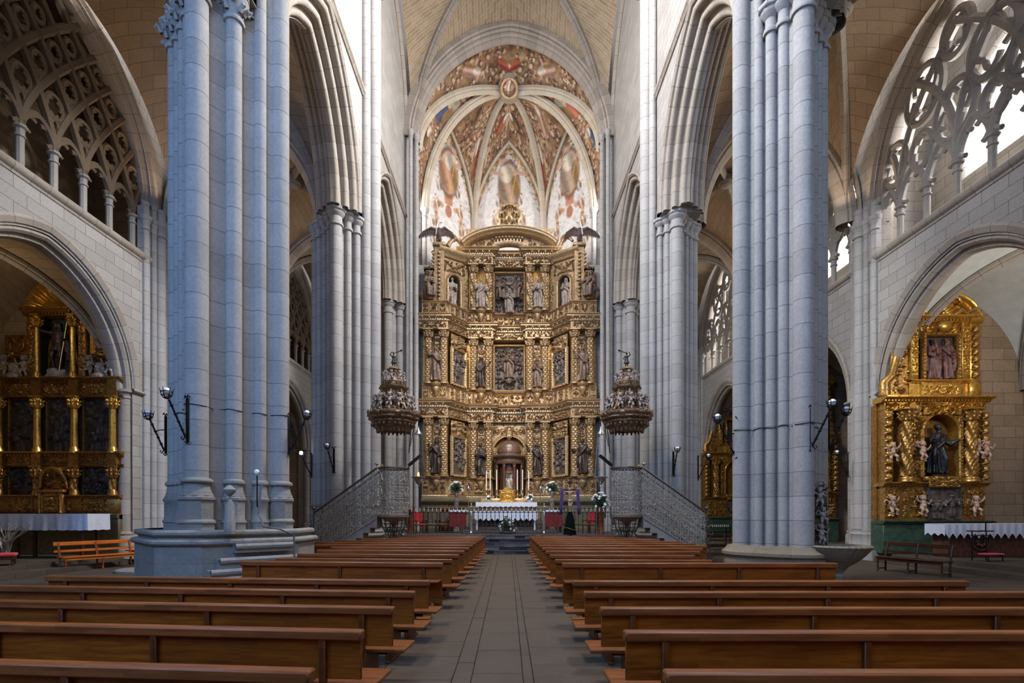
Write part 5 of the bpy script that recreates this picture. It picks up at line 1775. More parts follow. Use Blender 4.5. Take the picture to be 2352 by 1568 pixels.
# flanking niche towers of the top tier
for s in (-1, 1):
    A = Vector((-4.35, SY + .55, 0)); B = Vector((-2.68, IY + .0, 0))
    if s > 0: A, B = Vector((2.68, IY + .0, 0)), Vector((4.35, SY + .55, 0))
    d = (B - A).normalized(); n = Vector((d.y, -d.x, 0)); L = (B - A).length
    t = MB()
    def at(u, z, o=0.0): return A + d * u + n * o + Vector((0, 0, z))
    na, nz_ = .42, 16.55
    us = [L * k / 44 for k in range(45)]
    nc = L * .5
    t.grid([[tuple(at(u, (nz_ + math.sqrt(max(0, na * na - (u - nc) ** 2))) if abs(u - nc) < na else 15.0)) for u in us], [tuple(at(u, 18.0)) for u in us]])
    t.quad(at(0, 14.9, -.9), at(L, 14.9, -.9), at(L, 18, -.9), at(0, 18, -.9))
    pth = [at(nc + na, 15.0)] + [at(nc + x, nz_ + z) for x, z in pointed(na, na, 10)] + [at(nc - na, 15.0)]
    t.sweep([tuple(p) for p in pth], [(.16, 0), (.16, .06), (.1, .12), (.05, .08), (0, .1), (0, 0), (-.02, -.75)], tuple(n))
    for u in (.12, L - .12): scroll_panel(t, at(u - .12, 15.05, .02), d, (0, 0, 1), .24, 2.9, .14, 7 + int(u * 9), False, .03)
    scroll_panel(t, at(.25, 17.15, .02), d, (0, 0, 1), L - .5, .8, .22, 17, True, .035)
    for k in range(11):
        x = nc - na + 2 * na * k / 10
        zz = nz_ + math.sqrt(max(0, (na + .08) ** 2 - (x - nc) ** 2)); t.ball(tuple(at(x, zz, .1)), .06, 6, 5)
    t.sweep([tuple(at(-.15, 0)), tuple(at(L + .1, 0))], [(-.9, 17.98), (.1, 17.98), (.16, 18.06), (.16, 18.2), (.28, 18.26), (.34, 18.4), (.34, 18.5), (-.9, 18.52)], (0, 0, 1))
    # pier on the outer flank with stacked balls
    o = A if s < 0 else B
    sx = -1 if s < 0 else 1
    t.box(o.x - .3, o.x + .3, o.y - .15, o.y + .5, 14.95, 18.5)
    for k in range(13): t.ball((o.x + sx * .34, o.y - .05, 15.2 + .24 * k), .12, 8, 6); t.ball((o.x, o.y - .2, 15.2 + .24 * k), .11, 8, 6)
    t.cbox(o.x - .4, o.x + .4, o.y - .3, o.y + .6, 18.5, 18.72, .04)
    # scroll pediment leaning on the tower
    q0 = at(L * .35, 18.5, -.2)
    pts = [at(L * (.28 + .5 * k / 12), 18.72 + .75 * math.sin(k / 12 * 2.6) * (1 - .2 * k / 12), .0) for k in range(13)]
    t.tube([tuple(p) for p in pts], [.16 - .006 * k for k in range(13)], 8)
    c2_ = at(L * .48, 19.35, .0)
    t.tube([tuple(c2_ + d * (.26 - .02 * k / 2) * math.cos(k * .5) + Vector((0, 0, (.26 - .02 * k / 2) * math.sin(k * .5)))) for k in range(18)], .07, 8)
    apart(t, 'niche_tower', M['gold'])
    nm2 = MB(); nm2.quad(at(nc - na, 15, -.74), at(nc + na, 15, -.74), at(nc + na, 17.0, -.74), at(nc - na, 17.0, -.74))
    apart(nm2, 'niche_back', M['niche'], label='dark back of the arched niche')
    # console with scroll behind the seated figure
    v = MB()
    px = s * 4.95
    v.tube([(px + s * .1, SY + .35, 15.0), (px + s * .5, SY + .35, 15.5), (px + s * .15, SY + .35, 16.0), (px + s * .05, SY + .35, 16.6)], [.22, .2, .16, .14], 8)
    panel(v, (px - .32, SY + .3, 16.3), (1, 0, 0), (0, 0, 1), .64, .9, .2, lambda a, b: h_scroll(a, b, .64, .9, 8, True, 1.5), .03)
    v.box(px - .32, px + .32, SY + .3, SY + .4, 16.3, 17.2)
    apart(v, 'scroll_console', M['gold'])

# statues standing on the altarpiece
lab = 'dark polychrome saint statue '
G = 'saint statues on the high altarpiece'
def st(kind, label, x, y, z, sc, rot=0, mat='statue', mirror=False): return statue(kind, label, (x, y, z), sc, rot, mat, True, G, mirror, base_mat=M['golddull'])
st('staff', lab + 'with staff, lowest tier, beside the left pier', -4.47, SY - .1, 4.2 + .03, 1.2, .3, 'statuedark')
st('book', lab + 'with book, lowest tier, left of the domed tabernacle', -1.82, IY - .15, 4.22, 1.2, .1, 'statuedark')
st('raise', lab + 'raising an arm, lowest tier, right of the domed tabernacle', 1.82, IY - .15, 4.22, 1.2, -.3, 'statuedark')
st('open', lab + 'with spread hands, lowest tier, beside the right pier', 4.47, SY - .1, 4.23, 1.22, -.2, 'statuedark')
st('raise', lab + 'with outstretched arm, middle tier, beside the left pier', -4.47, SY - .1, 9.88, 1.2, .3, 'statue')
st('staff', lab + 'in hooded cloak, middle tier, left of the large dark relief', -1.82, IY - .15, 9.88, 1.12, .4, 'statuedark', True)
st('pray', lab + 'with joined hands, middle tier, right of the large dark relief', 1.82, IY - .15, 9.88, 1.1, -.2, 'statue')
st('staff', lab + 'holding a long staff, middle tier, beside the right pier', 4.47, SY - .1, 9.88, 1.2, -.2, 'statue')
st('open', 'pale saint statue with open arms, top tier, left of the coronation relief', -1.82, IY - .15, 14.98, 1.08, .3, 'statuepale')
st('bookb', 'pale saint statue with book, top tier, right of the coronation relief', 1.82, IY - .15, 14.98, 1.1, -.3, 'statuepale')
st('book', 'pale saint statue inside the left arched niche of the top tier', -3.62, SY + 1.2, 14.98, 1.02, .5, 'statuepale')
st('pray', 'pale saint statue inside the right arched niche of the top tier', 3.62, SY + 1.2, 14.98, 1.02, -.5, 'statuepale')
st('seated', 'seated evangelist statue on the left end of the top cornice', -4.9, SY - .02, 14.98, 1.12, .5, 'statue')
st('seatedb', 'seated evangelist statue on the right end of the top cornice', 4.9, SY - .02, 14.98, 1.12, -.5, 'statue')


def eagle(label, x, y, z, sx, group):
    t = thing('eagle_figure', label, 'eagle', (x, y, z), 0, group, scale=1.12)
    b = MB()
    limb(b, [(0, .02, .32), (0, -.04, .58), (0, -.06, .84)], [.13, .2, .15], 10)
    b.tube([(0, .02, .38), (0, .16, .12), (0, .22, -.08)], [.12, .13, .07], 8)
    for s in (-1, 1): limb(b, [(s * .1, -.03, .36), (s * .12, -.08, .2), (s * .11, -.05, .06)], [.09, .055, .04]); b.tube([(s * .11, -.18, .03), (s * .11, .02, .04)], [.035, .045], 6)
    o = link('body', remeshed(b, 'eagle_body', .03), t); o.data.materials.append(M['eagle'])
    h = MB()
    limb(h, [(0, -.06, .84), (0, -.08, 1.06), (sx * .05, -.1, 1.22)], [.12, .09, .09], 8)
    h.tube([(sx * .07, -.12, 1.23), (sx * .21, -.14, 1.22), (sx * .25, -.14, 1.14)], [.05, .035, .012], 6)
    o = link('head', remeshed(h, 'eagle_head', .02), t, label='white feathered head'); o.data.materials.append(M['eaglewhite'])
    for s in (-1, 1):
        w = MB()
        f = 1.0 if s == -sx else .72         # one wing turned further back
        sh = Vector((s * .15, .0, .86)); el = Vector((s * .42 * f, .06, 1.0)); tip = Vector((s * 1.0 * f, .1, .78))
        limb(w, [sh, el, tip], [.1, .09, .04], 8)
        for k in range(12):
            u = k / 11
            a = sh.lerp(el, u / .4) if u < .4 else el.lerp(tip, (u - .4) / .6)
            L = .34 + .1 * math.sin(u * PI)
            e = a + Vector((s * (.0 + .22 * u) * f, .02, -L))
            w.tube([a, a.lerp(e, .55), e], [.05, .055, .02], 6, flat=(1, 0, 0))
        w.build('wing', M['eagle'], t)
    return t


eagle('dark carved eagle with spread wings on the left tower of the altarpiece', -4.42, SY + .75, 18.72, 1, 'eagles crowning the altarpiece')
eagle('dark carved eagle with spread wings on the right tower of the altarpiece', 4.42, SY + .75, 18.72, -1, 'eagles crowning the altarpiece')

# domed tabernacle in the central niche
T = thing('domed_tabernacle', 'round domed marble tabernacle in the arched niche of the altarpiece', 'tabernacle', (0, 33.6, .86))
def tp_(mb, name, mat, parent=T, label=None): return mb.build(name, mat, parent, 38, True, label)
m = MB(); m.lathe([(.95, 0), (.95, 2.1), (1.0, 2.15), (.92, 2.25), (.85, 2.3), (.02, 2.3)], 12, (0, 33.75, .86)); tp_(m, 'base', M['greenbase'])
m = MB(); m.lathe([(.72, 3.1), (.75, 3.2), (.62, 3.3), (.62, 5.0), (.7, 5.1)], 24, (0, 33.75, 0)); tp_(m, 'body', M['marble'])
for k in range(8):
    a = PI / 4 * k + PI / 8
    m = MB(); x, y = .84 * math.cos(a), 33.75 + .84 * math.sin(a)
    m.lathe([(.13, 3.1), (.13, 3.2), (.09, 3.26), (.1, 3.9), (.085, 4.85), (.12, 4.88), (.1, 4.93), (.14, 5.08), (.02, 5.1)], 12, (x, y, 0)); tp_(m, 'column', M['marble'])
m = MB(); m.lathe([(.9, 5.08), (.94, 5.2), (.86, 5.24), (.86, 5.4), (.98, 5.46), (1.06, 5.56), (1.06, 5.62), (.8, 5.7), (.74, 5.72), (.74, 5.8), (.66, 5.84)], 28, (0, 33.75, 0)); tp_(m, 'cornice', M['jasper'])
m = MB(); m.lathe([(.76 * math.cos(t), 5.82 + .82 * math.sin(t)) for t in [PI / 2 * k / 12 for k in range(12)]] + [(.12, 6.66), (.14, 6.7), (.09, 6.76)], 32, (0, 33.75, 0), mod=lambda a, z: 1 + .025 * abs(math.cos(4 * a)) ** 8); tp_(m, 'dome', M['jasper'])
m = MB(); m.ball((0, 33.75, 6.9), .16, 10, 8, (1, 1, 1.2)); m.tube([(0, 33.75, 7.05), (0, 33.75, 7.3)], .03, 6)
for k in range(4):
    a = PI / 2 * k + PI / 4; m.tube([(0, 33.75, 6.95), (.16 * math.cos(a), 33.75 + .16 * math.sin(a), 7.0), (.2 * math.cos(a), 33.75 + .2 * math.sin(a), 6.8)], [.06, .05, .02], 6)
tp_(m, 'finial', M['gold'])
m = MB(); m.ball((0, 33.1, 6.15), .22, 14, 9, (1, .4, .75)); tp_(m, 'medallion', M['statuepale'])
for s in (-1, 1): place(PUT[0], 'putto', M['gold'], (s * .92, 33.35, 5.62), .62, 0, T, s < 0)
g_ = MB(); gx, gy = np.meshgrid(np.linspace(0, 1, 25), np.linspace(0, 1, 41))
col = np.ones(gx.shape + (3,)) * np.array(S(70, 84, 92))[None, None, :3]; q_ = np.random.RandomState(2)
for i in range(20): col = blend(col, ell(gx * .5, gy * 1.05, q_.uniform(0, .5), q_.uniform(0, 1.05), .09, .12, q_.uniform(0, 3), .7) * .6, [S(120, 134, 138), S(50, 52, 54), S(150, 128, 112)][i % 3])
col = fig_paint(col, gx * .5, gy * 1.05, .25, .1, .85, S(150, 160, 168), random.Random(2))
g_.grid([[(-.25 + .5 * gx[i, j], 33.05, 3.45 + 1.05 * gy[i, j]) for j in range(25)] for i in range(41)], None, False, [tuple(c) + (1.0,) for r in col for c in r])
tp_(g_, 'painted_door', M['picture'], label='small painted panel of a pale figure')
m = MB(); frame_mb(m, (-.25, 33.05, 3.45), (1, 0, 0), (0, 0, 1), .5, 1.05, .05, .05); m.box(-.32, .32, 33.06, 33.3, 3.38, 4.58); tp_(m, 'door_frame', M['golddull'])
# ---------------------------------------------------------------- pews
ORD = ['first', 'second', 'third', 'fourth', 'fifth', 'sixth', 'seventh', 'eighth', 'ninth', 'tenth', 'eleventh', 'twelfth', 'thirteenth', 'fourteenth', 'fifteenth', 'sixteenth']


def pew(label, xa, xb, Y, rot, h, group, desk=False, stride=1.53):
    """xa: aisle end, xb: far end (world x); built along local +x from the aisle end; backs face the camera"""
    L = abs(xb - xa); s = 1 if xb > xa else -1
    t = thing('church_pew', label, 'pew', (xa, Y, 0), rot, group)
    def B(name, mat, f):
        mb = MB(); f(mb)
        if s < 0:
            mb.v = [(-x, y, z) for x, y, z in mb.v]; mb.f = [q[::-1] for q in mb.f]
        return mb.build(name, mat, t)
    B('top_rail', M['pewtop'], lambda m: m.cbox(0, L, -.055, .06, h - .085, h, .014))
    pb = .5 if not desk else .34
    B('back_panel', M['pew'], lambda m: (m.cbox(.015, L - .015, .0, .03, pb, h - .07, .006),))
    n = max(2, int(round((L - .7) / stride)) + 1)
    for k in range(n):
        x = .34 + (L - .68) * k / (n - 1)
        def up(m, x=x):
            m.cbox(x - .03, x + .03, -.045, .01, .02 if not desk else 0, h - .08, .008)
        B('upright', M['pewdark'], up)
        if not desk or k in (0, n - 1):
            B('leg', M['pewdark'], lambda m, x=x: (m.cbox(x - .028, x + .028, .0, .44, .03, .41, .01), m.cbox(x - .035, x + .035, -.06, .5, 0, .035, .008)))
    if not desk:
        B('seat', M['pewtop'], lambda m: m.cbox(-.09, L + .04, .06, .5, .41, .455, .012))
        B('apron', M['pewdark'], lambda m: m.cbox(.2, L - .2, .4, .425, .3, .41, .006))
    else:
        B('kneeler', M['pewtop'], lambda m: m.cbox(.1, L - .1, -.62, -.38, .16, .2, .01))
        B('book_shelf', M['pewtop'], lambda m: m.cbox(.02, L - .02, -.3, .02, h - .32, h - .29, .006))
        for k in range(n):
            x = .34 + (L - .68) * k / (n - 1)
            B('kneeler_support', M['pewdark'], lambda m, x=x: m.cbox(x - .028, x + .028, -.62, -.0, 0, .16, .008))
    return t


RY = [3.27, 4.39, 5.50, 6.62, 7.70, 9.1] + [10.4 + 1.195 * k for k in range(10)]
R_end = [4.6, 6.6, 5.35, 7.0, 6.65, 5.62, 3.9, 4.0, 4.55, 5.05, 5.6, 5.7, 5.6, 5.3, 4.8, 4.2]
L_end = [-6.0, -6.6, -7.2, -7.6, -7.45, -4.95, -4.85, -4.9, -4.9, -4.95, -6.2, -6.8, -6.0, -5.4, -4.6, -3.9]
for i, y in enumerate(RY):
    h = .92 if i < 5 else (1.05 if i == 5 else 1.0)
    dk = i == 5
    u = min(1, max(0, (y - 4) / 17))
    kind = 'brown wooden kneeling desk with tall front' if dk else 'brown wooden pew seen from behind'
    pew('%s, %s row from the camera, right of the aisle' % (kind, ORD[i]), .88 - .1 * u, R_end[i], y, -.004 if i < 6 else -.05, h, 'pews right of the aisle', dk)
    pew('%s, %s row from the camera, left of the aisle' % (kind, ORD[i]), -1.33 + .33 * u, L_end[i], y + .02, -.095 if i < 6 else -.085, h, 'pews left of the aisle', dk)


# ---------------------------------------------------------------- benches and small things in the aisles
def bench(label, loc, rot, L, mat, matleg, turned=True):
    """slatted back at +y, seat facing -y, centred on x"""
    t = thing('slatted_bench', label, 'bench', loc, rot)
    m = MB(); m.cbox(-L / 2, L / 2, -.24, .2, .45, .49, .01); m.build('seat', mat, t)
    m = MB(); m.cbox(-L / 2 + .05, L / 2 - .05, -.2, -.17, .36, .45, .006); m.build('apron', mat, t)
    for z0, z1 in ((.62, .7), (.84, .97)):
        m = MB(); m.cbox(-L / 2 - .06, L / 2 + .06, .2 + (z0 - .5) * .18, .225 + (z0 - .5) * .18, z0, z1, .008); m.build('back_slat', mat, t)
    for x in (-L / 2 + .08, 0, L / 2 - .08):
        m = MB(); m.tube([(x, .17, 0), (x, .17, .46), (x, .28, .95)], .032, 6, flat=(1, 0, 0)); m.build('back_post', matleg, t)
        m = MB(); r = .03
        m.lathe([(r, 0), (r, .08), (r * .6, .1), (r * 1.1, .16), (r * .7, .22), (r * 1.15, .3), (r, .36), (r, .45)], 10, (x, -.18, 0)); m.build('front_leg', matleg, t)
        m = MB(); m.cbox(x - .02, x + .02, -.17, .16, .07, .11, .006); m.build('stretcher', matleg, t)
    return t


bench('orange pine slatted bench in front of the left chapel altar', (-14.3, 18.2, 0), math.atan2(2.2, 1.0), 2.35, M['bench'], M['benchleg'])
bench('dark walnut bench with slatted back before the right chapel', (12.75, 16.6, 0), math.atan2(-2.1, .62), 2.15, M['darkbench'], M['darkbench'])

t = thing('stone_bench', 'stone block seat with orange wooden top beside the left chapel column', 'bench', (-13.75, 20.15, 0), .0)
m = MB(); m.prism([(-.55, -.3), (.55, -.3), (.55, .3), (-.55, .3)], 0, .3); m.prism([(-.7, -.36), (.7, -.36), (.7, .34), (-.7, .34)], .3, .5); m.build('block', M['base'], t)
m = MB(); m.cbox(-.8, .8, -.42, .36, .5, .55, .01); m.build('top', M['bench'], t)
m = MB(); m.lathe([(.75, 0), (.75, .06), (.7, .09), (.68, .1), (.02, .1)], 28); o = m.build('round_slab', M['base'], None); o.location = (-12.2, 17.3, 0)
tag(o, 'low round stone slab on the floor behind the huge left pillar', 'slab')

t = thing('prie_dieu', 'dark iron prie-dieu with red kneeling cushion by the right chapel altar', 'kneeler', (16.0, 17.6, .32), .2)
m = MB()
for x in (-.3, .3): m.tube([(x, .2, 0), (x, .2, 1.0)], .018, 6); m.tube([(x, -.3, 0), (x, -.3, .2)], .018, 6); m.tube([(x, -.3, .18), (x, .2, .18)], .016, 6)
m.build('frame', M['iron'], t)
m = MB(); m.cbox(-.34, .34, -.36, .02, .2, .27, .03); m.build('cushion', M['redcushion'], t)
m = MB(); m.cbox(-.38, .38, .0, .34, .98, 1.02, .01); m.cbox(-.3, .3, .05, .3, .84, .87, .01); m.build('desk', M['darkbench'], t)
m = MB(); m.tube([(.28, .2, 1.0), (.28, .2, 1.3)], .018, 6); m.tube([(-.35, .2, 1.3), (.75, .2, 1.3)], .022, 6); m.build('bar', M['iron'], t)
t = thing('prie_dieu', 'wooden prie-dieu with bright red cushion left of the orange bench', 'kneeler', (-15.6, 16.1, 0), -.9)
m = MB(); m.cbox(-.4, .4, -.28, .28, .6, .69, .03); m.build('cushion', M['redcushion'], t)
m = MB(); m.cbox(-.36, .36, -.25, .25, .5, .6, .01)
for x in (-.3, .3):
    for y in (-.2, .2): m.cbox(x - .03, x + .03, y - .03, y + .03, 0, .5, .005)
m.build('frame', M['darkbench'], t)


# ---------------------------------------------------------------- iron wall torches
def torch(label, x, y, z, rot, lit=False):
    t = thing('wall_torch', label, 'wall lamp', (x, y, z), rot, 'iron torch lamps on the pillars')
    m = MB(); m.cbox(-.045, .045, -.03, .0, 0, .98, .008)
    m.tube([(-.1, -.02, 1.0), (-.05, -.03, 1.05), (0, -.02, .98), (.05, -.03, 1.05), (.1, -.02, 1.0)], .014, 6)
    m.tube([(-.09, -.02, .0), (0, -.03, -.04), (.09, -.02, 0)], .014, 6); m.build('back_plate', M['iron'], t)
    m = MB(); a = Vector((0, -.06, .1)); b = Vector((0, -.42, .88))
    m.tube([a, b], .022, 8)
    for u in (.2, .42, .62, .85): m.ball(tuple(a.lerp(b, u)), .036, 8, 6)
    m.tube([(0, -.03, .62), (0, -.18, .62), (0, -.27, .58)], .013, 6)
    m.tube([(0, -.02, .22), (0, -.06, .1), (0, -.12, .02), (0, -.16, .06), (0, -.13, .1)], .014, 6); m.build('arm', M['iron'], t)
    m = MB(); c = Vector((0, -.47, .98))
    m.lathe([(.03, -.1), (.06, -.08), (.05, -.06)], 10, tuple(c), cap=False)
    for zz, r in ((-.02, .1), (.06, .115)): m.tube([(c.x + r * math.cos(k * PI / 8), c.y + r * math.sin(k * PI / 8), c.z + zz) for k in range(16)], .01, 5, closed=True)
    for k in range(6):
        q = k * PI / 3; d = Vector((math.cos(q), math.sin(q), 0))
        m.tube([c + d * .05 + Vector((0, 0, -.09)), c + d * .1 + Vector((0, 0, -.02)), c + d * .115 + Vector((0, 0, .06)), c + d * .14 + Vector((0, 0, .14))], [.01, .01, .01, .005], 5)
    m.build('cage', M['iron'], t)
    m = MB(); m.ball((c.x, c.y, c.z + .07), .078, 14, 10); m.build('globe', M['globelit'] if lit else M['globe'], t, label='glowing white globe' if lit else 'white glass globe')
    return t


torch('black iron torch lamp on the front of the huge left pillar', -7.38, 11.9, 3.55, -.48)
torch('black iron torch lamp on the outer left side of the huge left pillar', -8.92, 13.5, 3.45, -PI / 2)
torch('black iron torch lamp on the nave side of the huge left pillar', -5.76, 13.5, 3.45, PI / 2)
torch('black iron torch lamp on the front of the pillar behind the left pulpit stairs', -7.2, 21.38, 3.6, -.3)
torch('lit iron torch lamp on the outer side of the pillar behind the left pulpit', -8.6, 22.7, 3.5, -PI / 2, True)
torch('black iron torch lamp on the front of the pillar behind the right pulpit stairs', 6.75, 21.62, 3.5, .05)
torch('black iron torch lamp on the outer side of the pillar behind the right pulpit', 8.2, 22.8, 3.4, PI / 2)
torch('black iron torch lamp on the nave side of the pale right pillar', 5.78, 13.45, 3.35, -PI / 2)
torch('black iron torch lamp on the front of the pale right pillar above the font', 7.0, 12.28, 3.4, .75)
torch('black iron torch lamp on the outer side of the pale right pillar', 8.18, 13.5, 3.55, PI / 2)
torch('black iron torch lamp on the right aisle wall past the font', 14.5, 22.4, 3.5, -PI / 2)


# ---------------------------------------------------------------- pulpits
def scrolls(mb, c, U, V, s, r=.011, flip=1):
    """S scroll of wrought iron in the plane U, V"""
    c, U, V = Vector(c), Vector(U), Vector(V)
    pts = []
    for k in range(11):
        a = -PI * .2 + k / 10 * PI * 1.7; q = s * (.16 + .26 * k / 10)
        pts.append(c + U * flip * (q * math.cos(a) - .05 * s) + V * (s * .42 + q * math.sin(a) * .8))
    low = [c - (p - c) for p in pts[::-1]]
    mb.tube(low + pts[::-1][::-1], r, 4)


def pulpit(s, side):
    X0 = s * 4.57; Y0 = 20.5
    t = thing('pulpit', 'grey iron openwork pulpit with stairs before the %s pillar' % side, 'pulpit', (X0, Y0, 0))
    def P(mb, name, mat, label=None): return mb.build(name, mat, t, 38, True, label)
    R = .56; zt, zb = 3.68, 1.76
    bk = MB(); n = 26
    gap0 = PI if s < 0 else 0.0
    for k in range(n):
        a = 2 * PI * k / n
        if abs((a - gap0 + PI) % (2 * PI) - PI) < .35: continue
        x, y = X0 + R * math.cos(a), Y0 + R * math.sin(a)
        bk.tube([(x, y, zb + .1), (x, y, zt)], .014, 5)
        for zz in (.35, .9, 1.45): bk.ball((x, y, zb + zz), .026, 6, 5)
        am = a + PI / n
        c = (X0 + R * math.cos(am), Y0 + R * math.sin(am)); U = (-math.sin(am), math.cos(am), 0)
        for zz in (.42, 1.0, 1.58): scrolls(bk, (*c, zb + zz), U, (0, 0, 1), .3, .012, 1 if k % 2 else -1)
    for zz in (zb + .12, zb + .72, zb + 1.3):
        bk.tube([(X0 + R * math.cos(2 * PI * k / 32), Y0 + R * math.sin(2 * PI * k / 32), zz) for k in range(32)], .017, 5, closed=True)
    P(bk, 'basket_railing', M['steel'])
    m = MB(); m.tube([(X0 + (R + .02) * math.cos(2 * PI * k / 32), Y0 + (R + .02) * math.sin(2 * PI * k / 32), zt) for k in range(32)], .04, 8, closed=True); P(m, 'top_rail', M['railiron'])
    m = MB(); m.lathe([(.1, zb - .22), (.3, zb - .14), (.5, zb - .02), (.6, zb + .02), (.62, zb + .08), (.02, zb + .1)], 24, (X0, Y0, 0)); P(m, 'floor', M['steel'])
    m = MB(); m.lathe([(.2, 0), (.2, .06), (.08, .12), (.06, .5), (.09, .56), (.05, .62), (.05, 1.2), (.09, 1.26), (.06, 1.35), (.12, zb - .2)], 12, (X0, Y0, 0))
    for k in range(6):
        a = k * PI / 3; d = Vector((math.cos(a), math.sin(a), 0)); c = Vector((X0, Y0, 0))
        m.tube([c + d * .06 + Vector((0, 0, .75)), c + d * .22 + Vector((0, 0, .95)), c + d * .42 + Vector((0, 0, 1.35)), c + d * .5 + Vector((0, 0, zb - .02))], .022, 6)
        scrolls(m, c + d * .3 + Vector((0, 0, 1.15)), d, (0, 0, 1), .36, .016)
        scrolls(m, c + d * .22 + Vector((0, 0, .45)), d, (0, 0, 1), .3, .016)
    P(m, 'post', M['railiron'])
    # stair
    x0, x1 = X0 + s * R, s * 7.55
    run = abs(x1 - x0)
    def rz(u): return zt - .02 - 1.72 * u
    def sz(u): return zb - .02 - 1.55 * u
    for yy in (Y0 - .42, Y0 + .42):
        m = MB(); nb_ = 24
        for k in range(nb_ + 1):
            u = k / nb_; x = x0 + s * run * u
            m.tube([(x, yy, max(.0, sz(u))), (x, yy, rz(u))], .013, 5)
            for f in (.2, .5, .8): m.ball((x, yy, sz(u) + (rz(u) - sz(u)) * f), .024, 6, 5)
            if k < nb_:
                um = (k + .5) / nb_; xm = x0 + s * run * um
                for f in (.2, .46, .72, .9): scrolls(m, (xm, yy, max(.12, sz(um)) + (rz(um) - max(.12, sz(um))) * f), (1, 0, 0), (0, 0, 1), .27, .011, 1 if k % 2 else -1)
        m.tube([(x0, yy, sz(0)), (x1, yy, sz(1) + .05)], .02, 6); m.tube([(x0, yy, sz(0) + .95), (x1, yy, sz(1) + .9)], .015, 6)
        P(m, 'stair_railing', M['steel'])
        m = MB(); m.tube([(x0, yy, rz(0)), (x1, yy, rz(1))], .042, 8); P(m, 'handrail', M['railiron'])
        m = MB(); m.tube([(x1, yy, 0), (x1, yy, 2.05)], .03, 8); m.ball((x1, yy, 2.12), .075, 10, 8)
        for k in range(5): scrolls(m, (x1 + s * .12, yy, .3 + .33 * k), (1, 0, 0), (0, 0, 1), .3, .014, s)
        P(m, 'newel', M['railiron'])
        m = MB(); m.tube([(x0, yy, zt - .02), (x0, yy, zt + .1)], .03, 8); m.ball((x0, yy, zt + .15), .065, 10, 8); P(m, 'knob', M['brass'])
    m = MB(); ns = 9
    for k in range(ns):
        xa = x1 + (x0 - x1) * k / ns; xb = x1 + (x0 - x1) * (k + 1) / ns
        z1_ = (zb + .06) * (k + 1) / ns
        m.box(min(xa, xb), max(xa, xb), Y0 - .4, Y0 + .4, max(0, z1_ - .45), z1_)
    m.box(min(x1, x1 - s * 1.5), max(x1, x1 - s * 1.5), Y0 - .4, Y0 + .4, 0, .25)
    P(m, 'steps', M['base'])
    m = MB(); a = Vector((X0 - s * R, Y0 + .1, zt + .02)); m.tube([a, a + Vector((-s * .02, 0, .12))], .02, 6)
    bx = [a + Vector((-s * .02, -.25, .1)), a + Vector((-s * .5, -.25, .5)), a + Vector((-s * .5, .25, .5)), a + Vector((-s * .02, .25, .1))]
    o2 = Vector((s * .02, 0, .03))
    m.add([tuple(q) for q in bx] + [tuple(q + o2) for q in bx], [(0, 1, 2, 3), (7, 6, 5, 4), (0, 4, 5, 1), (1, 5, 6, 2), (2, 6, 7, 3), (3, 7, 4, 0)])
    P(m, 'book_rest', M['iron'], 'dark sloping book rest')

    # sounding board
    c = thing('pulpit_canopy', 'carved wooden sounding board topped by a trumpeter above the %s pulpit' % side, 'canopy', (X0, Y0, 5.1))
    def Q(mb, name, mat, label=None): return mb.build(name, mat, c, 38, True, label)
    A = (X0, Y0, 0)
    def oct_(a, z): return 1 + .035 * math.cos(8 * a) + .02 * math.cos(40 * a)
    m = MB(); m.lathe([(.55, 5.2), (.62, 5.16), (.66, 5.22), (.74, 5.26), (.78, 5.42), (.84, 5.45), (.82, 5.52), (.9, 5.56), (.96, 5.6), (.94, 5.68), (1.0, 5.72), (1.0, 5.8), (.9, 5.84), (.6, 5.96), (.45, 5.98)], 64, A, mod=oct_)
    for k in range(24):
        a = 2 * PI * k / 24; m.ball((X0 + .78 * math.cos(a), Y0 + .78 * math.sin(a), 5.36), .06, 6, 5, (1, 1, 1.3)); m.tube([(X0 + .62 * math.cos(a), Y0 + .62 * math.sin(a), 5.22), (X0 + .64 * math.cos(a), Y0 + .64 * math.sin(a), 5.06 + .03 * (k % 2))], [.07, .03], 6)
        m.tube([(X0 + .98 * math.cos(a), Y0 + .98 * math.sin(a), 5.8), (X0 + 1.0 * math.cos(a), Y0 + 1.0 * math.sin(a), 5.9 + .04 * (k % 3 == 0))], [.05, .02], 6)
    Q(m, 'board', M['goldwood'])
    m = MB(); m.lathe([(.5, 5.92), (.54, 6.0), (.46, 6.05), (.44, 6.7), (.5, 6.75), (.56, 6.8), (.56, 6.86), (.4, 6.9), (.4, 7.0), (.36, 7.02)], 32, A, mod=lambda a, z: 1 + .05 * math.cos(8 * a))
    for k in range(8):
        a = PI / 4 * k
        d = Vector((math.cos(a), math.sin(a), 0)); e = Vector((-d.y, d.x, 0))
        scroll_panel(m, Vector(A) + d * .45 - e * .16 + Vector((0, 0, 6.05)), e, (0, 0, 1), .32, .62, .1, 400 + k, True, .03)
        m.tube([Vector(A) + d * .9 + Vector((0, 0, 5.86)), Vector(A) + d * .72 + Vector((0, 0, 6.02)), Vector(A) + d * .6 + Vector((0, 0, 6.3)), Vector(A) + d * .52 + Vector((0, 0, 6.7))], [.05, .07, .06, .04], 6)
    for k in range(20):
        a = 2 * PI * k / 20; m.tube([(X0 + .46 * math.cos(a), Y0 + .46 * math.sin(a), 6.86), (X0 + .46 * math.cos(a), Y0 + .46 * math.sin(a), 7.02)], .022, 6)
    m.tube([(X0 + .46 * math.cos(2 * PI * k / 24), Y0 + .46 * math.sin(2 * PI * k / 24), 7.03) for k in range(24)], .025, 6, closed=True)
    Q(m, 'drum', M['goldwood'])
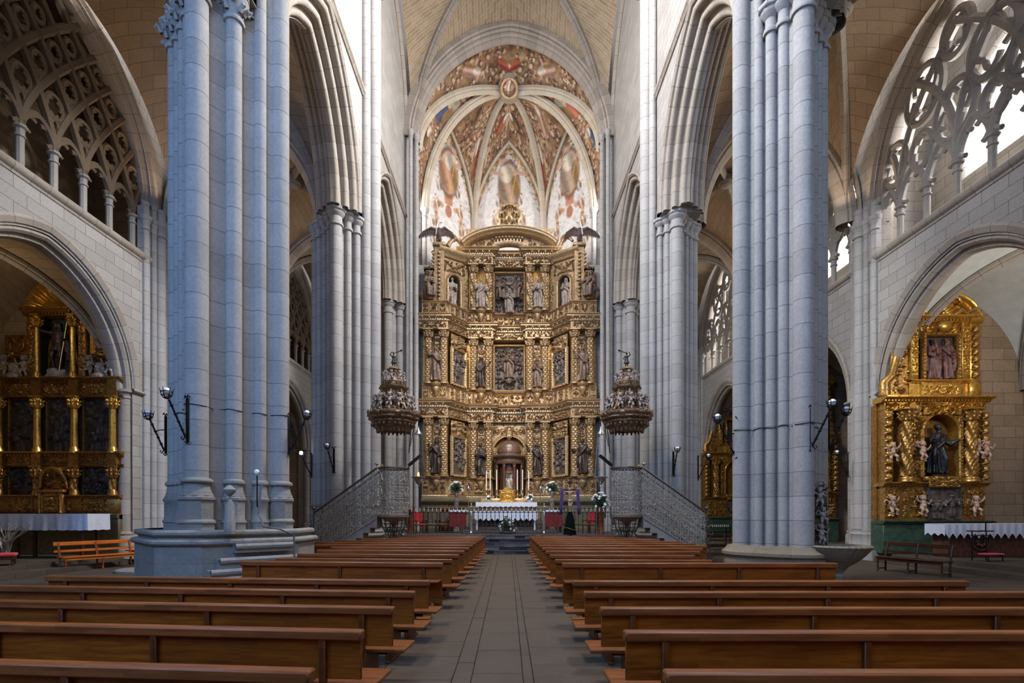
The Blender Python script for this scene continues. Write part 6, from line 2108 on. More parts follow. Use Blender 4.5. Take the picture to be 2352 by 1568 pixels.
    m = MB(); m.lathe([(.28, 6.9), (.3, 7.05), (.16, 7.15), (.14, 7.4), (.22, 7.5), (.26, 7.56), (.2, 7.64), (.02, 7.66)], 20, A, mod=lambda a, z: 1 + .08 * math.cos(4 * a))
    Q(m, 'pinnacle', M['goldwood'])
    for k in range(7):
        a = -PI + PI * k / 6
        place(PUT[k % 3], 'putto', M['statuepale'], (X0 + .74 * math.cos(a), Y0 + .74 * math.sin(a), 5.88), .78, a + PI / 2, c, k % 2 == 0)
    for k in range(5):
        a = -PI + PI * k / 4
        place(PUT[(k + 1) % 3], 'putto', M['statuepale'], (X0 + .4 * math.cos(a), Y0 + .4 * math.sin(a), 7.0), .55, a + PI / 2, c, k % 2 == 0)
    # trumpeter in a short tunic
    f = MB()
    for g in (-1, 1): limb(f, [(g * .04, 0, .28), (g * .05, -.01, .14), (g * .05, 0, .02)], [.04, .03, .022]); f.tube([(g * .05, .02, .01), (g * .06, -.07, .01)], .02, 6)
    f.lathe([(.02, .2), (.13, .2), (.12, .26), (.08, .38), (.075, .46), (.09, .54), (.07, .58), (.03, .61), (.03, .65)], 16, mod=lambda a, z: 1 + (.08 * math.cos(7 * a) if z < .35 else 0))
    head(f, (0, -.01, .7), .52, -s * .7, 0, False, 'short')
    limb(f, [(.09, 0, .55), (.17, -.02, .44), (.09, -.06, .36)], [.032, .028, .022]); limb(f, [(-.09, 0, .55), (-.16, -.06, .6), (-.1, -.15, .68)], [.032, .028, .022])
    hand(f, (.08, -.07, .35), (-1, -.3, -.2), (0, -1, 0), .5); hand(f, (-.09, -.16, .69), (.4, -.2, .5), (0, 0, 1), .5)
    me = remeshed(f, 'trumpeter', .011)
    place(me, 'trumpeter', M['statuedark'], (X0, Y0, 7.64), .8, 0, c, s > 0)
    m = MB(); m.tube([(X0 - s * .06, Y0 - .1, 8.18), (X0 - s * .25, Y0 - .14, 8.24), (X0 - s * .36, Y0 - .16, 8.27)], [.01, .014, .04], 8); Q(m, 'trumpet', M['iron'])
    m = MB(); m.tube([(s * 5.75, 21.8, 5.6), (X0 + s * .4, Y0 + .4, 5.7)], .07, 8); m.tube([(s * 5.75, 21.9, 6.3), (X0 + s * .4, Y0 + .35, 5.95)], .04, 8); Q(m, 'bracket', M['iron'])


pulpit(-1, 'left'); pulpit(1, 'right')

# ---------------------------------------------------------------- chancel
ch = MB(); PZ = .86
ch.box(-5.75, 5.75, 25.9, 37.2, 0.0, PZ)
struct(ch.build('floor_chancel', M['pavement']))
sp_ = MB()
for k in range(5):
    y = 24.6 + .26 * k
    sp_.cbox(-5.6 if k > 9 else -1.5, 1.5, y, 25.95, .172 * k, .172 * (k + 1), .012)
    sp_.cbox(-1.53, 1.53, y - .03, y + .3, .172 * (k + 1) - .03, .172 * (k + 1), .01)
tag(sp_.build('chancel_steps', M['step']), 'dark stone steps rising from the aisle to the chancel', 'steps')
ds = MB(); ds.cbox(-2.5, 2.5, 27.6, 30.3, PZ, PZ + .18, .015); ds.cbox(-3.3, 3.3, 30.3, 33.2, PZ, PZ + .3, .015)
tag(ds.build('altar_dais', M['pavement']), 'low stone dais under the two altar tables', 'dais')

# communion rail
rl = thing('communion_rail', 'iron communion rail with pale metal finials across the chancel', 'railing', (0, 26.5, PZ))
m = MB(); m.cbox(-5.5, 5.5, 26.47, 26.53, 1.96, 1.99, .006); m.cbox(-5.5, 5.5, 26.48, 26.52, .98, 1.01, .006); m.build('rail_bar', M['railiron'], rl, world=True)
sm_ = MB(); sm_.tube([(0, 0, 0), (0, 0, 1.12)], .016, 6)
for z in (.25, .5, .75, .95): sm_.ball((0, 0, z), .03, 8, 6)
sme = sm_.mesh('spindle'); sme.materials.append(M['railiron'])
fm_ = MB(); fm_.lathe([(.02, 1.12), (.05, 1.14), (.055, 1.18), (.02, 1.22), (.04, 1.26), (.02, 1.3), (.035, 1.34), (.03, 1.37), (.005, 1.39)], 10); fme = fm_.mesh('finial'); fme.materials.append(M['silver'])
for k in range(52):
    x = -5.4 + 10.8 * k / 51
    o = link('spindle', sme, rl); o.matrix_parent_inverse = Matrix.Translation(-Vector(rl.location)); o.location = (x, 26.5, PZ)
    o2 = link('finial', fme, o); o2['label'] = 'pale metal finial'
for x in (-1.95, 1.75):
    m = MB(); m.lathe([(.08, PZ), (.1, PZ + .1), (.06, PZ + .16), (.075, PZ + .5), (.05, PZ + .9), (.08, PZ + 1.16), (.05, PZ + 1.2), (.1, PZ + 1.27), (.03, PZ + 1.32), (.07, PZ + 1.4), (.02, PZ + 1.46), (.04, PZ + 1.52), (.005, PZ + 1.6)], 12, (x, 26.5, 0), mod=lambda a, z: 1 + .12 * math.sin(3 * a + z * 20))
    m.build('gate_post', M['silver'], rl, world=True)


def table_cloth(mb, x0, x1, y0, y1, z, drop, amp, wave, scallop=0.0):
    """cloth lying on a table top and falling over the front and the ends"""
    n = int((x1 - x0) / .05)
    pts = [(x0, y1)] + [(x0, y0)] + [(x1, y0)] + [(x1, y1)]
    per = []
    for (a, b), k in zip(zip(pts, pts[1:]), (int((y1 - y0) / .06), n, int((y1 - y0) / .06))):
        d = Vector((b[0] - a[0], b[1] - a[1], 0)); nn = Vector((d.y, -d.x, 0)).normalized()
        for i in range(k): per.append((a[0] + d.x * i / k, a[1] + d.y * i / k, nn))
    rows = [[], [], [], [], []]
    L = 0
    for i, (x, y, nn) in enumerate(per):
        u = i * .055
        w = amp * math.sin(u * wave) + amp * .5 * math.sin(u * wave * 2.3 + 1)
        sc = scallop * (abs(math.sin(u * PI / .34)) - .5)
        for k, f in enumerate((0, .08, .4, .75, 1)):
            o = .012 + (w + .02) * f
            rows[k].append((x + nn.x * -o * -1 if False else x - nn.x * -o, y - nn.y * -o, z + .006 - (drop + (sc if k >= 3 else 0)) * f))
    mb.grid(rows)
    mb.box(x0 - .01, x1 + .01, y0 - .01, y1 + .01, z, z + .012)


# front altar table
t = thing('altar_table', 'free-standing altar table under a white embroidered cloth', 'altar table', (-.2, 28.4, PZ + .18))
m = MB(); m.cbox(-1.85, 1.45, 28.0, 29.0, 1.98, 2.05, .01); m.build('top', M['pewtop'], t, world=True)
for x in (-1.75, 1.35):
    for y in (28.08, 28.9):
        m = MB(); m.cbox(x - .045, x + .045, y - .045, y + .045, PZ + .18, 1.98, .008); m.build('leg', M['white'], t, world=True)
m = MB(); m.cbox(-1.7, 1.3, 28.4, 28.46, 1.2, 1.9, .01)
for k in range(3): scroll_panel(m, (-1.65 + .98 * k, 28.39, 1.22), (1, 0, 0), (0, 0, 1), .95, .64, .06, 71 + k, True, .04)
m.build('front_panel', M['relief'], t, world=True)
m = MB(); table_cloth(m, -1.9, 1.5, 27.95, 29.05, 2.055, .45, .018, 9, .14); o = m.build('altar_cloth', M['white']); tag(o, 'white scalloped cloth over the free-standing altar table', 'tablecloth')
# rear altar with gradine
t = thing('high_altar', 'rear high altar block with steps for candles at the altarpiece', 'altar', (-.15, 31.6, PZ + .3))
m = MB(); m.cbox(-1.95, 1.6, 31.2, 32.4, PZ + .3, 2.58, .02); frame_mb(m, (-1.7, 31.19, 1.4), (1, 0, 0), (0, 0, 1), 3.1, .9, .08, .04); m.build('block', M['jasper'], t, world=True)
m = MB(); m.cbox(-1.75, 1.4, 32.05, 32.65, 2.58, 2.86, .02); m.build('gradine', M['goldplain'], t, world=True)
m = MB(); table_cloth(m, -2.0, 1.65, 31.15, 32.4, 2.59, .26, .012, 12, .06); o = m.build('altar_cloth', M['lace']); tag(o, 'white lace cloth over the rear high altar', 'tablecloth')
# gilded tabernacle box
t = thing('gilt_tabernacle', 'small bright gilded tabernacle box standing on the rear altar', 'tabernacle', (-.12, 31.75, 2.6))
m = MB(); m.cbox(-.66, .42, 31.6, 31.98, 2.6, 2.72, .02); m.cbox(-.6, .36, 31.62, 31.98, 2.72, 3.3, .02)
m.prism([(-.62, 31.6), (.38, 31.6), (.38, 32.0), (-.62, 32.0)], 3.3, 3.36)
m.add([(-.4, 31.6, 3.36), (.16, 31.6, 3.36), (-.12, 31.6, 3.62), (-.4, 31.95, 3.36), (.16, 31.95, 3.36), (-.12, 31.95, 3.62)], [(0, 1, 2), (3, 5, 4), (0, 2, 5, 3), (1, 4, 5, 2)])
m.ball((-.12, 31.7, 3.66), .05, 8, 6)
for x in (-.55, .31): m.lathe([(.06, 2.72), (.04, 2.78), (.045, 3.2), (.07, 3.28)], 10, (x, 31.6, 0))
m.build('body', M['goldbright'], t, world=True)
m = MB(); scroll_panel(m, (-.38, 31.6, 2.78), (1, 0, 0), (0, 0, 1), .52, .48, .07, 5, True, .025); frame_mb(m, (-.38, 31.6, 2.78), (1, 0, 0), (0, 0, 1), .52, .48, .04, .04); m.build('door', M['goldbright'], t, world=True)
for k, (x, lab_) in enumerate(((-1.42, 'outermost left'), (-1.18, 'second from the left'), (-.78, 'left beside the gilded box'), (.5, 'right beside the gilded box'), (.82, 'second from the right'), (1.2, 'outermost right'))):
    t = thing('candlestick', 'tall white altar candle on brass stick, %s on the rear altar' % lab_, 'candlestick', (x, 32.3, 2.86), 0, 'candlesticks on the rear altar')
    m = MB(); m.lathe([(.11, 0), (.1, .04), (.04, .08), (.03, .2), (.05, .24), (.025, .28), (.025, .45), (.06, .5), (.07, .53), (.02, .54)], 12); m.build('stick', M['brass'], t)
    m = MB(); m.lathe([(.032, .53), (.03, 1.75 - .1 * (k in (0, 5))), (.004, 1.78 - .1 * (k in (0, 5)))], 10); m.build('candle', M['candle'], t)


def bouquet(label, loc, vase, R, H, nf, spread=.8, stand=None, flowers='petal', seed=1, name='flower_arrangement'):
    t = thing(name, label, 'flowers', loc)
    q = random.Random(seed)
    vh = 0
    if vase == 'urn':
        vh = .5; m = MB(); m.lathe([(.12, 0), (.12, .05), (.05, .1), (.06, .16), (.16, .3), (.17, .4), (.13, .46), (.16, .5), (.14, .5)], 16); m.build('urn', M['silver'], t)
    elif vase == 'bowl':
        vh = .18; m = MB(); m.lathe([(.1, 0), (.16, .06), (.18, .16), (.15, .18)], 14); m.build('bowl', M['silver'], t)
    lf = MB()
    for k in range(int(60 * R * 2) + 40):
        a = q.uniform(0, 2 * PI); e = q.uniform(-.15, 1.3); L = R * q.uniform(.55, 1.05)
        d = Vector((math.cos(a) * math.cos(e), math.sin(a) * math.cos(e), math.sin(e) * H / R))
        p0 = Vector((0, 0, vh)); p2 = p0 + d * L; p1 = p0 + d * L * .5 + Vector((0, 0, .04))
        w = q.uniform(.018, .04)
        lf.tube([p0 + d * .05, p1, p2], [.006, w, .004], 5, flat=(0, 0, 1))
    lf.build('foliage', M['leaf'], t)
    for k in range(int(nf * 1.6)):
        a = q.uniform(0, 2 * PI); e = q.uniform(-.1, 1.45); L = R * q.uniform(.65, .95)
        c = Vector((math.cos(a) * math.cos(e) * L, math.sin(a) * math.cos(e) * L, vh + math.sin(e) * H * .95))
        m = MB(); r = q.uniform(.055, .085)
        d = (c - Vector((0, 0, vh))).normalized(); u = d.orthogonal().normalized(); w = d.cross(u)
        for j in range(6):
            b = j * PI / 3; o = u * math.cos(b) + w * math.sin(b)
            m.tube([c, c + o * r * .7 + d * r * .35, c + o * r * 1.2 + d * r * .3], [.008, r * .42, .006], 5)
        m.ball(tuple(c + d * r * .3), r * .35, 6, 5)
        m.build('blossom', M[flowers], t)
    return t


def pedestal(label, x, y, z0, z1, r, mat):
    m = MB(); H = z1 - z0
    m.lathe([(r * 1.35, 0), (r * 1.35, .08), (r * 1.1, .14), (r, .2), (r * .9, H - .18), (r * 1.2, H - .1), (r * 1.3, H - .06), (r * 1.3, H), (.01, H)], 12)
    o = m.build('flower_pedestal', mat); o.location = (x, y, z0); return tag(o, label, 'pedestal')


pedestal('white stone pedestal left of the altar under the greenery urn', -3.05, 30.0, PZ, 2.72, .15, M['statuepale'])
pedestal('white stone pedestal right of the altar under the greenery urn', 2.45, 30.0, PZ, 2.72, .15, M['statuepale'])
bouquet('silver urn of greenery and white flowers on the left pedestal', (-3.05, 30.0, 2.72), 'urn', .5, .55, 12, seed=3)
bouquet('silver urn of greenery on the right pedestal beside the crucifix', (2.45, 30.0, 2.72), 'urn', .52, .55, 9, seed=4)
bouquet('white flower arrangement on the floor before the altar table', (-.12, 27.2, PZ), 'bowl', .5, .8, 26, seed=5)
bouquet('small white bouquet on the right end of the rear altar', (1.25, 31.75, 2.6), 'bowl', .22, .3, 9, seed=6)
bouquet('tiny white bouquet on the left end of the rear altar', (-1.25, 31.75, 2.6), 'bowl', .16, .22, 5, seed=7)
pedestal('reddish wooden stand beside the right pulpit holding white lilies', 4.72, 27.0, PZ, 2.1, .14, M['lecternwood'])
bouquet('large bouquet of white lilies on the reddish wooden stand', (4.72, 27.0, 2.1), 'bowl', .6, .75, 26, seed=8)
pedestal('reddish wooden column stand behind the left pulpit', -5.1, 26.9, PZ, 2.15, .14, M['lecternwood'])


def credence(label, cl, x0, x1, Y):
    t = thing('credence_table', label, 'table', ((x0 + x1) / 2, Y, PZ))
    m = MB(); m.cbox(x0, x1, Y, Y + .6, 2.05, 2.1, .01); m.build('top', M['pewdark'], t, world=True)
    for x in (x0 + .06, x1 - .06):
        for y in (Y + .06, Y + .54):
            m = MB(); m.cbox(x - .03, x + .03, y - .03, y + .03, PZ, 2.05, .005); m.build('leg', M['darkbench'], t, world=True)
    m = MB()
    n = 26
    m.grid([[(x0 + (x1 - x0) * i / n, Y - .03 - .02 * math.sin(i * 1.1) * f, 2.06 - .85 * f) for i in range(n + 1)] for f in (0, .3, .65, 1)])
    for x in (x0 - .015, x1 + .015): m.grid([[(x, Y - .03 + .63 * i / 8, 2.06 - .85 * f) for i in range(9)] for f in (0, .5, 1)])
    o = m.build('red_antependium', M['redcloth']); tag(o, 'crimson cloth hanging from %s' % cl, 'cloth')
    m = MB(); table_cloth(m, x0 - .05, x1 + .05, Y - .04, Y + .62, 2.1, .09, .008, 14, .03); o = m.build('white_runner', M['white']); tag(o, 'white linen runner on %s' % cl, 'tablecloth')


credence('side table with crimson front left of the altar', 'the side table left of the altar', -3.25, -2.35, 28.4)
credence('side table with crimson front right of the altar', 'the side table right of the altar', 1.95, 2.85, 28.4)


def chair(label, x, y, rot, back, seat, wood_):
    t = thing('clergy_chair', label, 'chair', (x, y, PZ), rot)
    for px in (-.25, .25):
        m = MB(); m.cbox(px - .025, px + .025, -.25, -.2, 0, .44, .005); m.build('front_leg', wood_, t)
        m = MB(); m.cbox(px - .025, px + .025, .2, .25, 0, 1.15, .005); m.build('back_post', wood_, t)
        m = MB(); m.cbox(px - .03, px + .03, -.27, .24, .66, .7, .01); m.cbox(px - .02, px + .02, -.25, -.21, .44, .66, .004); m.build('armrest', wood_, t)
    m = MB(); m.cbox(-.28, .28, -.27, .24, .42, .52, .03); m.build('seat', seat, t)
    m = MB(); m.cbox(-.25, .25, .19, .24, .6, 1.12, .02); m.build('backrest', back, t)
    return t


chair('red upholstered chair behind the rail beside the left pulpit', -4.85, 28.2, .5, M['redcushion'], M['redcushion'], M['darkbench'])
chair('red upholstered chair behind the rail beside the right pulpit', 4.3, 28.2, -.9, M['redcushion'], M['redcloth'], M['darkbench'])
chair('dark chair with tapestry back, left one of the pair by the left rail', -4.3, 28.9, 0, M['carpet'], M['carpet'], M['black'])
chair('dark chair with tapestry back, right one of the pair by the left rail', -3.62, 28.9, 0, M['carpet'], M['carpet'], M['black'])
t = thing('wooden_lectern', 'tan wooden lectern behind the tapestry chairs', 'lectern', (-3.6, 29.7, PZ))
m = MB(); m.cbox(-.35, .35, -.2, .25, 0, 1.3, .02); m.build('body', M['pewtop'], t)
m = MB(); m.cbox(-.42, .42, -.28, .3, 1.3, 1.42, .02); frame_mb(m, (-.3, -.285, 1.08), (1, 0, 0), (0, 0, 1), .6, .2, .03, .02); m.build('desk', M['pewtop'], t)

# processional poles
for x, sd in ((-2.3, 'left'), (1.75, 'right')):
    t = thing('processional_pole', 'slender processional pole standing %s of the altar table' % sd, 'pole', (x, 29.3, PZ))
    m = MB(); m.tube([(0, 0, .05), (0, 0, 2.3)], .018, 8); m.build('shaft', M['brass'], t)
    m = MB(); m.lathe([(.18, 0), (.18, .05), (.05, .12), (.03, .3)], 12); m.build('foot', M['railiron'], t)
    m = MB(); m.lathe([(.02, 2.26), (.06, 2.3), (.1, 2.42), (.07, 2.55), (.02, 2.62)], 10); m.build('head', M['silver'], t)

# crucifix with purple veil on a draped stand
t = thing('draped_stand', 'stand wrapped in dark green cloth with gold edging before the rail', 'stand', (3.02, 26.17, PZ))
m = MB(); m.lathe([(.3, 0), (.3, .05), (.26, .3), (.2, .7), (.13, 1.05), (.1, 1.15), (.01, 1.16)], 40, mod=lambda a, z: 1 + .1 * math.sin(7 * a + z * 2) + .04 * math.sin(17 * a)); m.build('drape', M['darkgreen'], t)
m = MB(); m.tube([(.3 * math.cos(a) * (1 + .03 * math.sin(5 * a)), .3 * math.sin(a), .3 + .06 * math.sin(a * 2)) for a in [2 * PI * k / 30 for k in range(30)]], .012, 6, closed=True); m.build('gold_edging', M['goldbright'], t)
t = thing('crucifix', 'crucifix with pale carved figure rising from the green draped stand', 'crucifix', (3.02, 26.17, PZ + 1.12))
m = MB(); m.cbox(-.035, .035, .03, .09, .0, 1.5, .006); m.cbox(-.5, .5, .03, .09, 1.1, 1.17, .006); m.cbox(-.13, .13, .025, .05, 1.42, 1.56, .006); m.build('cross', M['darkbench'], t)
f = MB()
limb(f, [(0, 0, .6), (0, -.01, .78), (0, -.02, .98)], [.075, .07, .095], 10); limb(f, [(-.06, -.02, 1.0), (.06, -.02, 1.0)], [.06, .06])
for g in (-1, 1):
    limb(f, [(g * .1, -.01, 1.01), (g * .27, 0, 1.05), (g * .44, .02, 1.13)], [.04, .032, .022]); hand(f, (g * .46, .02, 1.14), (g, 0, .4), (0, -1, 0), .55)
    limb(f, [(g * .045, 0, .58), (g * .05, -.07, .33), (g * .015, .0, .08)], [.06, .045, .028]); f.tube([(g * .015, 0, .08), (g * .01, -.04, .0)], [.028, .018], 6)
f.tube([(-.09, -.02, .6), (0, -.09, .56), (.09, -.02, .62), (.1, .02, .5)], [.05, .055, .05, .03], 8); f.tube([(.09, -.02, .6), (.12, -.04, .42)], [.04, .025], 8)
head(f, (-.02, -.07, 1.16), .55, .2, .5, True, 'long')
o = link('carved_figure', remeshed(f, 'carved_figure', .012), t); o.data.materials.append(M['flesh'])
m = MB()
for g in (-1, 1):
    m.grid([[(g * (.3 + .16 * i / 8 + .08 * f_), -.02 - .02 * math.sin(i * 1.6) * (f_ > 0), 1.19 - 1.3 * f_) for i in range(9)] for f_ in (0, .1, .35, .7, 1)])
    m.grid([[(g * (.3 + .16 * i / 8), .1 - .12 * j / 3, 1.185) for i in range(9)] for j in range(4)])
m.tube([(-.36, .08, 1.19), (-.15, .11, 1.0), (.0, .11, .95), (.15, .11, 1.0), (.36, .08, 1.19)], .05, 6)
o = m.build('purple_veil', M['purple'], None); o.location = (3.02, 26.17, PZ + 1.12); tag(o, 'purple veil draped over the arms of the crucifix', 'veil')
sd_ = o.modifiers.new('thick', 'SOLIDIFY'); sd_.thickness = .008

# hanging silver lamps
for s, lb in ((-1, 'silver sanctuary lamp with red flame hanging by the left pulpit'), (1, 'silver sanctuary lamp on chains hanging by the right pulpit')):
    x, y = s * 4.78, 27.4
    t = thing('sanctuary_lamp', lb, 'lamp', (x, y, 3.4), 0)
    def P(mb, name, mat, label=None): return mb.build(name, mat, t, 38, True, label)
    m = MB(); m.lathe([(.01, 3.3), (.05, 3.36), (.03, 3.42), (.12, 3.52), (.2, 3.66), (.22, 3.74), (.36, 3.8), (.37, 3.84), (.3, 3.86), (.28, 3.8)], 24, (x, y, 0)); P(m, 'bowl', M['silver'])
    m = MB(); m.lathe([(.02, 6.5), (.04, 6.4), (.06, 6.3), (.2, 6.12), (.2, 6.06), (.1, 6.05)], 18, (x, y, 0)); P(m, 'cap', M['silver'])
    for k in range(3):
        a = 2 * PI * k / 3 + .4; m = MB(); p0 = Vector((x + .34 * math.cos(a), y + .34 * math.sin(a), 3.84)); p1 = Vector((x + .16 * math.cos(a), y + .16 * math.sin(a), 6.08))
        for j in range(28): m.ball(tuple(p0.lerp(p1, j / 27)), .018, 5, 4, (1, 1, 1.6))
        m.tube([p0, p1], .006, 4); P(m, 'chain', M['silver'])
    if s < 0:
        m = MB(); m.lathe([(.05, 3.8), (.06, 3.95), (.05, 4.04), (.02, 4.1)], 12, (x, y, 0)); P(m, 'flame_glass', M['flame'], 'glowing red glass')
    m = MB(); m.tube([(s * 5.95, 30.9, 5.5), (s * 5.8, 30.9, 6.9), (x, y, 6.9), (x, y, 6.5)], .03, 6); m.tube([(s * 5.85, 30.9, 5.9), (s * 5.4, 29.5, 6.85)], .02, 6); P(m, 'bracket', M['iron'])

# ---------------------------------------------------------------- shell font and carved figure group on the right pillar
t = thing('shell_font', 'stone shell-shaped holy water font projecting from the pale right pillar', 'font', (7.72, 12.35, 0))
m = MB(); m.lathe([(.04, .42), (.12, .55), (.2, .66), (.4, .8), (.55, .95), (.61, 1.06), (.66, 1.13), (.62, 1.17), (.56, 1.13), (.45, 1.05), (.1, .96), (.01, .95)], 88, (7.72, 12.35, 0), mod=lambda a, z: 1 + (.07 * abs(math.sin(16 * a)) if z > 1.0 else .02 * abs(math.sin(16 * a)))); m.build('basin', M['basebrown'], t, world=True)
m = MB(); m.lathe([(.22, 0), (.22, .08), (.13, .14), (.1, .36), (.14, .44), (.08, .5)], 14, (7.72, 12.35, 0)); m.build('foot', M['basebrown'], t, world=True)
t = thing('carved_angel_ornament', 'whitish carved angel ornament on the pillar above the shell font', 'ornament', (7.5, 12.75, 1.12))
m = MB(); panel(m, (7.28, 12.78, 1.12), (1, 0, 0), (0, 0, 1), .44, 1.5, .12, lambda a, b: h_scroll(a, b, .44, 1.5, 9, False, 1.3), .02); m.box(7.3, 7.7, 12.76, 12.98, 1.12, 2.5); m.build('panel', M['relief'], t, world=True)
for k, (dx, z, sc) in enumerate(((0, 1.15, .62), (.05, 1.62, .55), (-.03, 2.05, .6))): place(PUT[k], 'putto', M['statuepale'], (7.5 + dx, 12.66, z), sc, .2 - .3 * k, t, k == 1)
m = MB(); m.tube([(7.38, 12.75, 2.5), (7.45, 12.7, 2.68), (7.55, 12.7, 2.72), (7.66, 12.75, 2.6), (7.6, 12.72, 2.5)], .03, 6); m.build('scroll_crest', M['statuepale'], t, world=True)

# stone post, microphone and cable on the big left pillar
t = thing('stone_post', 'small stone post with faceted finial on the left pillar base', 'post', (-6.35, 11.75, 1.5))
m = MB(); m.lathe([(.12, -.05), (.12, .25), (.1, .28), (.1, .62), (.02, .74)], 8); m.build('shaft', M['base'], t)
m = MB(); m.tube([(0, 0, .7), (0, 0, .82)], .03, 6); m.lathe([(.03, .8), (.13, .9), (.14, .95), (.05, 1.03), (.01, 1.05)], 8); m.build('finial', M['base'], t)
t = thing('column_speaker', 'small round white speaker on a stalk between the left pillar shafts', 'speaker', (-5.95, 12.2, 2.3))
m = MB(); m.tube([(0, .1, -.3), (0, 0, -.2), (0, 0, .5)], .015, 6); m.build('stalk', M['iron'], t)
m = MB(); m.ball((0, -.02, .58), .06, 12, 8, (1, .7, 1)); m.build('head', M['globe'], t)
m = MB(); m.tube([(-5.9, 12.3, 2.6), (-5.9, 12.15, 1.9), (-5.75, 12.0, 1.75), (-5.6, 11.75, 1.62), (-5.3, 11.9, 1.56), (-5.13, 12.3, 1.4), (-5.1, 12.3, .1)], .022, 6); tag(m.build('cable', M['cable']), 'grey cable running down the base of the huge left pillar', 'cable')


def envelope(cx, cy, shafts, R, th):
    """outer distance of a clustered pillar in the direction th"""
    u, v = math.cos(th), math.sin(th)
    best = .82 * R / (abs(u) + abs(v))
    for dx, dy, r, t_ in shafts:
        b = dx * u + dy * v; d2 = dx * dx + dy * dy - b * b
        if d2 < r * r: best = max(best, b + math.sqrt(r * r - d2))
    return best


for cx, cy, R, sh_, t0, t1, z, lb in ((-7.33, 13.5, 1.5, shaft_set(1.5, -1, .22, .25, [(.42, .18, False), (.74, .15, True)], [(.35, .13), (.6, .12), (.82, .12)]), 200, 358, 4.42, 'thin grey cable strung around the huge left pillar above the torches'),
                                      (6.96, 13.5, 1.15, shaft_set(1.15, 1, .2, .23, [(.3, .12, False), (.5, .12, False), (.7, .11, True)], [(.3, .09), (.55, .1), (.8, .11)]), 182, 340, 4.05, 'thin grey cable strung around the pale right pillar')):
    pts = []
    for k in range(90):
        th = math.radians(t0 + (t1 - t0) * k / 89); d = envelope(cx, cy, sh_, R, th) + .012
        pts.append((cx + d * math.cos(th), cy + d * math.sin(th), z - .03 * math.sin(k / 89 * PI * 5) ** 2))
    m = MB(); m.tube(pts, .009, 5); tag(m.build('cable', M['iron']), lb, 'cable')
# ---------------------------------------------------------------- side chapel altarpieces
def col_at(parent, x, y, z0, z1, r, kind, mat, name='column'):
    m = column_mb(z0, z1, r, kind)
    m.v = [(a + x, b + y, c + z0) for a, b, c in m.v]
    return m.build(name, mat, parent, 38, True)


def cornice_bar(mb, x0, x1, y, z, h, out, back=.5):
    mb.sweep([(x0, y, 0), (x1, y, 0)], [(-back, z), (.02, z), (.05, z + .1 * h), (.05, z + .3 * h), (out * .6, z + .45 * h), (out * .7, z + .6 * h), (out, z + .7 * h), (out, z + h), (-back, z + h)], (0, 0, 1), cap=True)
    n = int((x1 - x0) / .13)
    for k in range(n):
        x = x0 + (k + .5) * (x1 - x0) / n
        mb.box(x - .035, x + .035, y - out * .5, y, z + .14 * h, z + .34 * h)


# left chapel -------------------------------------------------
LY = 20.45
LA = thing('side_altarpiece', 'dim gilded altarpiece with shell crown in the left chapel', 'altarpiece', (-17.7, LY + .3, .32))
def lp(mb, name, mat, label=None): return mb.build(name, mat, LA, 38, True, label)
XC = [-20.0, -18.5, -17.05, -15.55]
m = MB(); m.box(-20.4, -15.3, LY + .35, LY + .75, .32, 7.1); m.box(-18.95, -16.6, LY + .45, LY + .75, 7.1, 9.9); lp(m, 'back_board', M['niche'])
m = MB(); m.cbox(-20.4, -15.25, LY - .1, LY + .7, .32, 1.9, .03); m.sweep([(-20.4, LY - .1, 0), (-15.25, LY - .1, 0)], [(-.2, 1.7), (.04, 1.72), (.1, 1.8), (.1, 1.9), (-.2, 1.92)], (0, 0, 1), cap=True); lp(m, 'plinth', M['greenbase'])
m = MB(); m.cbox(-20.3, -15.3, LY + .05, LY + .5, 1.92, 2.58, .02)
for k in range(3): scroll_panel(m, (XC[k] + .22, LY + .04, 2.0), (1, 0, 0), (0, 0, 1), 1.05, .48, .08, 500 + k, True, .03)
cornice_bar(m, -20.35, -15.25, LY + .05, 2.5, .14, .16); lp(m, 'predella', M['golddull'])
for z, h_, sd in ((3.78, .5, 1), (6.5, .7, 2)):
    m = MB(); m.box(-20.35, -15.3, LY + .1, LY + .55, z, z + h_)
    for k in range(3): scroll_panel(m, (XC[k] + .15, LY + .09, z + .1), (1, 0, 0), (0, 0, 1), 1.2, h_ - .26, .08, 520 + 10 * sd + k, True, .03)
    for x in XC: m.box(x - .18, x + .18, LY - .08, LY + .5, z, z + h_)
    cornice_bar(m, -20.4, -15.2, LY + .1, z + h_ - .14, .2, .24); cornice_bar(m, -20.4, -15.2, LY + .1, z - .02, .1, .1); lp(m, 'entablature', M['golddull'])
for x in XC:
    col_at(LA, x, LY - .02, 2.62, 3.78, .12, 'spiral', M['golddull']); col_at(LA, x, LY - .02, 4.28, 6.5, .12, 'flute', M['goldbright'])
for k in range(3):
    w_ = XC[k + 1] - XC[k] - .36
    for z0, z1, sd in ((2.66, 3.74, 1), (4.34, 6.42, 2)):
        if k == 1 and z0 < 3: continue
        o = (XC[k] + .18, LY + .3, z0)
        m = MB(); panel(m, o, (1, 0, 0), (0, 0, 1), w_, z1 - z0, .22, lambda a, b, w_=w_, z0=z0, z1=z1, sd=sd, k=k: h_figures(a, b, w_, z1 - z0, 600 + sd * 5 + k, [(.3, .0, .5), (.72, .02, .55), (.5, .35, .45)] if sd == 2 else None), .028)
        lp(m, 'relief', M['reliefdark'], 'dark figure relief')
        m = MB(); frame_mb(m, o, (1, 0, 0), (0, 0, 1), w_, z1 - z0, .06, .08); lp(m, 'relief_frame', M['golddull'])
m = MB(); scroll_panel(m, (-18.35, LY + .05, 2.5), (1, 0, 0), (0, 0, 1), 1.15, 1.3, .2, 77, True, .03)
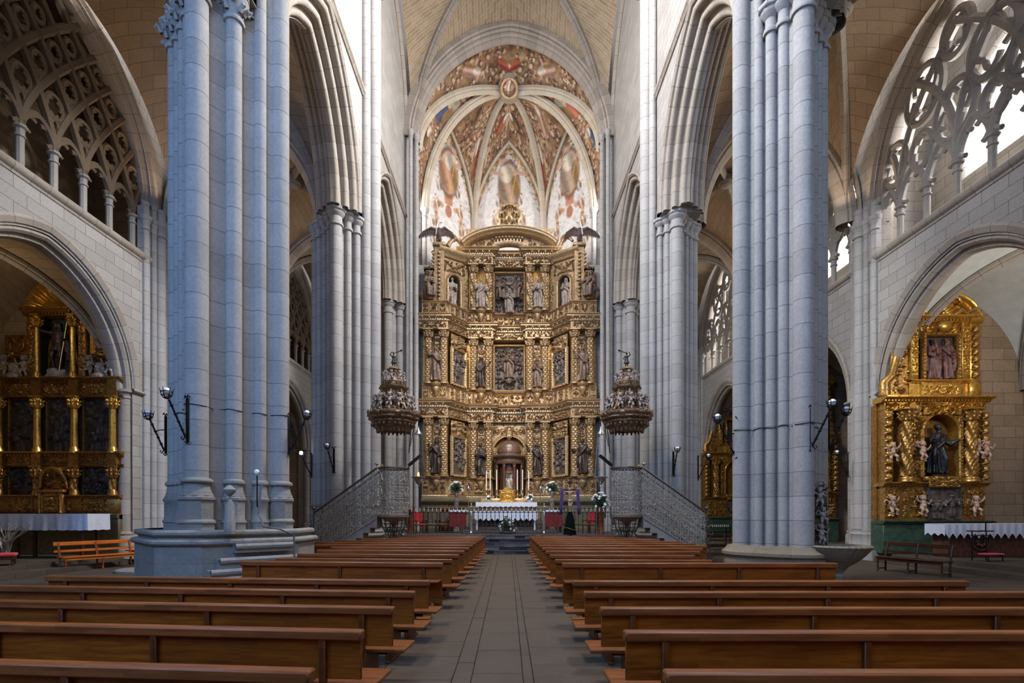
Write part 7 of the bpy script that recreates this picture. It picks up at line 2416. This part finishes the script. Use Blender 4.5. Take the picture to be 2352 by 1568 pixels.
m.cbox(-18.2, -17.35, LY - .25, LY + .1, 1.92, 2.72, .03); m.cbox(-18.3, -17.25, LY - .3, LY + .1, 2.72, 2.84, .03)
frame_mb(m, (-18.05, LY - .26, 2.02), (1, 0, 0), (0, 0, 1), .55, .55, .06, .05); scroll_panel(m, (-18.05, LY - .26, 2.02), (1, 0, 0), (0, 0, 1), .55, .55, .08, 78, True, .025)
for x in (-18.18, -17.38): m.lathe([(.07, 1.95), (.05, 2.0), (.055, 2.6), (.08, 2.7)], 10, (x, LY - .27, 0))
m.tube([(-18.3, LY - .1, 2.9), (-18.25, LY - .15, 3.3), (-18.05, LY - .2, 3.6), (-17.78, LY - .2, 3.7), (-17.5, LY - .2, 3.6), (-17.3, LY - .15, 3.3), (-17.25, LY - .1, 2.9)], [.05, .07, .08, .06, .08, .07, .05], 8)
lp(m, 'tabernacle', M['golddull'])
# crowning niche with shell
m = MB()
for x in (-18.75, -16.75): m.cbox(x - .16, x + .16, LY - .02, LY + .5, 7.2, 9.75, .02); scroll_panel(m, (x - .13, LY - .03, 7.3), (1, 0, 0), (0, 0, 1), .26, 2.3, .07, int(-x * 10), True, .03)
cornice_bar(m, -19.05, -16.45, LY, 9.66, .26, .26); lp(m, 'niche_frame', M['golddull'])
for x in (-18.45, -17.05): col_at(LA, x, LY - .08, 7.2, 9.66, .1, 'flute', M['goldbright'])
m = MB()
nr, na_ = 10, 60
rows = []
for i in range(nr + 1):
    r = .08 + .98 * i / nr; row = []
    for k in range(na_ + 1):
        a = PI * k / na_
        rr = r * (1 + .03 * math.cos(26 * a)); dz = .045 * i / nr * math.cos(26 * a)
        row.append((-17.75 + rr * math.cos(a), LY + .42 - .62 * math.sin(PI / 2 * (i / nr)) + dz, 9.9 + rr * math.sin(a) * .98))
    rows.append(row)
m.grid(rows); lp(m, 'shell', M['goldbright'])
# ornaments beside the niche
for s_, x in ((-1, -19.4), (1, -16.05)):
    m = MB(); panel(m, (x - .5, LY + .12, 7.2), (1, 0, 0), (0, 0, 1), 1.0, 1.75, .22, lambda a, b: h_scroll(a, b, 1.0, 1.75, 66, True, 1.2) * (np.abs(a - .5) < .5 - .28 * b), .03)
    m.tube([(x + .28 * math.cos(k * PI / 8), LY + .1, 8.55 + .28 * math.sin(k * PI / 8)) for k in range(16)], .06, 6, closed=True); lp(m, 'side_ornament', M['golddull'])
    h = MB(); head(h, (x, LY - .05, 7.62), 1.6, 0, 0, False, 'long'); h.lathe([(.3, 0), (.3, .12), (.1, .3), (.1, .4)], 12, (x, LY - .02, 7.2), sy=.7)
    o = link('bust', remeshed(h, 'bust', .02), LA, True); o.data.materials.append(M['statuepale'])
    for g in (-1, 1): place(PUT[(g + 1) // 2], 'putto', M['statuepale'], (x + g * .4, LY - .02, 7.2), 1.1, 0, LA, g > 0)
# archangel
f = MB()
for g, fx in ((-1, -.14), (1, .1)):
    limb(f, [(g * .1, 0, .95), (fx + g * .04, -.1, .52), (fx, .0, .08)], [.11, .08, .05], 10); f.tube([(fx, .02, .04), (fx + g * .03, -.2, .03)], [.05, .03], 8)
f.lathe([(.02, .72), (.27, .72), (.24, .85), (.18, 1.02), (.17, 1.1), (.2, 1.28), (.17, 1.42), (.08, 1.48), (.06, 1.56)], 30, mod=lambda a, z: 1 + (.1 * math.cos(9 * a) if z < .95 else 0), sy=.75)
head(f, (.0, -.03, 1.66), 1.05, -.3, 0, False, 'long')
limb(f, [(-.19, 0, 1.4), (-.42, -.06, 1.42), (-.66, -.14, 1.5)], [.07, .055, .04]); hand(f, (-.68, -.14, 1.51), (-1, -.2, .2), (0, 0, 1), 1.1)
limb(f, [(.19, 0, 1.4), (.34, -.06, 1.18), (.4, -.2, 1.08)], [.07, .055, .04]); hand(f, (.41, -.22, 1.08), (.1, -1, .1), (1, 0, 0), 1.1)
f.tube([(.2, .1, 1.4), (.3, .12, .9), (.28, .1, .4)], [.1, .14, .1], 8); f.tube([(-.2, .1, 1.4), (-.26, .12, .9)], [.1, .1], 8)
t = thing('archangel_statue', 'armoured archangel statue with long spear in the left chapel niche', 'statue', (-17.72, LY + .05, 7.2))
o = link('body', remeshed(f, 'archangel', .016), t); o.data.materials.append(M['statuedark']); o.location = (0, 0, .28); o.scale = (1.08, 1.08, 1.08)
m = MB(); m.lathe([(.4, 0), (.42, .06), (.36, .12), (.36, .26), (.02, .28)], 14); m.ball((-.15, -.05, .3), .16, 10, 7, (1.5, 1, .7)); m.ball((.25, -.08, .24), .12, 10, 7); m.build('base', M['statuepale'], t)
m = MB(); m.tube([(.22, -.25, .2), (.58, -.22, 2.6)], .02, 8); m.lathe([(.001, .3), (.05, .1), (.02, 0)], 8, (.585, -.22, 2.55)); m.build('spear', M['brass'], t)
for g in (-1, 1):
    m = MB()
    for k in range(8): m.tube([(g * .12, .14, 1.68), (g * (.3 + .03 * k), .2, 2.0 - .09 * k), (g * (.34 + .035 * k), .22, 1.7 - .17 * k)], [.04, .05, .015], 6, flat=(1, 0, 0))
    m.build('wing', M['golddull'], t)
# altar table with lace cloth
t = thing('side_altar_table', 'long altar table under a lace cloth in the left chapel', 'altar table', (-17.6, 18.9, .32))
m = MB(); m.cbox(-20.2, -14.98, 18.5, 19.5, 1.82, 1.9, .01); m.build('top', M['pewdark'], t, world=True)
for x in (-19.8, -17.6, -15.3):
    for y in (18.65, 19.35):
        m = MB(); m.cbox(x - .05, x + .05, y - .05, y + .05, 0.0 if x > -15.5 else .32, 1.82, .006); m.build('leg', M['darkbench'], t, world=True)
m = MB(); table_cloth(m, -20.3, -14.95, 18.45, 19.55, 1.9, .58, .014, 10, .02); tag(m.build('lace_cloth', M['lace']), 'long white lace cloth over the left chapel altar', 'tablecloth')
t = thing('dry_branches', 'bundle of pale dry branches leaning under the left chapel altar', 'branches', (-17.6, 18.2, .32))
m = MB(); q = random.Random(4)
for k in range(26):
    a = q.uniform(-.5, .5); m.tube([(q.uniform(-.1, .1), q.uniform(-.1, .1), 0), (a * .4, q.uniform(-.1, .1), .6), (a * 1.6, q.uniform(-.1, .15), 1.15 + q.uniform(-.2, .15))], [.02, .022, .008], 5)
m.build('stems', M['statuepale'], t)

# right chapel -------------------------------------------------
RYY = 20.6; DXR = .4
def right_altarpiece(yoff, label):
    Y = RYY + yoff
    A = thing('side_altarpiece', label, 'altarpiece', (17.2, Y + .3, .32))
    def rp(mb, name, mat, lab_=None): return mb.build(name, mat, A, 38, True, lab_)
    m = MB(); m.box(15.2, 19.3, Y + .5, Y + .85, .32, 6.3); m.box(16.2, 18.7, Y + .5, Y + .85, 6.3, 9.6); rp(m, 'back_board', M['golddull'])
    m = MB(); m.cbox(15.15, 19.35, Y + .05, Y + .8, .32, 1.62, .03); cornice_bar(m, 15.12, 19.4, Y + .05, 1.5, .14, .14); rp(m, 'plinth', M['green'])
    # lower tier
    m = MB(); m.box(15.25, 19.2, Y + .1, Y + .6, 1.62, 3.05); cornice_bar(m, 15.15, 19.3, Y + .1, 3.0, .16, .2)
    for x0, x1, sd in ((15.3, 15.8, 1), (15.95, 16.15, 2), (16.25, 16.85, 3), (18.2, 18.4, 4), (18.5, 19.15, 5)): scroll_panel(m, (x0, Y + .09, 1.75), (1, 0, 0), (0, 0, 1), x1 - x0, 1.15, .16, 700 + sd, True, .03)
    rp(m, 'predella', M['gold2'])
    m = MB(); panel(m, (16.95, Y + .06, 1.72), (1, 0, 0), (0, 0, 1), 1.2, 1.2, .2, lambda a, b: h_figures(a, b, 1.2, 1.2, 9, [(.2, .0, .6), (.4, .0, .62), (.75, .1, .7)], False), .028); frame_mb(m, (16.95, Y + .1, 1.72), (1, 0, 0), (0, 0, 1), 1.2, 1.2, .08, .1); rp(m, 'relief', M['relief'], 'small painted relief')
    # columns and pilasters of the main tier
    col_at(A, 16.02, Y - .02, 3.16, 6.05, .2, 'spiral', M['gold2']); col_at(A, 18.55, Y - .02, 3.16, 6.05, .2, 'spiral', M['gold2'])
    for x, w_ in ((15.42, .3), (16.62, .42), (18.98, .34)):
        m = MB(); m.box(x - w_ / 2, x + w_ / 2, Y + .12, Y + .55, 3.16, 6.05); scroll_panel(m, (x - w_ / 2, Y + .11, 3.25), (1, 0, 0), (0, 0, 1), w_, 2.75, .16, 720 + int(x * 9), True, .028, 1.3); rp(m, 'pilaster', M['gold2'])
    m = MB()
    for x in (18.22, ): m.box(x - .1, x + .1, Y + .06, Y + .5, 3.16, 6.05); scroll_panel(m, (x - .1, Y + .05, 3.2), (1, 0, 0), (0, 0, 1), .2, 2.8, .1, 751, True, .025, 1.2)
    rp(m, 'pilaster', M['gold2'])
    # niche
    nc, na, nz_, nb = 17.42, .68, 5.15, 3.35
    m = MB(); us = [16.84 + 1.3 * k / 40 for k in range(41)]
    us = [nc - .75 + 1.5 * k / 40 for k in range(41)]
    m.grid([[(u, Y + .1, (nz_ + math.sqrt(max(0, na * na - (u - nc) ** 2))) if abs(u - nc) < na else nb) for u in us], [(u, Y + .1, 6.1) for u in us]])
    pth = [(nc + na, Y + .1, nb)] + [(nc + x, Y + .1, nz_ + z) for x, z in pointed(na, na, 12)] + [(nc - na, Y + .1, nb)]
    m.sweep(pth, [(.13, -.02), (.13, .05), (.08, .1), (.03, .06), (0, .08), (0, -.7)], (0, -1, 0)); rp(m, 'niche_arch', M['goldbright'])
    m = MB(); m.quad((nc - .7, Y + .8, nb), (nc + .7, Y + .8, nb), (nc + .7, Y + .8, 5.9), (nc - .7, Y + .8, 5.9)); rp(m, 'niche_back', M['niche'])
    m = MB(); m.cbox(nc - .7, nc + .7, Y - .1, Y + .7, 3.2, 3.38, .03); scroll_panel(m, (nc - .6, Y - .11, 2.95), (1, 0, 0), (0, 0, 1), 1.2, .42, .14, 761, True, .03); rp(m, 'niche_sill', M['gold2'])
    # main entablature
    m = MB(); m.box(15.25, 19.2, Y + .12, Y + .6, 6.05, 6.35)
    scroll_panel(m, (15.3, Y + .08, 6.0), (1, 0, 0), (0, 0, 1), 3.85, .34, .2, 770, True, .03, 1.4); scroll_panel(m, (16.7, Y + .0, 5.82), (1, 0, 0), (0, 0, 1), 1.5, .5, .22, 771, True, .03)
    cornice_bar(m, 15.1, 19.4, Y + .1, 6.32, .22, .34); rp(m, 'entablature', M['goldbright'])
    m = MB(); m.box(16.25, 18.65, Y + .15, Y + .6, 6.54, 7.15); scroll_panel(m, (16.72, Y + .06, 6.62), (1, 0, 0), (0, 0, 1), 1.45, .42, .12, 772, True, .03); m.box(16.68, 18.22, Y + .07, Y + .2, 6.56, 7.12); cornice_bar(m, 16.3, 18.6, Y + .14, 7.08, .12, .16); rp(m, 'attic_panel', M['goldbright'])
    # attic picture with two saints in relief
    o = (16.9, Y + .2, 7.24)
    m = MB(); m.quad((o[0], Y + .3, o[2]), (o[0] + 1.2, Y + .3, o[2]), (o[0] + 1.2, Y + .3, o[2] + 1.72), (o[0], Y + .3, o[2] + 1.72)); rl_ = rp(m, 'picture_back', M['niche'], 'dark painted back of the upper picture')
    if yoff == 0:
        place(STAT['book'], 'relief_figure', M['robered'], (o[0] + .34, Y + .22, o[2] - .02), .92, .25, rl_, True)
        place(STAT['raise'], 'relief_figure', M['robered'], (o[0] + .86, Y + .22, o[2] - .02), .94, -.2, rl_)
    m = MB(); frame_mb(m, o, (1, 0, 0), (0, 0, 1), 1.2, 1.72, .16, .16)
    for v in range(12):
        for u in (-.1, 1.3): m.ball((o[0] + u, o[1] - .14, o[2] + .08 + .145 * v), .06, 6, 5)
    rp(m, 'relief_frame', M['gold2'])
    for x in (16.42, 18.45):
        m = MB(); m.cbox(x - .16, x + .16, Y + .08, Y + .55, 7.2, 9.5, .02); scroll_panel(m, (x - .13, Y + .07, 7.4), (1, 0, 0), (0, 0, 1), .26, 1.9, .12, 780 + int(x), True, .028); rp(m, 'pilaster', M['goldbright'])
    m = MB(); scroll_panel(m, (16.7, Y + .15, 9.02), (1, 0, 0), (0, 0, 1), 1.55, .5, .26, 790, True, .03); m.ball((17.5, Y - .02, 9.3), .27, 14, 9, (1.1, .6, .8)); cornice_bar(m, 16.2, 18.75, Y + .1, 9.5, .2, .28); rp(m, 'attic_cornice', M['goldbright'])
    m = MB(); m.cbox(18.6, 19.0, Y + .08, Y + .62, 6.54, 9.45, .02); m.sweep([(18.55, Y + .08, 0), (19.05, Y + .08, 0)], [(-.5, 9.4), (.03, 9.42), (.1, 9.5), (.16, 9.56), (.16, 9.64), (-.5, 9.66)], (0, 0, 1), cap=True); m.cbox(18.56, 19.04, Y + .04, Y + .62, 6.54, 7.12, .02); rp(m, 'side_pier', M['goldbright'])
    # segmental pediment with shell and cherub crest
    def pz(x): return 9.72 + .78 * math.sqrt(max(0, 1 - ((x - 17.45) / 1.28) ** 2))
    m = MB(); xs_ = [18.65 - 2.4 * k / 24 for k in range(25)]
    m.grid([[(x, Y + .18, 9.6) for x in xs_], [(x, Y + .18, pz(x)) for x in xs_]])
    m.sweep([(x, Y + .1, pz(x)) for x in xs_], [(-.16, -.3), (-.16, .02), (-.1, .08), (-.04, .04), (0, .16), (.06, .24), (.12, .24), (.14, -.4)], (0, -1, 0), cap=True)
    m.sweep([(19.0, Y + .25, 9.62), (18.72, Y + .2, 9.9)], [(-.16, -.3), (-.16, .02), (-.04, .04), (0, .16), (.12, .24), (.14, -.4)], (0, -1, 0), cap=True)
    m.ball((17.45, Y - .05, 10.62), .2, 12, 8, (1, .8, 1.1)); m.ball((17.45, Y - .02, 10.45), .34, 12, 8, (1.3, .5, .6))
    for s_ in (-1, 1): m.tube([(17.45 + s_ * .3, Y, 10.5), (17.45 + s_ * .62, Y, 10.42), (17.45 + s_ * .75, Y, 10.22), (17.45 + s_ * .6, Y, 10.15)], [.09, .08, .07, .05], 8)
    for s_ in (-1, 1): m.tube([(17.45 + s_ * .5, Y + .1, 9.76), (17.45 + s_ * .75, Y + .02, 9.95), (17.45 + s_ * 1.0, Y + .08, 9.82)], [.1, .11, .05], 8)
    rp(m, 'pediment', M['goldbright'])
    m = MB(); rows = []
    for i in range(9):
        r = .1 + .48 * i / 8; row = []
        for k in range(73):
            a_ = PI * (1.16 * k / 72 - .08); fl = math.cos(a_ * 20)
            row.append((17.45 + r * (1 + .05 * fl) * math.cos(a_), Y + .14 - .1 * math.sin(PI * i / 8 * .8) - .035 * fl * i / 8, 9.8 + r * (1 + .05 * fl) * math.sin(a_)))
        rows.append(row)
    m.grid(rows); m.ball((17.45, Y + .02, 9.82), .13, 10, 7); rp(m, 'shell', M['goldbright'])
    # volutes at the sides of the attic
    for s_, x in ((-1, 15.9),):
        m = MB(); m.tube([(x + s_ * .6, Y + .2, 6.6), (x + s_ * .62, Y + .2, 7.1), (x + s_ * .3, Y + .2, 7.4), (x + s_ * .15, Y + .2, 8.0), (x, Y + .2, 8.5), (x - s_ * .05, Y + .2, 9.0)], [.2, .18, .15, .13, .1, .07], 8)
        panel(m, (x - .35, Y + .2, 6.6), (1, 0, 0), (0, 0, 1), .7, 2.2, .2, lambda a, b: h_scroll(a, b, .7, 2.2, 799, False, 1.3) * ((a if s_ > 0 else 1 - a) < .95 - .8 * b), .03)
        if s_ < 0 or True: rp(m, 'volute', M['gold2'])
    for x, y_, z0, z1 in ((15.3, Y - .02, 3.16, 6.05), (19.12, Y - .02, 3.16, 6.05), (18.78, Y + .02, 7.2, 9.5)):
        m = MB()
        for k in range(int((z1 - z0) / .3)): m.ball((x, y_ - .02, z0 + .2 + .3 * k), .13, 8, 6, (1, .8, 1.1)); m.tube([(x - .12, y_, z0 + .1 + .3 * k), (x, y_ - .12, z0 + .18 + .3 * k), (x + .12, y_, z0 + .3 + .3 * k)], .04, 6)
        rp(m, 'ornament_strip', M['gold2'])
    if yoff == 0:
        for k, (x, z, sc) in enumerate(((15.42, 3.9, .95), (16.6, 3.95, .95), (18.75, 4.0, 1.0), (19.12, 4.0, .9), (15.42, 1.8, .95), (16.62, 1.8, .98), (18.7, 1.8, .95))):
            place(PUT[k % 3], 'putto', M['flesh'], (x, Y - .08, z), sc * 1.05, (-.2, .2, .1)[k % 3], A, k % 2 == 0)
    A.location.x -= DXR
    return A



right_altarpiece(0, 'bright gilded baroque altarpiece with dark saint in the right chapel')
right_altarpiece(9.4, 'shadowed gilded altarpiece glimpsed behind the pale right pillar')
right_altarpiece(18.8, 'distant small gilded altarpiece beyond the right pulpit')
STAT['big'] = remeshed(robed(21, 'open', True), 'robed_figure', .013, 1)
statue('big', 'black bronze bearded saint statue in the right chapel niche', (17.42 - DXR, RYY + .2, 3.38), 1.12, .2, 'bronze', name='saint_statue')
t = thing('side_altar_table', 'altar table under a pointed-edge white cloth in the right chapel', 'altar table', (17.4, 19.2, .32))
m = MB(); m.cbox(15.75, 19.4, 18.9, 19.8, 1.45, 1.53, .01); m.build('top', M['pewdark'], t, world=True)
m = MB(); m.cbox(15.95, 19.2, 19.0, 19.75, .32, 1.45, .02)
m.tube([(17.1 + .32 * math.cos(k * PI / 12), 18.98, .9 + .32 * math.sin(k * PI / 12)) for k in range(24)], .04, 6, closed=True)
for k in range(8): m.ball((17.1 + .16 * math.cos(k * PI / 4), 18.98, .9 + .16 * math.sin(k * PI / 4)), .07, 8, 6)
m.build('frontal', M['marble'], t, world=True)
m = MB()
nT = 14
x0, x1 = 15.7, 19.45
row0 = []; row1 = []; row2 = []
nn = nT * 8
for i in range(nn + 1):
    u = i / nn; ph = (u * nT) % 1; dz = abs(ph - .5) * 2
    x = x0 + (x1 - x0) * u; yy = 18.86 - .012 * math.sin(u * nT * 2 * PI)
    row0.append((x, 18.87, 1.545)); row1.append((x, yy, 1.4)); row2.append((x, yy - .01, 1.0 + .2 * dz))
m.grid([row0, row1, row2]); m.box(x0, x1, 18.87, 19.8, 1.532, 1.548)
for x in (x0, x1): m.grid([[(x, 18.87 + .93 * i / 6, 1.545) for i in range(7)], [(x, 18.87 + .93 * i / 6, 1.1 + .1 * (i % 2)) for i in range(7)]])
tag(m.build('altar_cloth', M['lace']), 'white cloth with zigzag points over the right chapel altar', 'tablecloth')
# small iron candle rack glimpsed by the far aisle
t = thing('candle_rack', 'black iron votive candle rack beyond the right pulpit stairs', 'rack', (10.9, 27.5, 0))
m = MB()
for x in (-.6, .6):
    for y in (-.25, .25): m.tube([(x, y, 0), (x, y, 1.2)], .025, 6)
for z in (.7, .95, 1.2): m.cbox(-.65, .65, -.3, .3, z - .02, z + .02, .008)
m.build('frame', M['iron'], t)
m = MB(); q = random.Random(1)
for k in range(24): m.lathe([(.02, 0), (.02, .12)], 6, (-.55 + .1 * (k % 12), -.12 + .24 * (k // 12), 1.22))
m.build('candles', M['candle'], t)
bench('dark bench standing in the right aisle behind the pulpit stairs', (10.2, 24.5, 0), .1, 2.2, M['darkbench'], M['darkbench'])
# ---------------------------------------------------------------- daylight, lamps and unseen fill lights
sc = bpy.context.scene
w = bpy.data.worlds.new('sky'); sc.world = w; w.use_nodes = True
bg = w.node_tree.nodes['Background']
bg.inputs['Color'].default_value = (.93, .96, 1.0, 1); bg.inputs['Strength'].default_value = 1.25


def area(name, loc, target, sx, sy, power, col):
    l = bpy.data.lights.new(name, 'AREA'); l.shape = 'RECTANGLE'; l.size = sx; l.size_y = sy; l.energy = power; l.color = col
    o = bpy.data.objects.new(name, l); C.objects.link(o); o.location = loc
    o.rotation_euler = (Vector(target) - Vector(loc)).to_track_quat('-Z', 'Y').to_euler()
    return o


SKYBLUE = (.46, .66, 1.0); DAY = (.93, .96, 1.0); WARM = (1.0, .9, .76)
def spot(name, loc, target, power, angle, col):
    l = bpy.data.lights.new(name, 'SPOT'); l.energy = power; l.spot_size = math.radians(angle); l.spot_blend = .6; l.color = col; l.shadow_soft_size = .25
    o = bpy.data.objects.new(name, l); C.objects.link(o); o.location = loc
    o.rotation_euler = (Vector(target) - Vector(loc)).to_track_quat('-Z', 'Y').to_euler()


area('west_window_light', (-2.85, -6.1, 18.5), (-5.5, 13.5, 13), 7.2, 10.8, 1900, (.22, .48, 1.0))
area('clerestory_fill_right_near', (7.9, 8.8, 25), (-7, 14, 9), 4.2, 6.8, 200, DAY)  # added lamp in an unseen opening
area('clerestory_fill_right_far', (7.9, 18.2, 25), (-3, 29, 17), 2.9, 6.8, 4600, DAY)  # added lamp, lifts the far vault and the altarpiece
area('clerestory_fill_right_far_steep', (7.7, 18.2, 25), (-8, 13.5, 8), 2.9, 6.8, 4600, DAY)  # added lamp for the white right edges of the left pillar shafts
area('clerestory_fill_left_near', (-7.9, 8.8, 25), (6.5, 15, 10), 4.2, 6.8, 7000, (.86, .93, 1))  # lamp in an unseen opening, brightens the right pillar
area('clerestory_fill_left_far', (-7.9, 18.2, 25), (3, 29, 17), 2.9, 6.8, 3600, DAY)  # added lamp, lifts the far vault from the left
area('apse_window_light_right', (7.3, 33.05, 22.5), (-3, 36, 23), 1.2, 6, 1400, DAY)
area('apse_window_light_left', (-7.3, 33.05, 22.5), (3, 36, 23), 1.2, 6, 1100, DAY)
area('right_chapel_window_light', (17.6, 13.9, 8.2), (17.2, 20.5, 9.6), 2.2, 1.6, 210, (1, .97, .92))
area('left_chapel_lamp_light', (-17.9, 17.0, 9.6), (-17.75, 20.6, 9.8), .5, .5, 16, (1, .82, .55))
for k_, y_ in enumerate((18.4, 27.8, 37.2)):
    area('aisle_window_light_%d' % k_, (18.7, y_ + .3, 17), (-6, y_ - 4, 9), 4.0, 4.0, (1300, 900, 1600)[k_], DAY)
area('left_aisle_west_fill', (-11.5, -6.1, 12), (-11.5, 16, 10), 3.2, 7.6, 1300, (.12, .40, 1))  # added lamp, brightens the left aisle and tints the left pillar blue
area('right_aisle_west_fill', (11.5, -6.1, 12), (11.5, 16, 13), 3.2, 7.6, 160, (.7, .84, 1))  # added lamp, weak fill along the right aisle
for s_ in (-1, 1):
    spot('altar_fill_spot', (s_ * 5.9, 12.0, 20.4), (0, 33.5, 8.0), 10500, 33, (1, .93, .84))  # unseen spots added to brighten the altarpiece
# unseen warm fill lamps added over the wall responds to lift the aisle vaults
for x_, y_, p_ in ((-13.9, 12.6, 60), (-13.9, 22.1, 80), (-13.9, 31.4, 60), (13.9, 22.1, 60), (13.9, 31.4, 60)):
    area('aisle_vault_fill', (x_, y_, 14.6), (x_ * .8, y_ - 2.5, 19), .5, .5, p_, (1, .78, .56))

cam = bpy.data.cameras.new('camera'); co = bpy.data.objects.new('camera', cam); C.objects.link(co)
co.location = (-.1, 0, 1.9); co.rotation_euler = (PI / 2, 0, 0)
cam.sensor_width = 36; cam.lens = 1200 / 2352 * 36
cam.shift_x = (1176 - 1166) / 2352; cam.shift_y = (1180 - 784) / 2352
cam.clip_end = 300
sc.camera = co
sc.view_settings.view_transform = 'Standard'; sc.view_settings.look = 'None'; sc.view_settings.gamma = 1; sc.view_settings.use_curve_mapping = False
sc.view_settings.exposure = 0.35
